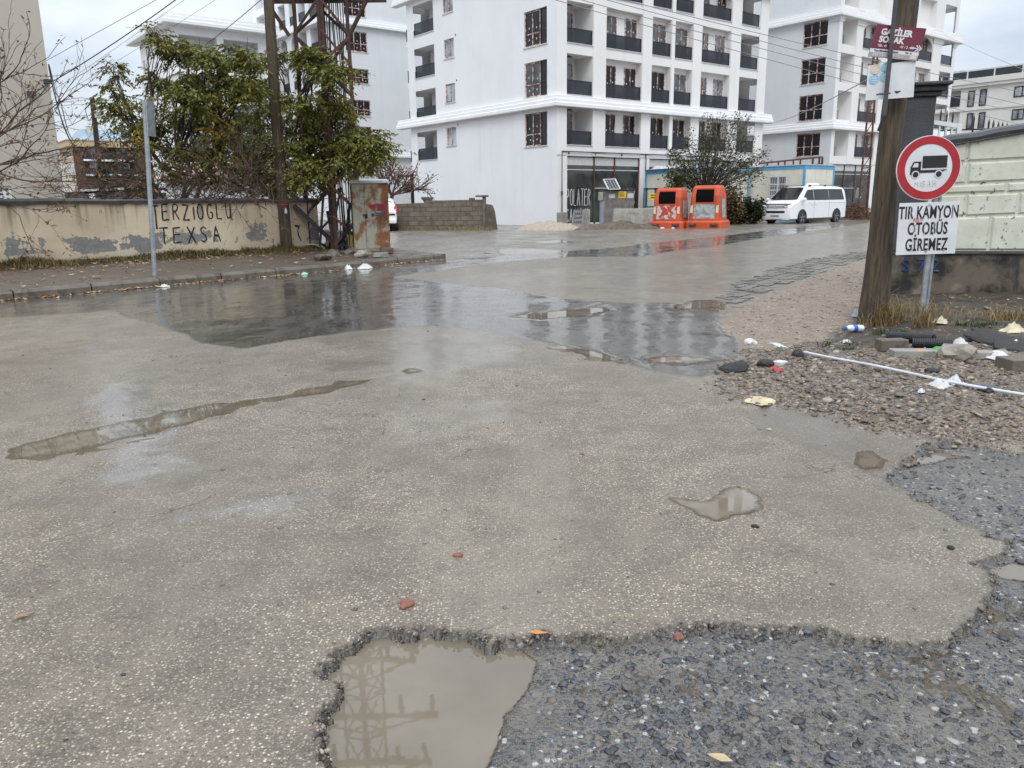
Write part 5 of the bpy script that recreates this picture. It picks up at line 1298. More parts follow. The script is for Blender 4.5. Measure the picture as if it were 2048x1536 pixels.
mb.build('paint_mark', M['navy'], S8)

# ---- no-lorries sign with text plate
p = GS(1843,648); PS = p.copy()
S9 = thing('traffic_sign', 'round red and white no lorries sign above a white plate on a steel post', 'traffic sign', p)
tpz = AT(1857,272,p.y).z-p.z
mb = MB(); mb.tube([(0,.03,-.2),(.03,.03,tpz-.05)],.030,12); mb.tube([(.055,.05,-.2),(.085,.05,tpz-.1)],.020,10); mb.build('post', M['steel'], S9, smooth=True)
ang = R_(-3)
def sgn_mtx(px, py, lift=0.0):
    c = AT(px,py,p.y-.03)-p; X = Vector((math.cos(ang), math.sin(ang), 0)); tl = R_(1.2); 
    X = (X*math.cos(tl)+Vector((0,0,1))*math.sin(tl)).normalized(); Nn = Vector((math.sin(ang), -math.cos(ang), 0)); Yv = Nn.cross(X)
    c = c+Nn*lift; return Matrix(((X.x,Yv.x,Nn.x,c.x),(X.y,Yv.y,Nn.y,c.y),(X.z,Yv.z,Nn.z,c.z),(0,0,0,1)))
R0 = AT(1857,268,p.y-.03).z; R1 = AT(1857,404,p.y-.03).z; rd = (R0-R1)/2*.955; pc = (1857,336)
def disc(mb, m, r, z0, z1, n=56): mb.M = m; mb.prism([(r*math.cos(i*6.2832/n), r*math.sin(i*6.2832/n)) for i in range(n)], z0, z1, 'z'); mb.M = Matrix.Identity(4)
def ring(mb, m, r0, r1, z, n=56):
    vs = [m @ Vector((r*math.cos(i*6.2832/n), r*math.sin(i*6.2832/n), z)) for r in (r0,r1) for i in range(n)]
    b = len(mb.v); mb.v += [tuple(v) for v in vs]; fs = [(b+i, b+(i+1)%n, b+n+(i+1)%n, b+n+i) for i in range(n)]; mb.f += fs; mb.m += [mb.mi]*n
m_ = sgn_mtx(*pc)
mb = MB(); disc(mb, m_, rd, -.012, 0); dk_ = mb.build('disc', M['sign_white'], S9)
mb = MB(); ring(mb, m_, rd*.735, rd*.975, .0035); mb.build('red_ring', M['sign_red'], S9)
# lorry seen from its left side
S_ = rd*.72; mb = MB()
def shp(poly): mb.M = m_; mb.prism([(x*S_, y*S_) for x, y in poly], .002, .0045, 'z'); mb.M = Matrix.Identity(4)
shp([(-.28,-.0),(.78,-.0),(.78,.52),(-.28,.52)])
shp([(-.78,-.28),(-.78,.06),(-.66,.29),(-.34,.29),(-.34,-.08),(.8,-.08),(.55,-.2),(-.36,-.2),(-.36,-.28)])
mb.build('lorry', M['sign_black'], S9)
mb = MB()
def shp2(poly, z=.005): mb.M = m_; mb.prism([(x*S_, y*S_) for x, y in poly], z, z+.0015, 'z'); mb.M = Matrix.Identity(4)
shp2([(-.71,.05),(-.63,.22),(-.46,.22),(-.46,.05)])
for cx in (-.55,.45): shp2([(cx+.17*math.cos(a), -.27+.17*math.sin(a)) for a in [i*6.283/20 for i in range(20)]])
mb.build('lorry_window', M['sign_white'], S9)
mb = MB()
for cx in (-.55,.45): shp2([(cx+.125*math.cos(a), -.27+.125*math.sin(a)) for a in [i*6.283/20 for i in range(20)]], .007)
mb.build('lorry_wheel', M['sign_black'], S9)
mb = MB(); scrawl(mb, 'MIBAH', lambda x, y: m_ @ Vector((-.55*S_+x, -.78*S_+y, .003)), S_*.24, S_*.24, .004, .95, .1, 2); mb.build('scratched_scrawl', M['sill'], S9)
pm_ = sgn_mtx(1855, 457); hw = (AT(1913,457,p.y-.03)-AT(1797,457,p.y-.03)).length/2*1.0; hp = (AT(1855,405,p.y-.03).z-AT(1855,509,p.y-.03).z)/2
mb = MB(); mb.M = pm_; mb.box(-hw,hw,-hp,hp,-.01,0); mb.M = Matrix.Identity(4); pl = mb.build('text_plate', M['sign_white'], S9, bevel=.002)
for txt, y, sx in (('TIR KAMYON', .60, .545),('OTOBÜS', -.02, .56),('GİREMEZ', -.64, .56)):
    text_mesh('lettering', txt, hp*.66, M['sign_black'], pl, pm_ @ Matrix.Translation((0,y*hp,.003)), 'CENTER', .0035, .001, 1.06, sx)
mb = MB(); mb.M = pm_          # stencil bridges
for y, xs in ((.60,(-.62,.80)),(-.02,(-.46,-.10,.20)),(-.64,(-.46,))):
    for x in xs: mb.box(x*hw-.0022,x*hw+.0022,(y-.27)*hp,(y+.24)*hp,.0042,.0050)
mb.M = Matrix.Identity(4); mb.build('stencil_bridge', M['sign_white'], pl)
mb = MB(); scrawl(mb, 'ANIY', lambda x, y: pm_ @ Vector((-hw*.5+x, hp*.26+y, .004)), .045, .04, .0022, .8, .15, 4); mb.build('red_scribble', M['red_plastic'], pl)
mb = MB()
for x, y in ((0,.9),(0,-.88),(.6,-.86)): mb.M = pm_; mb.prism([(x*hw+.012*math.cos(a), y*hp+.012*math.sin(a)) for a in [i*6.283/10 for i in range(10)]], .001, .006, 'z')
mb.M = Matrix.Identity(4); mb.build('bolt', M['steel'], pl)

# ---- right-hand wall: dark pier, pale green precast panels on a stained plinth
R0p = G(1762,590,.06); R0p = Vector((R0p.x+.02,R0p.y+.12,0)); rdv = Vector((math.cos(R_(-14)), math.sin(R_(-14)), 0)); rn = Vector((-rdv.y, rdv.x, 0))   # rn points away from camera
def rw(px, py):
    q_ = PLN(px, py, R0p, rn); return (q_-R0p).dot(rdv), q_.z
def mat_precast():
    t = NT('pale_green_precast'); v = t.coord(); n = t.noise(v, 2.3, 7, .65); n2 = t.noise(v, 11, 6, .7); n3 = t.noise(v, 45, 4)
    c = t.mix(t.ramp(n,.3,.7), (.50,.515,.42), (.63,.64,.54)); c = t.mix(t.math('MULTIPLY', t.ramp(n2,.5,.7), .3), c, (.28,.28,.2))
    m = t.ramp(t.math('ADD', n2, t.math('MULTIPLY', n, .25)), .745, .757)
    c = t.mix(m, c, (.12,.11,.085)); t.base(c); t.rough(.75); t.nrm(t.bump(t.math('SUBTRACT', t.math('MULTIPLY', n3, .3), m), .5, .012)); return t.m
def mat_plinth():
    t = NT('soot_stained_plinth'); v = t.coord(); n = t.noise(v, 1.7, 7, .65); n2 = t.noise(t.coord((1,1,.15)), 5, 6, .6)
    c = t.mix(t.ramp(n,.40,.60), (.006,.006,.006), (.125,.10,.075)); c = t.mix(t.math('MULTIPLY', t.ramp(n2,.54,.68), .85), c, (.010,.009,.009)); c = t.mix(t.math('MULTIPLY', t.ramp(t.noise(v, 3.3, 5),.6,.7), .8), c, (.20,.17,.13))
    t.base(c); t.rough(.65); t.nrm(t.bump(n, .5, .03)); return t.m
M['precast'] = mat_precast(); M['plinth'] = mat_plinth()
RW = thing('boundary_wall', 'pale green precast panel wall on a black stained plinth behind the no lorries sign', 'wall', R0p, math.atan2(rdv.y, rdv.x))
u_r = 7.0; zl = rw(1900,503)[1]
uc = rw(1850,400)[0]
mb = MB(); mb.box(-.0,u_r,0,.5,-.1,zl-.03); pl = mb.build('plinth', M['plinth'], RW)
mb = MB(); mb.box(-.02,u_r,-.03,.5,zl-.028,zl+.005); mb.build('ledge', pm('dark_ledge', (.07,.062,.055), .6, .3, 4), RW)
mb = MB(); P = lambda X, Z: rw(X, Z)
# backing sheet with a rising top
ul, zt0 = rw(1900,290); ur, zt1 = rw(2048,264); sl_ = (zt1-zt0)/(ur-ul)
ztop = lambda u: zt0+(u-ul)*sl_
mb.add([(uc,.03,zl+.006),(u_r,.03,zl+.006),(u_r,.03,ztop(u_r)),(uc,.03,ztop(uc)),(uc,.3,zl+.006),(u_r,.3,zl+.006),(u_r,.3,ztop(u_r)),(uc,.3,ztop(uc))],[(0,1,2,3),(7,6,5,4),(3,2,6,7),(1,5,6,2),(0,3,7,4)])
def block(x0, x1, zA0, zA1, zB0, zB1, dep=.028, ins=.022):
    # outer rim on the sheet, face proud of it
    o = [(x0,.03,zA0),(x1,.03,zB0),(x1,.03,zB1),(x0,.03,zA1)]; f = [(x0+ins,.03-dep,zA0+ins),(x1-ins,.03-dep,zB0+ins),(x1-ins,.03-dep,zB1-ins),(x0+ins,.03-dep,zA1-ins)]
    mb.add(o+f, [(4,5,6,7),(0,1,5,4),(1,2,6,5),(2,3,7,6),(3,0,4,7)])
def zline(pa, pb):
    (u0,z0),(u1,z1) = rw(*pa), rw(*pb); return lambda u: z0+(u-u0)*(z1-z0)/(u1-u0)
g1 = zline((1920,325),(2048,318)); g2 = zline((1911,369),(2032,363)); g3 = zline((1896,389),(2048,384)); g4 = zline((1914,434),(2048,429))
gp_ = .012
rowsZ = [(lambda u: g1(u)+gp_, lambda u: ztop(u)-.005, [rw(1936,300)[0]]), (lambda u: g2(u)+gp_, lambda u: g1(u)-gp_, [rw(1936,340)[0]]), (lambda u: g3(u)+gp_, lambda u: g2(u)-gp_, [rw(2014,378)[0]]), (lambda u: g4(u)+gp_, lambda u: g3(u)-gp_, [rw(1932,410)[0], rw(2037,410)[0]]), (lambda u: zl+.02, lambda u: g4(u)-gp_, [rw(1980,470)[0]])]
for lo, hi, js in rowsZ:
    st = [uc]+js; 
    while st[-1] < u_r: st.append(st[-1]+1.05)
    for a, b in zip(st, st[1:]):
        b = min(b, u_r); block(a+.012, b-.012, lo(a+.012), hi(a+.012), lo(b-.012), hi(b-.012))
mb.build('precast_panels', M['precast'], RW)
mb = MB(); q = random.Random(8); n = 24; rows = []
for i in range(n+1):
    u = uc+.0+(u_r-uc)*i/n; z = ztop(u); j = q.uniform(-.012,.012)
    rows.append([(u,-.06,z+.0),(u,-.075,z+.05+j),(u,-.03,z+.10+j),(u,.2,z+.13+j),(u,.34,z+.06)])
for a, b in zip(rows, rows[1:]):
    for k in range(4): mb.quad(a[k], b[k], b[k+1], a[k+1])
mb.add(rows[0], [(0,1,2,3,4)]); mb.build('coping', pm('bitumen_coping', (.04,.042,.048), .5, .3, 6, .5, 40), RW)
# pier
cu0, cu1 = rw(1786,400)[0], rw(1851,400)[0]; cz = rw(1830,195)[1]; cz2 = rw(1830,167)[1]
mb = MB(); mb.box(cu0,cu1,-.05,.45,zl+.006,cz); mb.build('pier', pm('dark_grey_pier_paint', (.045,.048,.054), .55, .3, 3, .6, 40), RW, bevel=.015)
mb = MB(); k = .07
for z0, z1, e in ((cz+.001,cz+.06,.05),(cz+.061,cz2-.05,.10),(cz2-.049,cz2,.15)): mb.box(cu0-e,cu1+e,-.05-e,.45+e,z0,z1)
cp = mb.build('pier_cap', pm('weathered_cap', (.04,.042,.046), .6, .35, 8, .8, 25, bdist=.03), RW, bevel=.02)
mb = MB(); scrawl(mb, 'S72', lambda x, y: (rw(1803,540)[0]+x, -.006, rw(1803,542)[1]+y), .16, .17, .014, 1.1, .05, 4); mb.build('graffiti', pm('blue_spray', (.01,.04,.16), .6), RW)
# spiked fence and white rail behind the coping
FN = thing('spiked_fence', 'row of black pointed fence bars rising behind the right hand wall coping', 'fence', R0p+rn*1.3, math.atan2(rdv.y, rdv.x))
def fw_(px, py):
    q_ = PLN(px, py, R0p+rn*1.3, rn); return (q_-R0p-rn*1.3).dot(rdv), q_.z
for i, (px, yt) in enumerate([(1883,216),(1895,220),(1907,221),(1949,228),(1979,236),(1988,238),(1998,241),(2006,242),(2015,244),(2024,247),(2033,247),(2041,249),(2050,251),(2059,252),(2068,253)]):
    u, z = fw_(px, yt); mb = MB(); mb.box(u-.011,u+.011,-.011,.011,1.0,z-.08); mb.add([(u-.015,-.012,z-.0801),(u+.015,-.012,z-.0801),(u+.015,.012,z-.0801),(u-.015,.012,z-.0801),(u,0,z)],[(0,1,4),(1,2,4),(2,3,4),(3,0,4),(3,2,1,0)]); mb.build('bar', M['black_metal'], FN)
mb = MB(); 
u0, u1 = fw_(1880,255)[0], fw_(2075,255)[0]; mb.bar((u0,.0,fw_(1980,258)[1]),(u1,.0,fw_(1980,258)[1]),.03,.02); mb.bar((u0,.0,1.15),(u1,.0,1.15),.03,.03); mb.build('rail', M['black_metal'], FN)
RL = thing('railing', 'short white painted steel railing behind the round traffic sign', 'railing', R0p+rn*.9, math.atan2(rdv.y, rdv.x))
def rl(px, py):
    q_ = PLN(px, py, R0p+rn*.9, rn); return (q_-R0p-rn*.9).dot(rdv), q_.z
mb = MB(); a, b = rl(1846,241), rl(1921,253); mb.bar((a[0],0,a[1]),(b[0],0,b[1]),.05,.06); 
for px in (1853,1866,1880,1893,1905): 
    u = rl(px,250)[0]; mb.bar((u,0,1.2),(u,0,a[1]+(b[1]-a[1])*(u-a[0])/(b[0]-a[0])-.03),.022,.022)
u = rl(1918,260)[0]; mb.bar((u,0,1.2),(u,0,b[1]+.02),.07,.06); mb.build('bars', M['white_plastic'], RL)
HP = thing('tarpaulin_heap', 'dark tarpaulin covered heap just behind the right hand coping', 'heap', R0p+rn*1.1+rdv*rw(1945,280)[0], 0)
bm = bmesh.new(); bmesh.ops.create_uvsphere(bm, u_segments=20, v_segments=10, radius=1); q = random.Random(2)
for v in bm.verts: v.co = Vector((v.co.x*.42, v.co.y*.4, rw(1945,268)[1]-.45+v.co.z*.45*(1+.08*math.sin(v.co.x*9))))
me = bpy.data.meshes.new('sheet'); bm.to_mesh(me); bm.free(); me.materials.append(pm('black_tarpaulin', (.03,.032,.036), .45, .3, 5, .4, 20)); o = bpy.data.objects.new('sheet', me); COL.objects.link(o); o.parent = HP
# ================================================================== VEHICLES, BINS, SITE THINGS
def flatmix(name, cols, scale, rough=.5, thr=(.42,.5,.58)):
    t = NT(name); v = t.coord(); n = t.noise(v, scale, 7, .65); n2 = t.noise(v, scale*2.3, 5, .6)
    c = t.mix(t.ramp(n, thr[0], thr[0]+.02), cols[0], cols[1]); c = t.mix(t.ramp(n2, thr[1], thr[1]+.02), c, cols[2])
    c = t.mix(t.ramp(n, thr[2], thr[2]+.02), c, cols[3]); t.base(c); t.rough(rough); return t.m
M['mouth_shade'] = pm('mouth_shade_black', (.004,.004,.004), .95, .1, 5, spec=.1)  # black for the bin mouths, shade of the inside put into the colour
M['bin_red'] = pm('faded_orange_red_plastic', (.52,.080,.022), .5, .16, 1.6, col2=(.36,.055,.03), thr=(.55,.66))
M['poster'] = flatmix('torn_silver_poster', [(.30,.36,.36),(.24,.235,.22),(.42,.42,.40),(.40,.08,.06)], 3.0, .5, (.48,.52,.66))
M['poster_red'] = flatmix('torn_poster_on_red', [(.45,.05,.03),(.52,.5,.47),(.42,.06,.035),(.36,.34,.33)], 3.6, .5, (.49,.55,.60))
def recycling_bin(px0, px1, py, label, poster, seed):
    a, b = G(px0,py), G(px1,py); c = (a+b)/2; w_ = (b-a).length/2*1.12
    c = Vector((c.x,c.y,0)); rz = R_(-30)
    B = thing('recycling_bin', label, 'recycling bin', c, rz, 'red recycling bins by the road')
    hx = w_*1.0; k = hx/.72
    def ring_(z, x, y, ch): return [(-x+ch,-y,z),(x-ch,-y,z),(x,-y+ch,z),(x,y-ch,z),(x-ch,y,z),(-x+ch,y,z),(-x,y-ch,z),(-x,-y+ch,z)]
    def stack(rs, close=True):
        mb = MB(); n = 8; vs = [v for r in rs for v in r]; fs = [(i*n+j,i*n+(j+1)%n,(i+1)*n+(j+1)%n,(i+1)*n+j) for i in range(len(rs)-1) for j in range(n)]
        fs += [tuple(range(n))[::-1], tuple((len(rs)-1)*n+j for j in range(n))]; mb.add(vs, fs); return mb
    mb = stack([ring_(0,.76,.66,.08),ring_(.26,.76,.66,.08),ring_(.33,.72,.62,.08)]); mb.build('base', M['bin_red'], B, bevel=.012)
    mb = stack([ring_(.331,.66,.56,.10),ring_(1.22,.61,.52,.10),ring_(1.50,.56,.44,.10),ring_(1.60,.50,.36,.09)]); mb.build('body', M['bin_red'], B, bevel=.015)
    # hopper mouth: flush black panel, inner shade put into its colour
    def face(x, z, o=.006):  # point on the front of the body
        zs = [(.331,.56),(1.22,.52),(1.50,.44),(1.60,.36)]
        for (z0,y0),(z1,y1) in zip(zs,zs[1:]):
            if z <= z1: return (x, -(y0+(y1-y0)*(z-z0)/(z1-z0))-o, z)
        return (x,-.36-o,z)
    mb = MB(); mb.add([face(-.38,.98),face(.38,.98),face(.38,1.22),face(.36,1.46),face(-.36,1.46),face(-.38,1.22)],[(0,1,2,5),(5,2,3,4)]); mb.build('mouth', M['mouth_shade'], B)
    mb = MB()
    for p0,p1 in (((-.40,.96),(.40,.96)),((-.40,.96),(-.40,1.22)),((.40,.96),(.40,1.22)),((-.40,1.22),(-.38,1.48)),((.40,1.22),(.38,1.48)),((-.38,1.48),(.38,1.48))): mb.bar(face(*p0,.0),face(*p1,.0),.045,.05)
    mb.build('mouth_frame', M['bin_red'], B)
    mb = MB(); mb.add([face(-.46,.40),face(.44,.40),face(.42,.92),face(-.42,.92)],[(0,1,2,3)]); mb.build('poster', poster, B)
    mb = MB(); q = random.Random(seed)
    for s in (-1,1):
        x = s*.53; mb.add([face(x-.06,.62,.008),face(x+.05,.60,.008),face(x+.05,.9,.008),face(x-.05,.86,.008)],[(0,1,2,3)])
    mb.build('sticker', pm('peeled_cream_sticker', (.6,.55,.42), .6, .1, 6), B)
    mb = MB(); mb.add([(.665,-.35,.45),(.663,.25,.42),(.628,.22,1.1),(.63,-.33,1.12)],[(0,1,2,3)]); mb.build('side_poster', M['poster'], B)
    for s in (-1,1):
        mb = MB(); mb.box(s*.45-.16,s*.45+.16,-.69,-.661,.10,.22); mb.tube([(s*.45-.08,-.70,.17),(s*.45+.08,-.70,.17)],.035,8); mb.build('lifting_pocket', M['rust2'], B)
    B.scale = (k*.93,k*.93,k*1.02); return B
recycling_bin(1309,1372,458,'orange red recycling bin with a torn red and white poster beside the concrete barrier',M['poster_red'],3)
recycling_bin(1381,1449,458,'orange red recycling bin with a silver grey poster nearer the white van',M['poster'],4)
for i,(px,py,lb) in enumerate([(1326,459,'white crumpled bag at the foot of the bin nearer the barrier'),(1350,459,'broad white bag lying on the asphalt in front of the bins')]):
    rock_thing('litter_bag', px, py, .13+.05*i, lb, 'bag', M['paper'], 0, .7, seed=60+i)

# ---- white van
VS = 1.03; vf = -U3; vl = Vector((-vf.y, vf.x, 0))
fw0 = G(1600,449); org = Vector((fw0.x,fw0.y,0)) - vl*.86*VS
VN = thing('van', 'white passenger van with dark windows parked facing the road by the blue framed cabin', 'van', org, math.atan2(vf.y, vf.x)); VN.scale = (VS,)*3
def wz(z): return .95 if z <= 1.12 else .95-.20*((z-1.12)/.83)**1.2
st = [(.99,.60,.30,.66),(.975,.80,.26,.80),(.95,.92,.25,.88),(.90,1.0,.25,.93),(.80,1.07,.25,.97),(.60,1.14,.25,1),(.30,1.26,.25,1),(.05,1.45,.25,1),(-.25,1.67,.25,1),(-.5,1.83,.25,1),(-.75,1.90,.25,1),(-1.1,1.94,.25,1),(-2.5,1.965,.25,1),(-3.7,1.95,.25,1),(-4.05,1.90,.25,.995),(-4.2,1.76,.26,.98),(-4.28,1.2,.3,.95)]
mb = MB(); n = 0; rings = []
for x, zt, zb_, k in st:
    zs = [zb_, zb_+.06, .5, .8, 1.0, 1.12, 1.3, 1.5, 1.7, 1.85]; half = []
    for z in zs:
        if z < zt-.05: half.append((wz(z)*k*(.9 if z == zb_ else 1), z))
        else: half.append((max(0.0, wz(zt-.05)*k), zt-.05))
    half.append((wz(zt)*k*.93, zt-.012)); half.append((wz(zt)*k*.6, zt+.012)); half.append((0, zt+.02))
    rg = [(x,0,zb_)]+[(x,y,z) for y,z in half]+[(x,-y,z) for y,z in half[-2::-1]]; rings.append(rg)
n = len(rings[0]); vs = [v for r in rings for v in r]
mb.add(vs, [(i*n+j,i*n+(j+1)%n,(i+1)*n+(j+1)%n,(i+1)*n+j) for i in range(len(rings)-1) for j in range(n)]+[tuple(range(n)), tuple((len(rings)-1)*n+j for j in range(n))])
body = mb.build('body', M['white_paint'], VN, smooth=True)
mb = MB(); mb.add([(.30,-.80,1.275),(.30,.80,1.275),(.36,.5,1.262),(.36,-.5,1.262),(-.47,-.66,1.845),(-.47,.66,1.845),(-.46,.4,1.868),(-.46,-.4,1.868)],[(0,3,7,4),(3,2,6,7),(2,1,5,6)])
for i, v in enumerate(mb.v): mb.v[i] = (v[0]+.02, v[1], v[2]+.03)
mb.build('windscreen', M['car_glass'], VN)
for s in (1,-1):
    for pts, nm in (([(.02,1.25),(-.42,1.68),(-.56,1.76),(-1.05,1.79),(-1.05,1.24)],'side_window'),([(-1.09,1.24),(-1.09,1.79),(-2.5,1.81),(-2.5,1.24)],'side_window'),([(-2.53,1.24),(-2.53,1.81),(-3.9,1.80),(-4.0,1.25)],'side_window')):
        mb = MB(); mb.add([(x, s*(wz(z)+.012), z) for x, z in pts], [tuple(range(len(pts)))]); mb.build(nm, M['car_glass'], VN)
    mb = MB(); mb.prism([(.10+.12*math.cos(a), 1.27+.10*math.sin(a)) for a in [i*6.283/14 for i in range(14)]], s*1.02, s*1.16, 'y'); mb.bar((.05,s*.94,1.22),(.1,s*1.04,1.23),.06); mb.build('wing_mirror', M['white_paint'], VN, bevel=.03)
    for x in (0,-3.3):
        # arch, tyre, rim
        mb = MB(); mb.add([(x+.43*math.cos(a), s*.957, .36+.43*math.sin(a)) for a in [(-.25+i*(math.pi+.5)/22) for i in range(23)]], [tuple(range(23))]); mb.build('wheel_arch', M['sign_black'], VN)
        Wh = MB(); prof = [(.20,-.11),(.32,-.115),(.345,-.08),(.345,.08),(.32,.115),(.20,.11)]; nn = 28; vs = []; fs = []
        for r_, o in prof:
            for k in range(nn): vs.append((x+r_*math.cos(k*6.2832/nn), s*.88+s*o, .345+r_*math.sin(k*6.2832/nn)))
        for i in range(len(prof)-1):
            for k in range(nn): fs.append((i*nn+k,i*nn+(k+1)%nn,(i+1)*nn+(k+1)%nn,(i+1)*nn+k))
        Wh.add(vs, fs); wo_ = Wh.build('wheel', M['black_rubber'], VN, smooth=True)
        mb = MB(); mb.add([(x+.235*math.cos(k*.2618), s*.955, .345+.235*math.sin(k*.2618)) for k in range(24)], [tuple(range(24))]); mb.build('hub_well', M['black_metal'], wo_)
        mb = MB()
        for k in range(5):
            a = k*6.2832/5+.3
            for da in (-.16,.16): mb.bar((x+.04*math.cos(a),s*.972,.345+.04*math.sin(a)),(x+.235*math.cos(a+da),s*.978,.345+.235*math.sin(a+da)),.022,.03,up=(0,1,0))
        mb.tube([(x+.238*math.cos(k*.2618), s*.975, .345+.238*math.sin(k*.2618)) for k in range(25)], .014, 5)
        mb.build('rim', M['steel'], wo_)
    mb = MB(); mb.box(-2.95,-.42,s*.945,s*.955,.24,.32) if s < 0 else mb.box(-2.95,-.42,.945,.955,.24,.32); mb.build('sill_trim', M['dark_metal'], VN)
    mb = MB(); mb.tube([(-.9,s*.68,1.95),(-.95,s*.68,2.0),(-3.8,s*.68,2.005),(-3.85,s*.68,1.96)],.018,6)
    for x in (-.95,-2.4,-3.75): mb.box(x-.08,x+.08,min(s*.65,s*.71),max(s*.65,s*.71),1.93,2.02)
    mb.build('roof_rail', M['dark_metal'], VN)
    mb = MB()
    for x in (-1.07,-2.52): mb.box(x-.006,x+.006,min(s*.951,s*.956),max(s*.951,s*.956),.34,1.2)
    mb.box(-4.1,-.5,min(s*.951,s*.956),max(s*.951,s*.956),1.08,1.092); mb.build('door_gap', M['steel'], VN)
    mb = MB(); mb.box(-.98,-.8,min(s*.955,s*.975),max(s*.955,s*.975),1.0,1.03); mb.box(-1.35,-1.17,min(s*.955,s*.975),max(s*.955,s*.975),1.0,1.03); mb.build('door_handle', M['white_paint'], VN)
def fx(y, z):
    zx = [(.25,.945),(.45,.985),(.62,.99),(.80,.978),(.92,.955),(1.0,.905),(1.08,.80)]
    for (a,xa),(b,xb) in zip(zx,zx[1:]):
        if z <= b: x = xa+(xb-xa)*max(0,(z-a))/(b-a); break
    else: x = .8
    return x-.10*(abs(y)/.9)**5
def fpatch(nm, y0, y1, zl0, zl1, m, o=.02, n=6, par=None, z_in=None):
    mb = MB()
    for i in range(n):
        a, b = y0+(y1-y0)*i/n, y0+(y1-y0)*(i+1)/n
        mb.quad((fx(a,zl0)+o,a,zl0),(fx(b,zl0)+o,b,zl0),(fx(b,zl1)+o,b,zl1),(fx(a,zl1)+o,a,zl1))
    return mb.build(nm, m, par or VN)
gl = fpatch('grille', -.46, .46, .86, .985, M['sign_black'], .02)
for z in (.89,.955): fpatch('chrome_bar', -.46, .46, z-.014, z+.014, M['sill'], .035, par=gl)
for s in (1,-1):
    hl = fpatch('headlight', s*.47, s*.86, .85, 1.0, M['car_glass'], .022)
    for y in (.55,.68): 
        mb = MB(); mb.add([(fx(y,.93)+.032, s*y+.05*math.cos(a), .925+.05*math.sin(a)) for a in [i*6.283/16 for i in range(16)]], [tuple(range(16))]); mb.build('lamp_lens', M['white_plastic'], hl)
    mb = MB(); mb.add([(fx(.74,.47)+.03, s*.72+.05*math.cos(a), .47+.05*math.sin(a)) for a in [i*6.283/16 for i in range(16)]], [tuple(range(16))]); mb.build('fog_lamp', M['sill'], VN)
fpatch('bonnet_deflector', -.84, .84, 1.02, 1.075, M['black_metal'], .035, 10)
fpatch('lower_intake', -.55, .55, .60, .71, M['sign_black'], .012, 8)
fpatch('bumper_lip', -.80, .80, .275, .30, M['dark_metal'], .035, 10)
pt = fpatch('number_plate', -.26, .26, .41, .50, M['paper'], .025, 2)
bl = fpatch('plate_band', -.26, -.215, .41, .50, M['navy'], .027, 1, par=pt)
X, Yv = Vector((0,1,0)), Vector((0,0,1)); mm = Matrix(((0,0,1,fx(0,.45)+.03),(1,0,0,.02),(0,1,0,.455),(0,0,0,1)))
text_mesh('plate_text', '34 BE 9818', .085, M['sign_black'], pt, mm, 'CENTER', .002, .001, 1.0, .95)
mb = MB(); cz_ = .925; cx = fx(0,.92)+.045
mb.tube([(cx,.075*math.cos(i*.2618),cz_+.075*math.sin(i*.2618)) for i in range(25)],.009,5)
for a, b in (((-.05,.055),(0,.008)),((0,.008),(.05,.055)),((-.065,.02),(-.03,-.06)),((-.03,-.06),(0,-.005)),((0,-.005),(.03,-.06)),((.03,-.06),(.065,.02))): mb.bar((cx,a[0],cz_+a[1]),(cx,b[0],cz_+b[1]),.013,.01)
mb.build('badge', M['sill'], VN)
mb = MB(); mb.lathe([(.40,0),(.395,.06),(.34,.13),(.22,.165),(.02,.175)],24,(-2.3,0,1.965)); mb.build('roof_dome', M['white_paint'], VN, smooth=True)
for a, b in ((.955,.0),): pass

# ---- parked white car behind the cabinet
p = G(760,463); CR = thing('parked_car', 'white car seen from behind, mostly hidden by the rusty cabinet', 'car', (p.x,p.y,0), R_(96))
cs = [(-.05,.45,1.0,.80),(0,.40,1.05,.86),(.12,.38,1.30,.88),(.35,.36,1.58,.86),(.9,.36,1.66,.86),(2.2,.36,1.63,.86),(2.9,.36,1.15,.88),(3.8,.36,1.0,.86),(4.1,.42,.8,.76)]
mb = MB(); rings = []
for x, zb_, zt, k in cs:
    h = [(k*.95,zb_),(k,zb_+.15),(k,.95),(k*.98,min(1.0,zt-.04)),(k*(.80 if zt > 1.3 else .95),zt-.04),(k*.6,zt),(0,zt+.01)]
    rings.append([(x,y,z) for y,z in h]+[(x,-y,z) for y,z in h[-2::-1]])
n = len(rings[0]); mb.add([v for r in rings for v in r],[(i*n+j,i*n+(j+1)%n,(i+1)*n+(j+1)%n,(i+1)*n+j) for i in range(len(rings)-1) for j in range(n)]+[tuple(range(n)),tuple((len(rings)-1)*n+j for j in range(n))])
mb.build('body', M['white_paint'], CR, smooth=True)
mb = MB(); mb.quad((.10,-.72,1.06),(.10,.72,1.06),(.31,.62,1.50),(.31,-.62,1.50)); 
for i, v in enumerate(mb.v): mb.v[i] = (v[0]-.03, v[1], v[2]+.02)
mb.build('rear_window', M['car_glass'], CR)
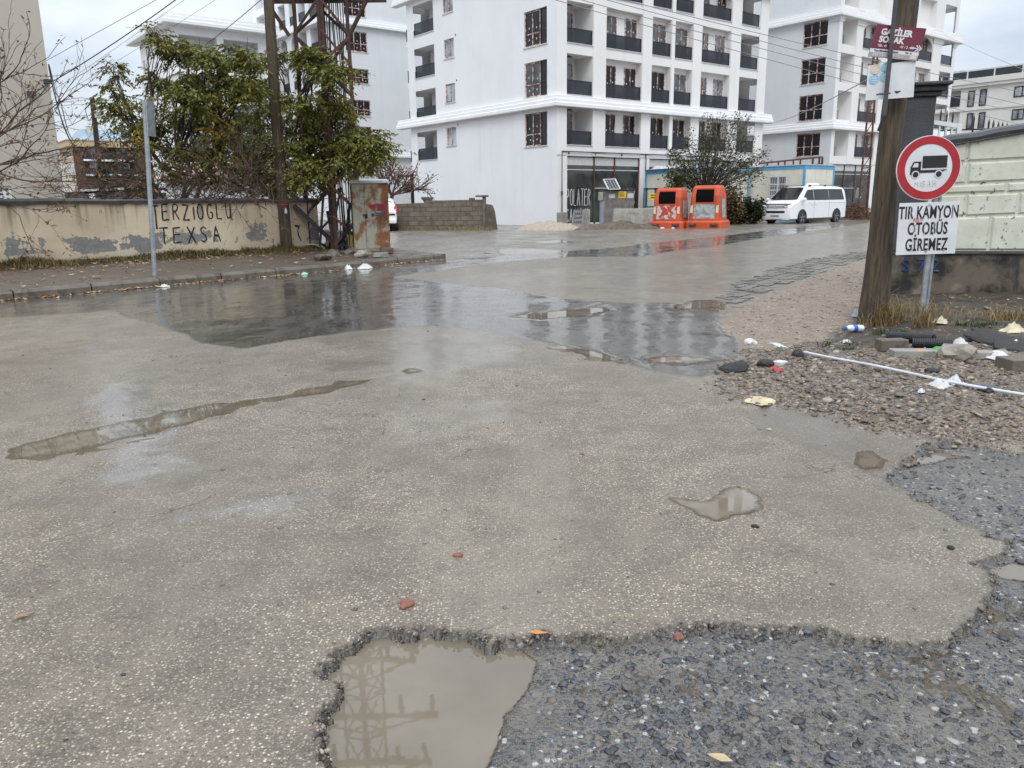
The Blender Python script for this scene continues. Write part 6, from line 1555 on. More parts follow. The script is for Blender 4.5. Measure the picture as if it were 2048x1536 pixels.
for s in (1,-1):
    mb = MB(); mb.add([(-.03,s*.70,.86),(-.03,s*.90,.86),(.10,s*.90,1.26),(.06,s*.78,1.26)],[(0,1,2,3)]); mb.add([(-.03,s*.90,.86),(.22,s*.905,.92),(.28,s*.895,1.22),(.10,s*.90,1.26)],[(0,1,2,3)]); mb.build('tail_light', M['red_plastic'], CR)
    for x in (.75,3.2): mb = MB(); mb.tube([(x,s*.66,.33),(x,s*.90,.33)],.33,20); mb.build('wheel', M['black_rubber'], CR)
    mb = MB(); mb.box(2.3,2.5,min(s*.88,s*1.05),max(s*.88,s*1.05),1.02,1.16); mb.build('wing_mirror', M['black_metal'], CR, bevel=.03)
    mb = MB(); mb.quad((.55,s*.90,1.02),(2.3,s*.90,1.02),(2.15,s*.75,1.5),(.65,s*.75,1.52)); mb.build('side_window', M['car_glass'], CR)
mb = MB(); mb.box(-.13,.1,-.86,.86,.40,.62); mb.build('bumper', M['white_paint'], CR, bevel=.04)
mb = MB(); mb.box(-.075,-.04,-.8,.8,.80,.88); mb.build('tailgate_strip', M['sign_black'], CR)

# ---- grey block wall
def mat_blocks():
    t = NT('concrete_block_wall'); v0 = t.coord((1,1,1), rot=(R_(90),0,0)); v = t.coord(); b = t.n('TexBrick')
    b.inputs['Scale'].default_value=1; b.inputs['Brick Width'].default_value=.62; b.inputs['Row Height'].default_value=.235; b.inputs['Mortar Size'].default_value=.016
    b.inputs['Color1'].default_value=(.20,.165,.125,1); b.inputs['Color2'].default_value=(.15,.125,.098,1); b.inputs['Mortar'].default_value=(.075,.062,.05,1); t.l(v0, b.inputs['Vector'])
    n = t.noise(v, 3, 6); t.base(t.mix(t.ramp(n,.4,.75), b.outputs['Color'], (.085,.07,.055))); t.rough(.85); t.nrm(t.bump(b.outputs['Fac'], -.5, .02)); return t.m
a, b = G(760,461), G(966,459); c = a
BW = thing('block_wall', 'low bare concrete block wall in front of the white apartment flank', 'wall', (a.x,a.y,0), math.atan2((b-a).y,(b-a).x))
wl_ = (b-a).length; h0 = AT(795,407,a.y).z; h1 = AT(966,399,b.y).z
mb = MB(); mb.add([(0,0,-.1),(wl_,0,-.1),(wl_,0,h1),(wl_*.45,0,h1-.02),(wl_*.44,0,h0+.02),(0,0,h0-.05)]+[(0,.25,-.1),(wl_,.25,-.1),(wl_,.25,h1),(wl_*.45,.25,h1-.02),(wl_*.44,.25,h0+.02),(0,.25,h0-.05)],[(0,1,2,3,4,5),(11,10,9,8,7,6)]+[(i,i+6,(i+1)%6+6,(i+1)%6) for i in range(6)])
mb.build('blocks', mat_blocks(), BW)
mb = MB(); z = AT(975,390,b.y).z; mb.box(wl_+.003,wl_+.16,-.06,.3,-.1,z-.1); mb.box(wl_-.35,wl_+.28,-.15,.4,z-.099,z); mb.box(wl_-.7,wl_-.42,-.03,.26,h1-.01,z-.13); mb.build('pier', M['kerb'], BW, bevel=.02)
mb = MB(); mb.add([(wl_+.17,-.1,-.1),(wl_+.75,-.1,-.1),(wl_+.62,-.05,.9),(wl_+.5,0,1.25),(wl_+.17,0,1.3),(wl_+.17,.35,-.1),(wl_+.75,.35,-.1),(wl_+.62,.3,.9),(wl_+.5,.3,1.25),(wl_+.17,.3,1.3)],[(0,1,2,3,4),(9,8,7,6,5),(0,5,6,1),(1,6,7,2),(2,7,8,3),(3,8,9,4)]); mb.build('end_buttress', pm('mossy_render', (.10,.085,.06), .9, .35, 4, .5, 30), BW, bevel=.05)
p = AT(855,405,45); UR = MB(); UR.lathe([(.22,-1.2),(.20,0),(.24,.1),(.34,.2),(.36,.28),(.30,.30)],14); o = UR.build('garden_urn', M['concrete'], None, smooth=True); o.location = (p.x,p.y,p.z); tag(o, 'small concrete urn on a pedestal showing above the block wall', 'urn')
p = AT(826,410,46); SLp = thing('street_lamp', 'slim black lamp post with a flat arm beside the bare red tree', 'street lamp', (p.x,p.y,0))
zt = AT(822,349,46).z; mb = MB(); mb.box(-.09,.09,-.06,.06,-.1,zt); mb.build('post', M['black_metal'], SLp); mb = MB(); mb.box(-.75,-.095,-.10,.10,zt-.14,zt-.02); mb.build('lamp_head', M['black_metal'], SLp)

# ---- heap, slab, kiosk, barrier, gate
def heap(name, px0, px1, pyb, pyt, mat, label, cat, dep=1.2, seed=1, amp=.25, n=28):
    a, b = GS(px0,pyb), GS(px1,pyb); c = (a+b)/2; hw_ = (b-a).length/2; hh = max(.05, AT((px0+px1)/2,pyt,c.y).z-c.z)
    bm = bmesh.new(); bmesh.ops.create_grid(bm, x_segments=n, y_segments=n, size=1)
    xs = np.array([v.co.x for v in bm.verts]); ys = np.array([v.co.y for v in bm.verts]); r = np.sqrt(xs**2+ys**2)
    z = hh*np.clip(1-r**1.6,0,1)*(1+amp*2*fbm(xs,ys,2.5,4,seed))+fbm(xs,ys,9,2,seed+3)*hh*.16*(r<1)-.04*(r>.97)
    for v, q_ in zip(bm.verts, z): v.co = Vector((v.co.x*hw_, v.co.y*dep, float(q_)))
    me = bpy.data.meshes.new(name); bm.to_mesh(me); bm.free(); me.materials.append(mat); o = bpy.data.objects.new(name, me); COL.objects.link(o); o.location = (c.x,c.y,c.z+.0)
    return tag(o, label, cat)
heap('sand_heap', 1040, 1160, 458, 443, pm('pale_sand', (.36,.30,.23), .9, .15, 6, .4, 30), 'low pale sand heap at the corner of the white building', 'heap', 2.2, 3)
heap('soil_heap', 1160, 1330, 458, 441, pm('dark_rubble_soil', (.12,.095,.07), .9, .35, 5, .6, 25), 'dark rubble and soil heap in front of the concrete barrier', 'heap', 1.1, 8, .6)
Y1 = 42.5
def up_at(px, Y): p = AT(px, 430, Y); return Vector((p.x, p.y, 0))
p = up_at(1155, Y1); h = AT(1155,419,Y1).z
mb = MB(); mb.add([(-.32,0,0),(.30,0,0),(.36,.03,h),(-.18,.03,h),(-.32,.3,0),(.30,.3,0),(.36,.2,h),(-.18,.2,h)],[(0,1,2,3),(7,6,5,4),(0,4,5,1),(1,5,6,2),(2,6,7,3),(3,7,4,0)])
SB = thing('stone_slab', 'grey slab with dark scribbles leaning by the shop window corner', 'slab', p); mb.build('slab', pm('grey_slab', (.26,.265,.27), .7, .2, 6, .3, 30), SB)
mb = MB(); 
for i in range(4): scrawl(mb, 'SMAE', lambda x, y: (-.2+x+.02*i,-.005,.25+.22*i+y), .13, .12, .012, .95, .15, i)
mb.build('graffiti', M['dark_metal'], SB)
p = up_at(1172, Y1+.3); mb = MB(); mb.box(-.2,.22,0,.4,0,AT(1172,419,Y1).z); o = mb.build('concrete_post', M['concrete'], None, bevel=.02); o.location = p; tag(o, 'stubby concrete post right of the scribbled slab', 'post')
Yk = 44.5; pL, pR = up_at(1206,Yk), up_at(1268,Yk); hk = AT(1240,381,Yk).z; wk = (pR-pL).length
KK = thing('utility_kiosk', 'dark metal utility kiosk with white and yellow notices in front of the shop', 'kiosk', pL)
mb = MB(); mb.box(0,wk,0,1.3,-.05,hk); mb.build('body', M['olive'], KK, bevel=.02)
mb = MB(); mb.box(-.05,wk+.05,-.06,1.35,hk+.002,hk+.07); 
for i in range(9): mb.box(.12+i*wk/9.5,.30+i*wk/9.5,-.075,-.062,hk+.015,hk+.055)
mb.build('roof', M['dark_metal'], KK)
def kq(px0,px1,py0,py1): a = AT(px0,py0,Yk-.02); b = AT(px1,py1,Yk-.02); return a.x-pL.x, b.x-pL.x, b.z, a.z
for i,(bx,mt_) in enumerate((((1218,1230,388,396),'paper'),((1255,1267,387,396),'paper'),((1237,1252,383,396),'yellow'))):
    x0,x1,z0,z1 = kq(*bx); mb = MB(); mb.box(x0,x1,-.02,-.002,z0,z1); nt_ = mb.build('notice', M[mt_], KK)
    mb = MB()
    for j in range(4): mb.box(x0+.05,x1-.05-.04*(j%2),-.024,-.021,z0+(z1-z0)*(.15+.2*j),z0+(z1-z0)*(.23+.2*j))
    mb.build('print', M['sign_black'] if mt_ == 'yellow' else M['sill'], nt_)
mb = MB(); x0,x1,z0,z1 = kq(1197,1206,384,401); mb.box(x0,x1-.01,-.15,.2,z0,z1); mb.build('meter_box', M['concrete'], KK, bevel=.02)
mb = MB(); xx = (x0+x1)/2+.12; mb.tube([(xx,.1,-.05),(xx,.1,z0-.02)],.16,14); mb.build('pipe', M['steel'], KK)
# solar panel
a, b, c, d = AT(1207,359,Yk+.2), AT(1230,358,Yk+.2), AT(1240,378,Yk-.3), AT(1217,379,Yk-.3)
SPn = thing('solar_panel', 'small tilted solar panel in a silver frame standing on the kiosk roof', 'solar panel', c)
n_ = (b-a).cross(d-a).normalized(); n_ = -n_ if n_.y > 0 else n_
mb = MB(); vs = [v-c for v in (a,b,c,d)]; mb.add(vs+[v-n_*.04 for v in vs],[(0,1,2,3),(7,6,5,4),(0,4,5,1),(1,5,6,2),(2,6,7,3),(3,7,4,0)]); mb.build('cells', pm('solar_cells', (.02,.025,.04), .2, .3, 6), SPn)
mb = MB()
for i in range(4): mb.bar(vs[i]+n_*.01, vs[(i+1)%4]+n_*.01, .07, .05)
mb.build('frame', M['sill'], SPn)
mb = MB()
for i in range(1,4): mb.bar(vs[0].lerp(vs[1],i/4)+n_*.012, vs[3].lerp(vs[2],i/4)+n_*.012, .012, .01)
for i in range(1,5): mb.bar(vs[0].lerp(vs[3],i/5)+n_*.012, vs[1].lerp(vs[2],i/5)+n_*.012, .012, .01)
mb.build('grid_lines', M['sill'], SPn)
mb = MB(); mb.bar((vs[0]+vs[1])/2, Vector(((vs[0].x+vs[1].x)/2, .6, hk+.05-c.z)), .04); mb.build('stand', M['steel'], SPn)
Yb = 42.3; pL, pR = up_at(1226,Yb), up_at(1308,Yb); wb_ = (pR-pL).length; hb = AT(1265,417,Yb).z
CB = MB(); CB.add([(-.05,-.18,0),(wb_,-.18,0),(wb_,0,hb),(.05,0,hb),(-.05,.62,0),(wb_,.62,0),(wb_,.42,hb),(.05,.42,hb)],[(0,1,2,3),(7,6,5,4),(0,4,5,1),(1,5,6,2),(2,6,7,3),(3,7,4,0)])
o = CB.build('concrete_barrier', M['concrete'], None, bevel=.03); o.location = pL; tag(o, 'long grey concrete barrier block left of the orange red bins', 'barrier')
p = up_at(1189,43.2); mb = MB(); mb.tube([(0,0,-.1),(0,0,AT(1189,384,43.2).z)],.05,10); o = mb.build('fence_post', M['green_metal'], None); o.location = p; tag(o, 'lone dark green fence post in front of the shop window', 'post')
Yg = 44; pL, pR = up_at(1286,Yg), up_at(1333,Yg); wg = (pR-pL).length; z1 = AT(1300,376,Yg).z; z0 = AT(1300,414,Yg).z
GT = thing('gate', 'dark green steel gate panel carrying a yellow notice behind the bins', 'gate', pL)
mb = MB()
for x in (0,wg-.06,wg*.12,wg*.5): mb.box(x-.05 if x else 0,x+.06,-.03,.03,0 if x in (0,wg-.06) else z0+.05,z1)
mb.box(.06,wg-.12,-.03,.03,z1-.09,z1-.003); mb.box(.06,wg-.12,-.025,.03,z0-.03,z0+.045); mb.build('frame', M['green_metal'], GT)
a = AT(1299,387,Yg); b = AT(1313,399,Yg); mb = MB(); mb.box(a.x-pL.x,b.x-pL.x,-.06,-.035,b.z,a.z); nt_ = mb.build('notice', M['yellow'], GT)
mb = MB()
for j in range(2): mb.box(a.x-pL.x+.05,b.x-pL.x-.05,-.064,-.061,b.z+.07+.13*j,b.z+.13+.13*j)
mb.build('print', M['sign_black'], nt_)
rock_thing('rubble_stone', 1245, 449, .45, 'brown broken slab in the soil heap before the concrete barrier', 'stone', M['kerb'], .05, .5, None, 71)
rock_thing('rubble_stone', 1262, 446, .38, 'tan broken slab leaning on the concrete barrier', 'stone', pm('tan_stone',(.24,.19,.13),.8,.2,6), .05, .6, None, 72)
mb = MB(); a, b = G(1262,459)+Vector((0,0,.05)), G(1308,450)+Vector((0,0,.16)); mb.bar(a, b, .16, .05); tag(mb.build('plank', M['sign_white'], None), 'pale weathered plank lying from the soil heap to the bins', 'plank')

# ---- site cabins with blue frames
def cabin(px0, pxc, px1, Yc, py_top_c, label, far_len, near_len, winx=None, lean=0):
    c = up_at(pxc, Yc); h = AT(pxc, py_top_c, Yc).z
    o = thing('site_cabin', label, 'site cabin', c, RZU, 'blue framed site cabins')
    # leftP face runs along V3, rightP along U3
    mb = MB(); mb.box(.03,far_len-.03,.03,near_len-.03,.15,h-.03); mb.build('panel', M['cabin'], o)
    mb = MB(); e = .0
    for (x,y) in ((0,0),(far_len-.12,0),(0,near_len-.12),(far_len-.12,near_len-.12)): mb.box(x,x+.12,y,y+.12,0,h-.2)
    mb.box(0,far_len,0,.12,h-.199,h); mb.box(0,far_len,near_len-.12,near_len,h-.199,h); mb.box(0,.12,.121,near_len-.121,h-.199,h); mb.box(far_len-.12,far_len,.121,near_len-.121,h-.199,h)
    mb.box(0.121,far_len-.121,0.01,.1,.02,.16); mb.box(.01,.1,.121,near_len-.121,.02,.16); mb.build('frame', M['blue_frame'], o)
    mb = MB(); mb.box(-.05,far_len+.05,-.05,near_len+.05,h+.002,h+.05); mb.build('roof', M['sill'], o)
    mb = MB()
    y = 1.2
    while y < near_len-.3: mb.box(.018,.029,y-.008,y+.008,.18,h-.22); y += 1.15
    x = 1.2
    while x < far_len-.3: mb.box(x-.008,x+.008,.018,.029,.18,h-.22); x += 1.15
    mb.build('panel_joint', M['sill'], o)
    return o, c, h
C1, c1_, h1_ = cabin(1320,1364,1500,46.5,338,'blue framed site cabin behind the bushy tree, with sheeting on its roof',6.2,2.9)
mb = MB(); q = random.Random(5); vs = []
for i in range(9):
    for j in range(6): vs.append((-.2+1.0*j/5*1.4, .2+i*.33, h1_+.06+q.uniform(0,.22)*(0 < i < 8)*(0 < j < 5)))
mb.add(vs, [(i*6+j,i*6+j+1,(i+1)*6+j+1,(i+1)*6+j) for i in range(8) for j in range(5)]); mb.build('roof_sheet', M['paper'], C1)
mb = MB(); mb.box(-.015,.02,.35,.85,.3,1.5); mb.build('wall_patch', M['sign_black'], C1)
C2, c2_, h2_ = cabin(1503,1604,1700,47.5,330,'blue framed cream site cabin with a barred window right behind the van',3.2,6.6)
def c2uv(px, py): q_ = PLN(px, py, c2_, U3); return (q_-c2_).dot(V3), q_.z
a = c2uv(1540,353); b = c2uv(1572,392)
window(C2, leftP, min(a[0],b[0]), max(a[0],b[0]), b[1], a[1], .02, [M['white_plastic'], M['glass']], 2, rows=(.3,.6), stickers=False)
mb = MB(); u0, u1 = sorted((a[0],b[0]))
for i in range(9): u = u0-.08+(u1-u0+.16)*i/8; mb.bar((-.10,u,b[1]-.1),(-.10,u,a[1]+.1),.018)
for z in (b[1]-.05,(a[1]+b[1])/2,a[1]+.05): mb.bar((-.10,u0-.1,z),(-.10,u1+.1,z),.02)
mb.build('window_bars', M['sill'], C2)
a = c2uv(1525,360); mb = MB(); mb.box(.0,.028,a[0]-.25,a[0]+.1,a[1]-.25,a[1]); mb.build('notice', M['paper'], C2)

# ---- rusty frame, lattice mast, brushwood
Yf = 54; mb = MB()
def ap(px, py): return AT(px, py, Yf)
mb.bar(ap(1518,327),ap(1645,314),.16,.1)
for px in (1535,1557,1570,1587,1601): 
    t_ = ap(px, 327-(px-1518)*.102); mb.bar(Vector((t_.x,t_.y,0)), t_, .11, .08)
for px, w_ in ((1626,.14),(1639,.12),(1645,.12)):
    t_ = ap(px, 315); bt = ap(px-7, 420); mb.bar(Vector((bt.x,bt.y,0)), t_, w_, .1)
mb.bar(ap(1600,332),ap(1645,327),.05)
tag(mb.build('steel_frame', M['rust2'], None), 'rusty steel framework standing behind the cream cabin', 'steel frame')
LM = thing('lattice_mast', 'narrow rusty lattice mast rising beside the wooden pole in front of the far block', 'mast', up_at(1728,52))
b0 = LM.location; mb = MB()
rails = [(AT(1717,405,52),AT(1748,100,52)),(AT(1736,402,52),AT(1756,100,52))]
for a, b in rails: a2 = Vector(a); a2.z = 0; mb.bar(a2-b0, b-b0, .12, .08)
for i in range(14):
    t = i/13; p0, p1 = rails[0][0].lerp(rails[0][1],t), rails[1][0].lerp(rails[1][1],t); mb.bar(p0-b0, p1-b0, .06)
    if i < 13: mb.bar(p0-b0, rails[1][0].lerp(rails[1][1],t+1/13)-b0, .04)
mb.build('lattice', M['rust2'], LM)
BP = thing('brushwood_pile', 'brown brushwood pile behind the van beside the far shop front', 'brush pile', up_at(1706,50))
mb = MB(); q = random.Random(12)
for i in range(520):
    a = q.uniform(0,6.28); r = q.random()**.6; x = 1.35*r*math.cos(a); y = 1.0*r*math.sin(a); z = q.uniform(0,1)*1.0*(1-r*r)+.03
    b = q.uniform(0,6.28); l = q.uniform(.15,.5); mb.tube([(x-l*math.cos(b),y-l*math.sin(b),z+q.uniform(-.1,.12)),(x+q.uniform(-.06,.06),y,z+q.uniform(-.04,.08)),(x+l*math.cos(b),y+l*math.sin(b),max(.02,z+q.uniform(-.15,.15)))],q.uniform(.010,.026),3,False)
mb.build('branches', pm('brown_brushwood', (.13,.065,.04), .85, .45, 3), BP)
mb = MB(); mb.box(-3,6.5,-.15,0,0,.16); o = mb.build('kerb_stone', M['kerb'], None); o.location = up_at(1690,49)+Vector((0,0,0)); o.rotation_euler = (0,0,R_(28)); kind(o,'structure'); o.name = 'far_kerb'
# ---- thin leaning pole far left
p0, p1 = AT(206,395,38), AT(184,195,38); TPo = thing('utility_pole', 'dark leaning utility pole with a round meter standing behind the wall, far left', 'utility pole', Vector((p0.x,p0.y,0)))
mb = MB(); e = p1-Vector((p0.x,p0.y,0)); f_ = (p0-Vector((p0.x,p0.y,0))); mb.tube([Vector((.15,0,0)), f_, e],[.14,.13,.11],8); mb.build('pole', M['bark'], TPo)
mb = MB(); q_ = AT(196,228,37.8)-Vector((p0.x,p0.y,0)); mb.lathe([(.01,-.2),(.14,-.17),(.15,.1),(.1,.2),(.01,.22)],12,q_); mb.build('drum', M['sill'], TPo)
mb = MB(); a = AT(185,203,38)-Vector((p0.x,p0.y,0)); b = AT(170,218,38)-Vector((p0.x,p0.y,0)); mb.bar(a,b,.04); mb.tube([b,AT(176,240,38)-Vector((p0.x,p0.y,0)),AT(186,238,38)-Vector((p0.x,p0.y,0)),AT(182,262,38)-Vector((p0.x,p0.y,0))],.018,4); mb.build('bracket', M['dark_metal'], TPo)
# shed roofs behind the wall at left
p = up_at(168, 50); SD = thing('shed', 'low grey shed with a white post showing over the wall below the brown block', 'shed', p, .2)
zt = AT(168,372,50).z; mb = MB(); mb.box(-1.5,6,0,5,-.1,zt-.45); mb.build('wall', pm('grey_shed_wall', (.26,.27,.28), .7, .1, 2), SD); mb = MB(); mb.add([(-2,-.5,zt-.42),(6.5,-.5,zt-.10),(6.5,5,zt-.10),(-2,5,zt-.42),(-2,-.5,zt-.30),(6.5,-.5,zt+.02),(6.5,5,zt+.02),(-2,5,zt-.30)],[(0,3,2,1),(4,5,6,7),(0,1,5,4),(1,2,6,5),(2,3,7,6),(3,0,4,7)]); mb.build('roof', M['sill'], SD)
mb = MB(); mb.box(.55,.85,-.4,-.15,-.1,zt-.45); mb.build('post', M['white_plastic'], SD)
p = up_at(470, 46); HS = thing('house', 'small house with a striped pale and red tiled roof glimpsed through the tree trunks', 'house', p, .3)
zt = AT(470,318,46).z; mb = MB(); mb.box(-3.5,3.8,0,6,-.1,zt-1.1); mb.build('wall', M['white_dimmed'], HS)
mb = MB(); mb.add([(-4,-.6,zt-1.09),(4.3,-.6,zt-1.09),(4.3,6.5,zt-1.09),(-4,6.5,zt-1.09),(-2,3,zt),(2.3,3,zt)],[(0,1,5,4),(1,2,5),(2,3,4,5),(3,0,4)]); mb.build('roof', pm('pale_red_tile', (.33,.20,.18), .7, .4, 1.2, stretch=(4,.5,1)), HS)
# ================================================================== TREES, WIRES, LITTER
def frames(q, n, down=.35):
    a = q.uniform(0, 6.283, n); z = q.uniform(-.9, .5, n)-down; d = np.stack([np.cos(a), np.sin(a), z], 1); d /= np.linalg.norm(d, axis=1)[:,None]; return d
def pinnate(name, pts, mat, par, seed, length=.36, pairs=6, ll=.10, lw=.034, down=.05, dirs=None):
    """drooping compound leaves: every leaflet a small folded face pair"""
    q = np.random.default_rng(seed); n = len(pts); d = frames(q, n, down) if dirs is None else dirs
    side = np.cross(d, [0,0,1.0]); side /= np.linalg.norm(side, axis=1)[:,None]+1e-9
    L_ = length*q.uniform(.6,1.2,n); V = []; 
    for k in range(pairs*2+1):
        t = (k//2+1)/(pairs+.6); s = 0 if k == pairs*2 else (1 if k % 2 else -1)
        base = pts + d*(L_*t)[:,None] + np.stack([0*L_,0*L_,-.22*L_*t*t],1)
        ld = d*(.55 if s else 1.0) + side*(s*.85) + np.stack([0*L_,0*L_,q.uniform(-.55,.05,n)],1) + q.normal(0,.16,(n,3))
        ld /= np.linalg.norm(ld, axis=1)[:,None]; l = ll*q.uniform(.7,1.25,n)*(1-.35*abs(t-.5)); w_ = np.cross(ld, q.normal(0,1,(n,3))*.6+np.array([0,0,1.])); w_ /= np.linalg.norm(w_, axis=1)[:,None]+1e-9; w_ *= (lw*.5*q.uniform(.8,1.2,n))[:,None]
        tip = base+ld*l[:,None]+np.stack([0*l,0*l,-.18*l],1); mid = base+ld*(l*.42)[:,None]
        V.append(np.stack([base, mid+w_, tip, mid-w_], 1))
    V = np.concatenate(V, 0).reshape(-1,3); F = np.arange(len(V)).reshape(-1,4)
    return np_mesh(name, V, F, mat, par)
def simple_leaves(name, pts, mat, par, seed, ll=.09, lw=.045, down=.2, midx=None):
    q = np.random.default_rng(seed); n = len(pts); d = frames(q, n, down); l = ll*q.uniform(.6,1.3,n)
    w_ = np.cross(d, q.normal(0,1,(n,3))); w_ /= np.linalg.norm(w_, axis=1)[:,None]+1e-9; w_ *= (lw*.5*q.uniform(.7,1.3,n))[:,None]
    V = np.stack([pts, pts+d*(l*.45)[:,None]+w_, pts+d*l[:,None], pts+d*(l*.45)[:,None]-w_], 1).reshape(-1,3)
    mats = mat if isinstance(mat, list) else [mat]
    return np_mesh(name, V, np.arange(n*4).reshape(n,4), mats, par, midx=q.integers(0,len(mats),n))
def bend(a, b, q, sag=.15, n=6):
    a, b = Vector(a), Vector(b); L_ = (b-a).length; o = Vector((q.uniform(-1,1),q.uniform(-1,1),q.uniform(.2,1)))*L_*sag; o2 = Vector((q.uniform(-1,1),q.uniform(-1,1),q.uniform(-1,1)))*L_*sag*.4
    return [a.lerp(b,t)+o*math.sin(math.pi*t)*(1-t*.5)+o2*math.sin(2*math.pi*t) for t in [i/n for i in range(n+1)]]
def crown_tree(name, label, base, Y, blobs, stems, leafmat, seed, dens=1.0, leaf='pin', group=None, lk={}, cat='tree', dy=1.0, trunk_r=.12):
    """stems: picture points where the limbs start; blobs: (px,py,r,density) clumps of foliage"""
    q = random.Random(seed); qn = np.random.default_rng(seed)
    o = thing(name, label, cat, base, 0, group); B = Vector(base); mb = MB(); pts = []; dirs = []
    forks = []
    for (sx, sy, r0) in stems:
        f = AT(sx, sy, Y+q.uniform(-.4,.4))-B; P = bend((q.uniform(-.15,.15),q.uniform(-.15,.15),-.1), f, q, .06, 6); mb.tube(P, [trunk_r*r0*(1-.45*i/6) for i in range(7)], 7); forks.append((f, trunk_r*r0*.55))
    for (px, py, r, dn) in blobs:
        c = AT(px, py, Y+q.uniform(-dy,dy)-(1.5 if px > 592 and Y > 21 and Y < 22 else 0))-B; rad = r*Y/FOC
        f, rr0 = min(forks, key=lambda t: (t[0]-c).length+ (1.5 if t[0].z > c.z+.3 else 0))
        P = bend(f, c, q, .10, 6); mb.tube(P, [max(.010, rr0*.55*(1-.75*i/6)) for i in range(7)], 5)
        for k in range(max(3, int(6+rad*5))):
            e = c+Vector((q.gauss(0,.55),q.gauss(0,.55),q.gauss(0,.5)))*rad; s = P[q.randint(3,6)]
            T = bend(s, e, q, .12, 4); mb.tube(T, [.014,.011,.009,.006,.004], 3, False)
        n = int(dn*dens*(rad/.5)**1.7*62)+8; u = qn.normal(0,1,(n,3)); u /= np.linalg.norm(u,axis=1)[:,None]; u *= (qn.uniform(0,1,n)**.45)[:,None]*rad
        u[:,2] *= .75; pts.append(u+np.array(c))
    mb.build('trunk', M['bark'], o)
    pts = np.concatenate(pts)
    if leaf == 'pin': pinnate('crown', pts, leafmat, o, seed, **lk)
    else: simple_leaves('crown', pts, leafmat, o, seed, **lk)
    return o
T1 = [(305,60,10,1.5),(322,78,16,1.5),(345,92,20,1.3),(380,100,26,1.2),(415,112,30,1.1),(455,112,34,1.1),(492,118,34,1),(440,150,32,1),(385,150,24,1.0),(340,108,16,1.1),(300,150,12,1.2),(318,165,20,1.1),(355,178,30,1),(395,195,36,1),(440,198,40,1),(490,175,40,1),(350,235,34,1),(400,250,44,1),(455,252,46,1),(310,255,26,.9),(285,250,20,.9),(262,258,18,.9),(245,232,16,.9),(228,218,12,1.2),(213,205,9,1.3),(222,178,9,1.3),(227,130,9,1.3),(232,150,6,1.2),(240,195,9,1),(272,215,16,.8),(300,200,15,.8),(290,285,18,.6),(330,290,30,.8),(380,305,36,.8),(430,305,40,.9),(330,335,26,.4),(370,350,30,.35),(425,350,34,.5)]
crown_tree('tree', 'green ash tree left of the wooden pole, sparse shoots leaning left over the wall', G(345,448,.28), 19.5, T1, [(322,330,1.0),(360,320,1.1),(420,340,1.0),(300,300,.7)], M['leaf'], 41, 1.0, dy=.9, lk=dict(length=.40,ll=.125,lw=.046))
T2 = [(520,170,34,1),(530,225,40,1),(505,255,36,1),(545,110,14,1),(560,200,24,1),(590,255,36,1),(545,300,44,1),(500,320,40,1),(600,300,40,1),(635,240,34,1.1),(610,205,28,1),(600,112,18,1.2),(615,102,16,1.2),(640,125,22,1.1),(665,142,22,1.1),(690,140,14,1),(655,190,24,1),(680,215,30,1.1),(700,255,28,1.1),(650,285,36,1),(690,295,32,1.1),(720,272,28,1.2),(745,288,24,1.2),(757,268,14,1.4),(770,300,12,1.6),(735,315,20,1.3),(700,320,26,1.1),(660,325,30,1),(610,345,40,.9),(560,350,42,.9),(510,360,40,.9),(640,360,26,.7),(465,340,36,.7),(480,290,36,.9)]
crown_tree('tree', 'dense green ash tree spreading through and right of the rusty pylon', G(585,462,.28), 21.5, T2, [(560,330,1.0),(600,335,1.1),(640,330,1.0),(520,330,.9)], M['leaf'], 42, 1.05, dy=1.2, lk=dict(length=.42,ll=.13,lw=.048))
T3 = [(470,375,24,1.2),(505,385,24,1.2),(540,375,26,1.2),(590,380,26,1.2),(440,385,18,1)]
crown_tree('shrub', 'brownish green shrub under the ash trees behind the wall, left of the wooden pole', G(510,470,.28), 22.5, T3, [(490,395,.4),(550,395,.4)], M['leaf_olive'], 43, 1.3, leaf='s', cat='shrub', trunk_r=.05, lk=dict(ll=.11,lw=.05))
# bare autumn tree at the left edge
def branchy(o, name, starts, mat, q, depth=4, seglen=.5, spread=.6, up=.1, r0=.03, kids=(2,3), taper=.62):
    mb = MB(); tips = []
    def rec(p, d, r, dep, L_):
        pts = [p]; dd = d.copy(); n = 4
        for i in range(n):
            dd = (dd+Vector((q.gauss(0,.16),q.gauss(0,.16),q.gauss(0,.14)+up*.2))).normalized(); pts.append(pts[-1]+dd*L_/n)
        mb.tube(pts, [max(.0035, r*(1-.4*i/n)) for i in range(n+1)], 5 if r > .02 else 3, False)
        tips.extend([pts[2],pts[3],pts[-1]] if dep <= 1 else [pts[-1]] if dep == 2 else [])
        if dep == 0: return
        for k in range(q.randint(*kids)):
            s = pts[q.randint(1,n)]; nd = (dd+Vector((q.gauss(0,spread),q.gauss(0,spread),q.gauss(0,spread*.8)+up))).normalized(); rec(s, nd, r*taper, dep-1, L_*q.uniform(.6,.9))
        rec(pts[-1], dd, r*.75, dep-1, L_*.8)
    for p, d, r, L_ in starts: rec(Vector(p), Vector(d).normalized(), r, depth, L_)
    mb.build(name, mat, o); return tips
q = random.Random(51); b = G(-110,470,.28)*.0+Vector((AT(-130,430,15.5).x, 15.5, .28))
BT = thing('tree', 'nearly bare autumn tree with thin dark branches reaching in at the far left', 'tree', b)
st_ = []
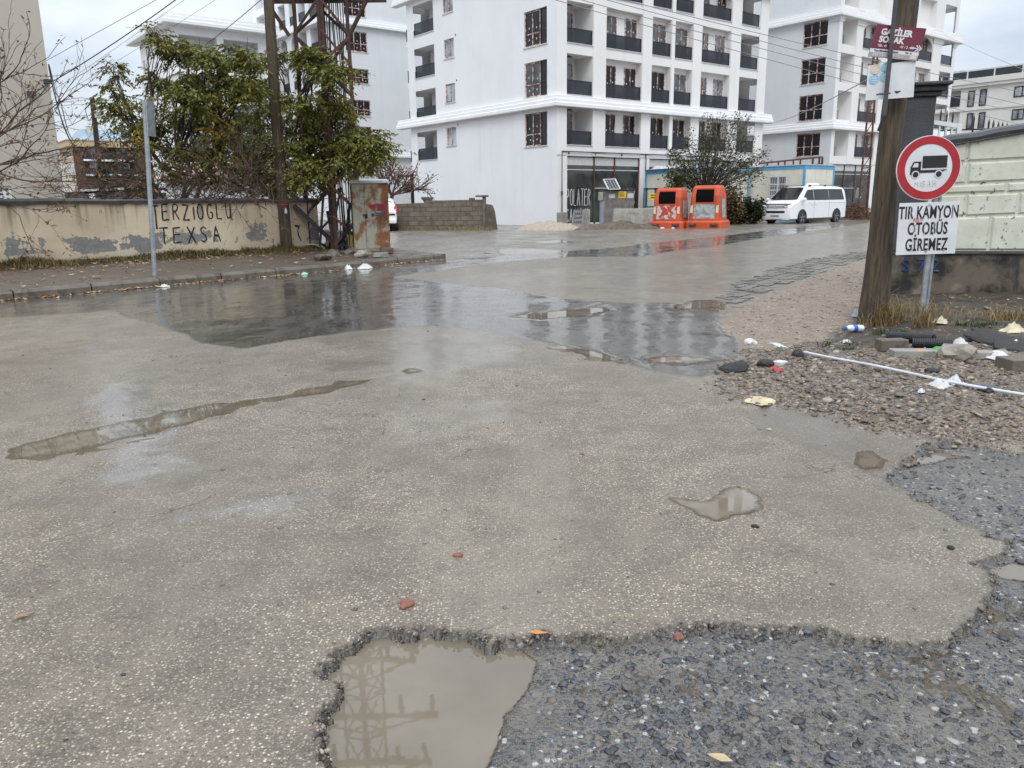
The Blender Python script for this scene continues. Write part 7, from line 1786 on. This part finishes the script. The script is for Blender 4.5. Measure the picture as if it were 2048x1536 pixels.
for (x0,y0,x1,y1,L_) in ((-90,330,20,190,.95),(-90,330,60,260,1.1),(-90,340,90,330,1.2),(-80,330,70,210,1.1),(-90,350,80,370,1.2),(-90,300,10,110,1.1),(-90,345,110,290,1.15),(-90,350,60,380,1.1)):
    a = AT(x0,y0,15.5+q.uniform(-.5,.5))-b; e = AT(x1,y1,15.2+q.uniform(-.6,.6))-b; st_.append((a, e-a, .024, L_))
tips = branchy(BT, 'branches', st_, M['twig'], q, 4, .5, .5, .04, kids=(1,2), taper=.6)
mb = MB(); mb.tube([(0,0,-.2),(.1,0,1.0),AT(-90,330,15.5)-b],[.12,.09,.05],8); mb.build('trunk', M['bark'], BT)
lv = [p for p in tips if q.random() < (.28 if p.z > AT(0,300,15.5).z else .75)]
lv = np.array([tuple(p+Vector((q.gauss(0,.03),q.gauss(0,.03),q.gauss(0,.03)))) for p in lv for _ in range(2)])
simple_leaves('leaves', lv, [M['leaf_brown'],M['leaf_olive'],M['leaf_brown']], BT, 52, .085, .032, .5)
# leafless brambles along the back of the wall
for i,(px0,px1,pyt,nst,lb,mat) in enumerate([(120,300,345,26,'tangle of dead brown brambles behind the wall left of the galvanised post',M['twig']),(300,560,315,46,'tangle of dead brown brambles between the trunks behind the painted words',M['twig'])]):
    q = random.Random(60+i); c = AT((px0+px1)/2,440,18.6); c.z = .28; o = thing('bramble', lb, 'bramble', c, 0, 'dead brambles behind the wall'); st_ = []
    for k in range(nst):
        px = q.uniform(px0,px1); a = AT(px,q.uniform(396,420),18.4+q.uniform(-.5,1.4))-c; e = AT(px+q.uniform(-90,90),q.uniform(pyt,395),18.4+q.uniform(-.5,1.4))-c; st_.append((a, e-a, .012, (e-a).length*.9))
    tips = branchy(o, 'stems', st_, mat, q, 2, .5, .6, .0, kids=(1,3), taper=.6)
    lv = np.array([tuple(p) for p in tips if q.random() < .22]); simple_leaves('leaves', lv, [M['leaf_brown'],M['leaf_olive']], o, 62+i, .07, .03, .3)
# pines behind the wall
def pine(px, pyb, pyt, Y, wpx, label, seed):
    q = np.random.default_rng(seed); b = AT(px,pyb,Y); b.z = .28; h = AT(px,pyt,Y).z-.28; w_ = wpx*Y/FOC/2
    o = thing('pine_tree', label, 'pine tree', b, 0, 'small pines behind the wall'); mb = MB(); mb.tube([(0,0,0),(0,0,h*.95)],[.07,.015],6); pts = []; ds = []
    for k in range(90):
        t = q.uniform(.12,1); z = h*t; a = q.uniform(0,6.283); l = w_*(1.1-t)*q.uniform(.55,1.15)+.08; e = Vector((math.cos(a)*l, math.sin(a)*l, z+l*q.uniform(-.1,.45))); s = Vector((0,0,z)); mb.tube([s,e],[.012,.006],3,False)
        for j in range(70): f = q.uniform(.3,1.02); pts.append(tuple(s.lerp(e,f))); v = (e-s).normalized()+Vector(q.normal(0,.75,3)); ds.append(tuple(v.normalized()))
    mb.build('trunk', M['bark'], o); P = np.array(pts); D = np.array(ds); n = len(P); L_ = q.uniform(.06,.13,n); w2 = np.cross(D, q.normal(0,1,(n,3))); w2 /= np.linalg.norm(w2,axis=1)[:,None]; w2 *= .007
    V = np.stack([P-w2,P+w2,P+D*L_[:,None]],1).reshape(-1,3); np_mesh('crown', V, np.arange(n*3).reshape(n,3), M['needle'], o)
pine(258,430,262,24,95,'taller small pine behind the galvanised post',71); pine(215,430,335,22,80,'low broad pine at the wall left of the galvanised post',72); pine(300,430,330,23,80,'low pine right of the galvanised post, under the ash tree',73)
# bushy tree by the bins
def whip_tree(name, label, px, pyb, Y, tipsxy, mats, seed, nl, ll, lw, spread, r0=.05, trunkpts=None, cat='tree', nwhip=140, stray=.35):
    q = random.Random(seed); b = up_at(px, Y); o = thing(name, label, cat, b); mb = MB(); pts = []
    root = AT(px, pyb, Y)-b; mb.tube([(0,0,-.1), root*.5, root],[r0*1.6,r0*1.3,r0],7)
    for k in range(nwhip):
        tx, ty, tr = q.choice(tipsxy); e = AT(tx+q.gauss(0,tr), ty+q.gauss(0,tr*.8), Y+q.uniform(-1.4,1.4)*spread)-b
        P = bend(root+Vector((q.gauss(0,.12),q.gauss(0,.12),q.uniform(-.3,.15))), e, q, .10, 7); mb.tube(P, [max(.008,r0*.42*(1-.85*i/7)) for i in range(8)], 4, False)
        for j in range(nl):
            t = q.uniform(.38,1.0)**.8*7; i = min(int(t),6); p_ = P[i].lerp(P[i+1], t-i); s = stray*(1.1-t/7)+.05; pts.append(tuple(p_+Vector((q.gauss(0,s),q.gauss(0,s),q.gauss(0,s)))))
    mb.build('trunk', M['bark'], o); simple_leaves('crown', np.array(pts), mats, o, seed+1, ll, lw, .0); return o
whip_tree('tree', 'bushy small tree with upright thin shoots growing behind the orange red bins', 1408, 395, 44.5, [(1360,300,16),(1395,262,20),(1440,262,22),(1480,268,22),(1500,300,20),(1470,325,24),(1420,320,22),(1375,340,18),(1510,345,14),(1450,365,18),(1345,335,10),(1430,235,10),(1488,230,9),(1530,300,8),(1340,300,8)], [M['leaf_olive'],M['leaf_olive'],M['leaf_dark']], 81, 24, .15, .075, 1.0, nwhip=190)
whip_tree('shrub', 'reddish brown shrub filling the gap beside the right hand bin', 1452, 425, 43.5, [(1440,395,14),(1462,390,14),(1455,410,14),(1470,425,12)], [M['leaf_brown'],M['leaf_olive'],M['leaf_dark']], 83, 40, .17, .09, .6, .03, cat='shrub', nwhip=60)
whip_tree('shrub', 'dark evergreen shrub between the bins and the front of the van', 1495, 436, 44.5, [(1480,415,10),(1500,408,10),(1515,415,9),(1490,425,12),(1518,430,7),(1470,430,8)], [M['leaf_dark']], 85, 60, .18, .10, .6, .03, cat='shrub', nwhip=70)
whip_tree('shrub', 'slim leafy sapling between the green gate and the left bin', 1352, 385, 44.3, [(1350,355,9),(1342,345,6),(1362,362,7),(1352,372,7)], [M['leaf_dark'],M['leaf_olive']], 87, 22, .17, .09, .4, .02, cat='shrub', nwhip=24)
# small red tree behind the block wall
q = random.Random(90); b = up_at(784,44.5); RT = thing('tree', 'small bare tree with pinkish dead leaves behind the block wall', 'tree', b)
f0 = AT(784,392,44.5)-b; mb = MB(); mb.tube([(0,0,0),f0*.6,f0],[.14,.12,.10],7); mb.build('trunk', M['bark'], RT)
st_ = [(f0, AT(x,y,44.5+q.uniform(-.8,.8))-b-f0, .06, (AT(x,y,44.5)-b-f0).length*.75) for x,y in ((765,348),(790,345),(812,362),(825,375),(775,360),(750,355),(805,380),(788,360))]
tips = branchy(RT, 'branches', st_, M['twig'], q, 3, .5, .5, .05, kids=(2,3))
simple_leaves('leaves', np.array([tuple(p+Vector((q.gauss(0,.1),q.gauss(0,.1),q.gauss(0,.1)))) for p in tips if q.random() < .55]), [M['leaf_red'],M['leaf_brown']], RT, 91, .14, .08, .3)

# ---- overhead wires
def wire(a, b, sag, label, r=.008, mat=None):
    P = []; 
    for i in range(25): t = i/24; p_ = Vector(a).lerp(Vector(b), t); p_.z -= sag*4*t*(1-t); P.append(p_)
    mb = MB(); mb.tube(P, r, 4, False); return tag(mb.build('overhead_wire', mat or M['black_rubber'], None), label, 'wire', 'overhead wires')
GW = pm('grey_wire', (.22,.23,.25), .5, .1, 2)
wire(AT(-60,206,30), AT(420,-60,22), .0, 'topmost thin grey wire crossing the sky beside the beige house', .009, GW)
wire(AT(-60,248,27), AT(430,-60,21), .25, 'thick dark cable crossing the sky beside the beige house', .016)
wire(AT(-20,262,34), AT(450,-60,26), .1, 'pale wire just under the thick dark cable by the beige house', .007, GW)
wire(AT(-20,272,40), AT(540,-70,30), .1, 'lowest pale wire running down to the beige house corner', .008, GW)
wire(AT(270,165,52), AT(620,-90,22.6), .5, 'black cable running from the pylon in front of the stepped cornice block', .016)
for (x0,y0,x1,y1,Y0,Y1_,lb) in ((1060,-15,2150,275,23,34,'lowest of the four wires crossing the white balconies'),(1110,-15,2150,250,23,34,'second lowest of the four wires crossing the white balconies'),(1160,-15,2150,232,23,34,'second highest of the four wires crossing the white balconies'),(1190,-15,2150,205,23,34,'highest of the four wires crossing the white balconies')):
    wire(AT(x0,y0,Y0), AT(x1,y1,Y1_), .12, lb, .010, GW)
wire(AT(1520,242,52), AT(1790,128,9.0), .3, 'wire rising from the second block to the wooden sign pole', .008, GW)
wire(AT(1890,70,60), AT(2150,178,30), .1, 'wire crossing the sky over the cream block at right', .010, GW)
cable('hanging_cable', [AT(97,128,23),AT(106,175,23),AT(122,235,22.5),AT(140,280,22.5),AT(160,302,22.5),AT(176,292,22.5)], .018, M['black_rubber'], 'black cable hanging loose from the beige house corner', 'cable')
cable('hanging_cable', [AT(99,132,23),AT(112,185,23),AT(120,200,23),AT(136,262,23),AT(150,285,23)], .012, M['black_rubber'], 'thinner looped cable hanging beside the beige house corner', 'cable')
cable('wall_cable', [AT(-20,250,21.5),AT(30,212,22),AT(60,192,22.5),AT(95,170,23.4),AT(75,195,23),AT(40,222,22)], .016, M['black_rubber'], 'black cable strung across the beige house end', 'cable')

# ---- litter on the right
def put(o, px, py, dz=0.0, rz=0): p_ = GS(px,py); o.location = (p_.x,p_.y,p_.z+dz); o.rotation_euler[2] = rz; return o
BO = thing('plastic_bottle', 'clear plastic bottle with blue cap and label lying by the pole foot', 'bottle', (0,0,0))
mb = MB(); mb.lathe([(.010,-.115),(.034,-.11),(.036,-.05),(.034,-.045),(.036,-.04),(.036,.05),(.03,.085),(.014,.112)],14); mb.build('body', M['bottle'], BO, smooth=True)
mb = MB(); mb.lathe([(.0365,-.02),(.0372,-.018),(.0372,.035),(.0365,.037)],14); mb.build('label', M['blue_cap'], BO); mb = MB(); mb.lathe([(.016,.113),(.017,.115),(.017,.135),(.01,.138)],12); mb.build('cap', M['blue_cap'], BO)
put(BO, 1708, 664, .04); BO.rotation_euler = (0, R_(86), R_(205))
def corr(px0,py0,px1,py1,r,label):
    a, b = GS(px0,py0), GS(px1,py1); a.z += r; b.z += r; L_ = (b-a).length; o = thing('corrugated_pipe', label, 'pipe', a, 0, 'black corrugated pipes by the sign')
    d = (b-a).normalized(); rot = d.to_track_quat('Z','Y').to_matrix().to_4x4(); mb = MB(); mb.M = rot; n = int(L_/.018); prof = []
    for i in range(n): z = i*.018; prof += [(r*.86,z),(r,z+.004),(r,z+.011),(r*.86,z+.015)]
    mb.lathe(prof, 16); mb.M = Matrix.Identity(4); mb.build('tube', M['black_pipe'], o)
    mb = MB(); mb.M = rot; k = [(r*.7*math.cos(i*.393), r*.7*math.sin(i*.393), L_+.003) for i in range(16)]; mb.add(k, [tuple(range(16))]); k = [(x,y,-.003) for x,y,z in k]; mb.add(k, [tuple(range(16))]); mb.M = Matrix.Identity(4); mb.build('bore', M['sign_black'], o)
corr(1776,682,1868,688,.048,'black corrugated pipe lying behind the other, nearest the sign post'); corr(1824,696,1908,699,.047,'black corrugated pipe lying in front, nearer the road')
bricks = [(1782,698,.25,.12,.10,.1,'upright grey brick in front of the black corrugated pipes','kerb'),(1838,713,.46,.14,.07,-.1,'long flat concrete strip below the corrugated pipe','concrete'),(1972,714,.34,.13,.06,-.15,'flat concrete strip right of the big rough chunk','concrete'),(2034,738,.24,.2,.10,.1,'brown block lying at the right edge in the rubble','kerb'),(1560,729,.10,.08,.04,.6,'small dirty white block beside the tar lumps','paper')]
for px,py,l,w_,h,rz,lb,m in bricks: o = brick_thing(px,py,l,w_,h,rz,lb,M[m],0,'concrete_block' if m != 'paper' else 'litter_block','block'); put(o,px,py,-.01,rz)
def rthing(name, px, py, size, label, cat, mat, flat=.6, seed=0, group=None):
    o = rock_thing(name, px, py, size, label, cat, mat, 0, flat, group, seed); p_ = GS(px,py); o.location = (p_.x,p_.y,p_.z+size*flat*.45); return o
rthing('concrete_chunk',1912,716,.15,'big rough concrete chunk with pale pebbles beside the green ball','chunk',pm('rough_chunk',(.26,.23,.19),.85,.3,12,.8,50,bdist=.02),.55,101)
rthing('ball',1875,711,.055,'small green plastic ball between concrete strip and chunk','ball',M['green_ball'],.9,102)
rthing('rusty_can',1840,712,.045,'crumpled orange brown can on the flat concrete strip','can',M['orange'],.9,103)
rthing('sponge',1903,718,.05,'yellow scrap lying against the concrete chunk','scrap',pm('yellow_scrap',(.45,.36,.07),.6),.5,104)
rthing('tar_lump',1470,742,.12,'wide black tar lump at the broken asphalt edge','tar lump',M['tar'],.40,105,'tar lumps at the patch edge')
rthing('tar_lump',1531,733,.085,'smaller black tar lump right of the wide one','tar lump',M['tar'],.55,106,'tar lumps at the patch edge')
rthing('dark_ball',1597,714,.055,'dark muddy ball where the white hose ends','ball',M['tar'],.8,107)
rthing('stone',1500,688,.06,'white stone at the tip of the dark asphalt patch','stone',M['paper'],.6,108)
rthing('stone',1866,745,.06,'dark flat stone in the rubble above the white hose','stone',M['tar'],.4,109)
rthing('stone',1975,780,.07,'blue grey flat stone in the rubble near the hose end','stone',ST[5],.4,110)
rthing('asphalt_slab',1990,682,.30,'broad broken slab of old asphalt lying under the dry grass at right','slab',M['tar'],.14,111)
rthing('asphalt_slab',2060,700,.28,'second broken asphalt slab at the right edge','slab',M['tar'],.12,112)
def crumple(px, py, w_, h, label, mat, seed, name='paper_scrap', cat='litter', d=None):
    q = np.random.default_rng(seed); n = 9; d = d or w_*.7; xs, ys = np.meshgrid(np.linspace(-.5,.5,n), np.linspace(-.5,.5,n)); r = np.maximum(np.abs(xs),np.abs(ys))*2
    z = h*(1-r**2)*q.uniform(.3,1.2,xs.shape)+.006; X = xs*w_*(1+q.normal(0,.08,xs.shape)); Y_ = ys*d*(1+q.normal(0,.1,xs.shape)); idx_ = np.arange(n*n).reshape(n,n)
    F = np.stack([idx_[:-1,:-1].ravel(),idx_[:-1,1:].ravel(),idx_[1:,1:].ravel(),idx_[1:,:-1].ravel()],1); o = np_mesh(name, np.stack([X.ravel(),Y_.ravel(),z.ravel()],1), F, mat); p_ = GS(px,py); o.location = (p_.x,p_.y,p_.z); o.rotation_euler = (0,0,q.uniform(0,6)); return tag(o, label, cat)
crumple(1880,775,.16,.06,'white plastic scrap caught under the middle of the white hose',M['paper'],1)
crumple(1909,768,.13,.06,'white crumpled scrap just above the white hose',M['paper'],2)
crumple(1842,786,.05,.03,'tiny white scrap in the rubble below the hose',M['paper'],3)
crumple(1920,694,.15,.08,'white torn scrap on top of the corrugated pipe end',M['paper'],4)
crumple(1556,691,.24,.015,'pale blue and white wrapper strip on the pink gravel',pm('pale_blue_wrapper',(.5,.62,.7),.4),5,d=.07)
crumple(1521,803,.22,.02,'torn tan paper bag lying on the asphalt edge',pm('tan_bag',(.50,.42,.26),.7,.2,12),6,d=.22)
crumple(1550,741,.13,.03,'red wrapper beside the tar lumps',M['red_plastic'],7,d=.06)
crumple(2026,664,.22,.09,'dirty cream plastic bag in the dry grass at the right edge',M['bag'],8,'plastic_bag','bag')
crumple(1994,717,.26,.06,'white cloth scrap lying before the flat strip at right',M['paper'],9)
crumple(2031,693,.15,.06,'white carton scrap near the right edge',M['white_plastic'],10)
crumple(1716,634,.12,.12,'pale teal rag caught at the foot of the wooden pole',pm('teal_rag',(.35,.45,.43),.7),11,'rag','rag')
crumple(1692,686,.10,.03,'white and teal scrap in the dark soil below the bottle',M['paper'],12)
crumple(1880,646,.18,.07,'tan scrap of sacking in the grass right of the sign post',M['bag'],13)
crumple(730,537,.40,.10,'large white bag scrap in the gutter below the cabinet',M['paper'],14,'litter_bag','bag'); crumple(697,539,.2,.1,'small white cup scrap in the gutter left of the large bag',M['white_plastic'],15); crumple(609,549,.18,.05,'pale green wrapper in the gutter left of the bags',pm('pale_green_wrapper',(.4,.6,.45),.5),16); crumple(330,574,.14,.05,'white scrap in the gutter near the galvanised post',M['paper'],17); crumple(655,541,.14,.05,'white scrap in the gutter between the green wrapper and the cup',M['paper'],18)
# white hose, brick shards and single leaves on the road
hp_ = [GS(x,y)+Vector((0,0,.03)) for x,y in ((1608,711),(1660,722),(1740,737),(1810,752),(1890,770),(1970,785),(2048,798),(2180,822))]
cable('hose', hp_, .011, pm('white_hose', (.55,.57,.60), .4, .1, 5), 'long pale hose lying across the rubble to the right edge', 'hose', None, 8)
for px,py,s,lb,m,fl in ((813,1210,.032,'reddish brown brick shard above the big puddle','brick',.35),(916,1112,.018,'small dark red shard farther up the asphalt','brick',.5),(1357,1277,.018,'small red shard under the broken asphalt lip','brick',.6),(978,1391,.008,'single round pebble standing in the big puddle','kerb',.9),(1900,1097,.014,'dark stone chip on the right part of the asphalt tongue','tar',.6),(1510,1053,.020,'dark twig like chip below the mid puddle','tar',.3)):
    rthing('stone_chip' if m != 'brick' else 'brick_shard',px,py,s,lb,'chip',M[m],fl,int(px))
for px,py,lb,m in ((1077,1271,'orange leaf tucked under the broken asphalt lip','orange'),(46,1236,'small tan leaf on the asphalt at the lower left','lf1'),(108,1163,'tan leaf on the left asphalt above the lowest one','lf1'),(1908,898,'orange leaf by the shallow puddle at right','lf1'),(1538,862,'pale leaf on the edge of the sunken strip','lf3'),(1440,1524,'yellowish leaf at the bottom edge in the aggregate','lf3')):
    p_ = GS(px,py); mb = MB(); l = .022+.012*(py > 1200); mb.add([(-l,0,.004),(-.2*l,-.42*l,.012),(l,0,.010),(-.2*l,.42*l,.004),(.4*l,-.25*l,.012),(.4*l,.25*l,.006)],[(0,1,4,2,5,3)]); o = mb.build('leaf', M[m], None); o.location = p_+Vector((0,0,.006)); o.rotation_euler = (.2,.1,px*.7); tag(o, lb, 'leaf')
# dry grass round the sign
def tuft(centers, seed, name, mat, wid=.005):
    q = np.random.default_rng(seed); P = []; H = []
    for px,py,n,r,h in centers:
        p_ = GS(px,py)
        for k in range(n): a = q.uniform(0,6.283); rr_ = r*q.uniform(0,1)**.7; P.append((p_.x+rr_*math.cos(a), p_.y+rr_*.6*math.sin(a), GZ(p_.x,p_.y)-.01)); H.append(h*q.uniform(.35,1.15))
    blades(name, np.array(P), np.array(H), mat, seed, wid, 1.1)
tuft([(1775,650,90,.14,.36),(1800,645,60,.16,.30),(1845,652,80,.14,.36),(1875,640,35,.2,.26),(1830,622,40,.3,.22),(1775,620,40,.2,.28),(1730,655,25,.12,.2),(1905,630,20,.25,.15),(1970,640,70,.25,.16),(2020,640,90,.25,.2),(2060,640,90,.3,.22)], 31, 'dry_grass', M['dry_grass'])
tuft([(1680,690,160,.22,.05),(1780,665,140,.2,.06),(1800,668,160,.2,.05),(1960,655,120,.25,.08),(1700,700,90,.15,.05)], 32, 'moss', pm('moss_green', (.045,.06,.016), .8, .3, 10), .006)
qv = np.random.default_rng(35); n = 2600; px = qv.uniform(795,985,n); P = [G(x, y) for x, y in zip(px, qv.uniform(457,461.5,n))]
blades('wall_foot_grass', np.array([tuple(p_) for p_ in P]), qv.uniform(.05,.28,n), M['dry_grass'], 36, .012, .8)
n = 1500; P = [G(x, y) for x, y in zip(qv.uniform(1455,1525,n), qv.uniform(438,446,n))]
blades('verge_weeds', np.array([tuple(p_) for p_ in P]), qv.uniform(.05,.3,n), M['dry_grass'], 37, .014, .8)
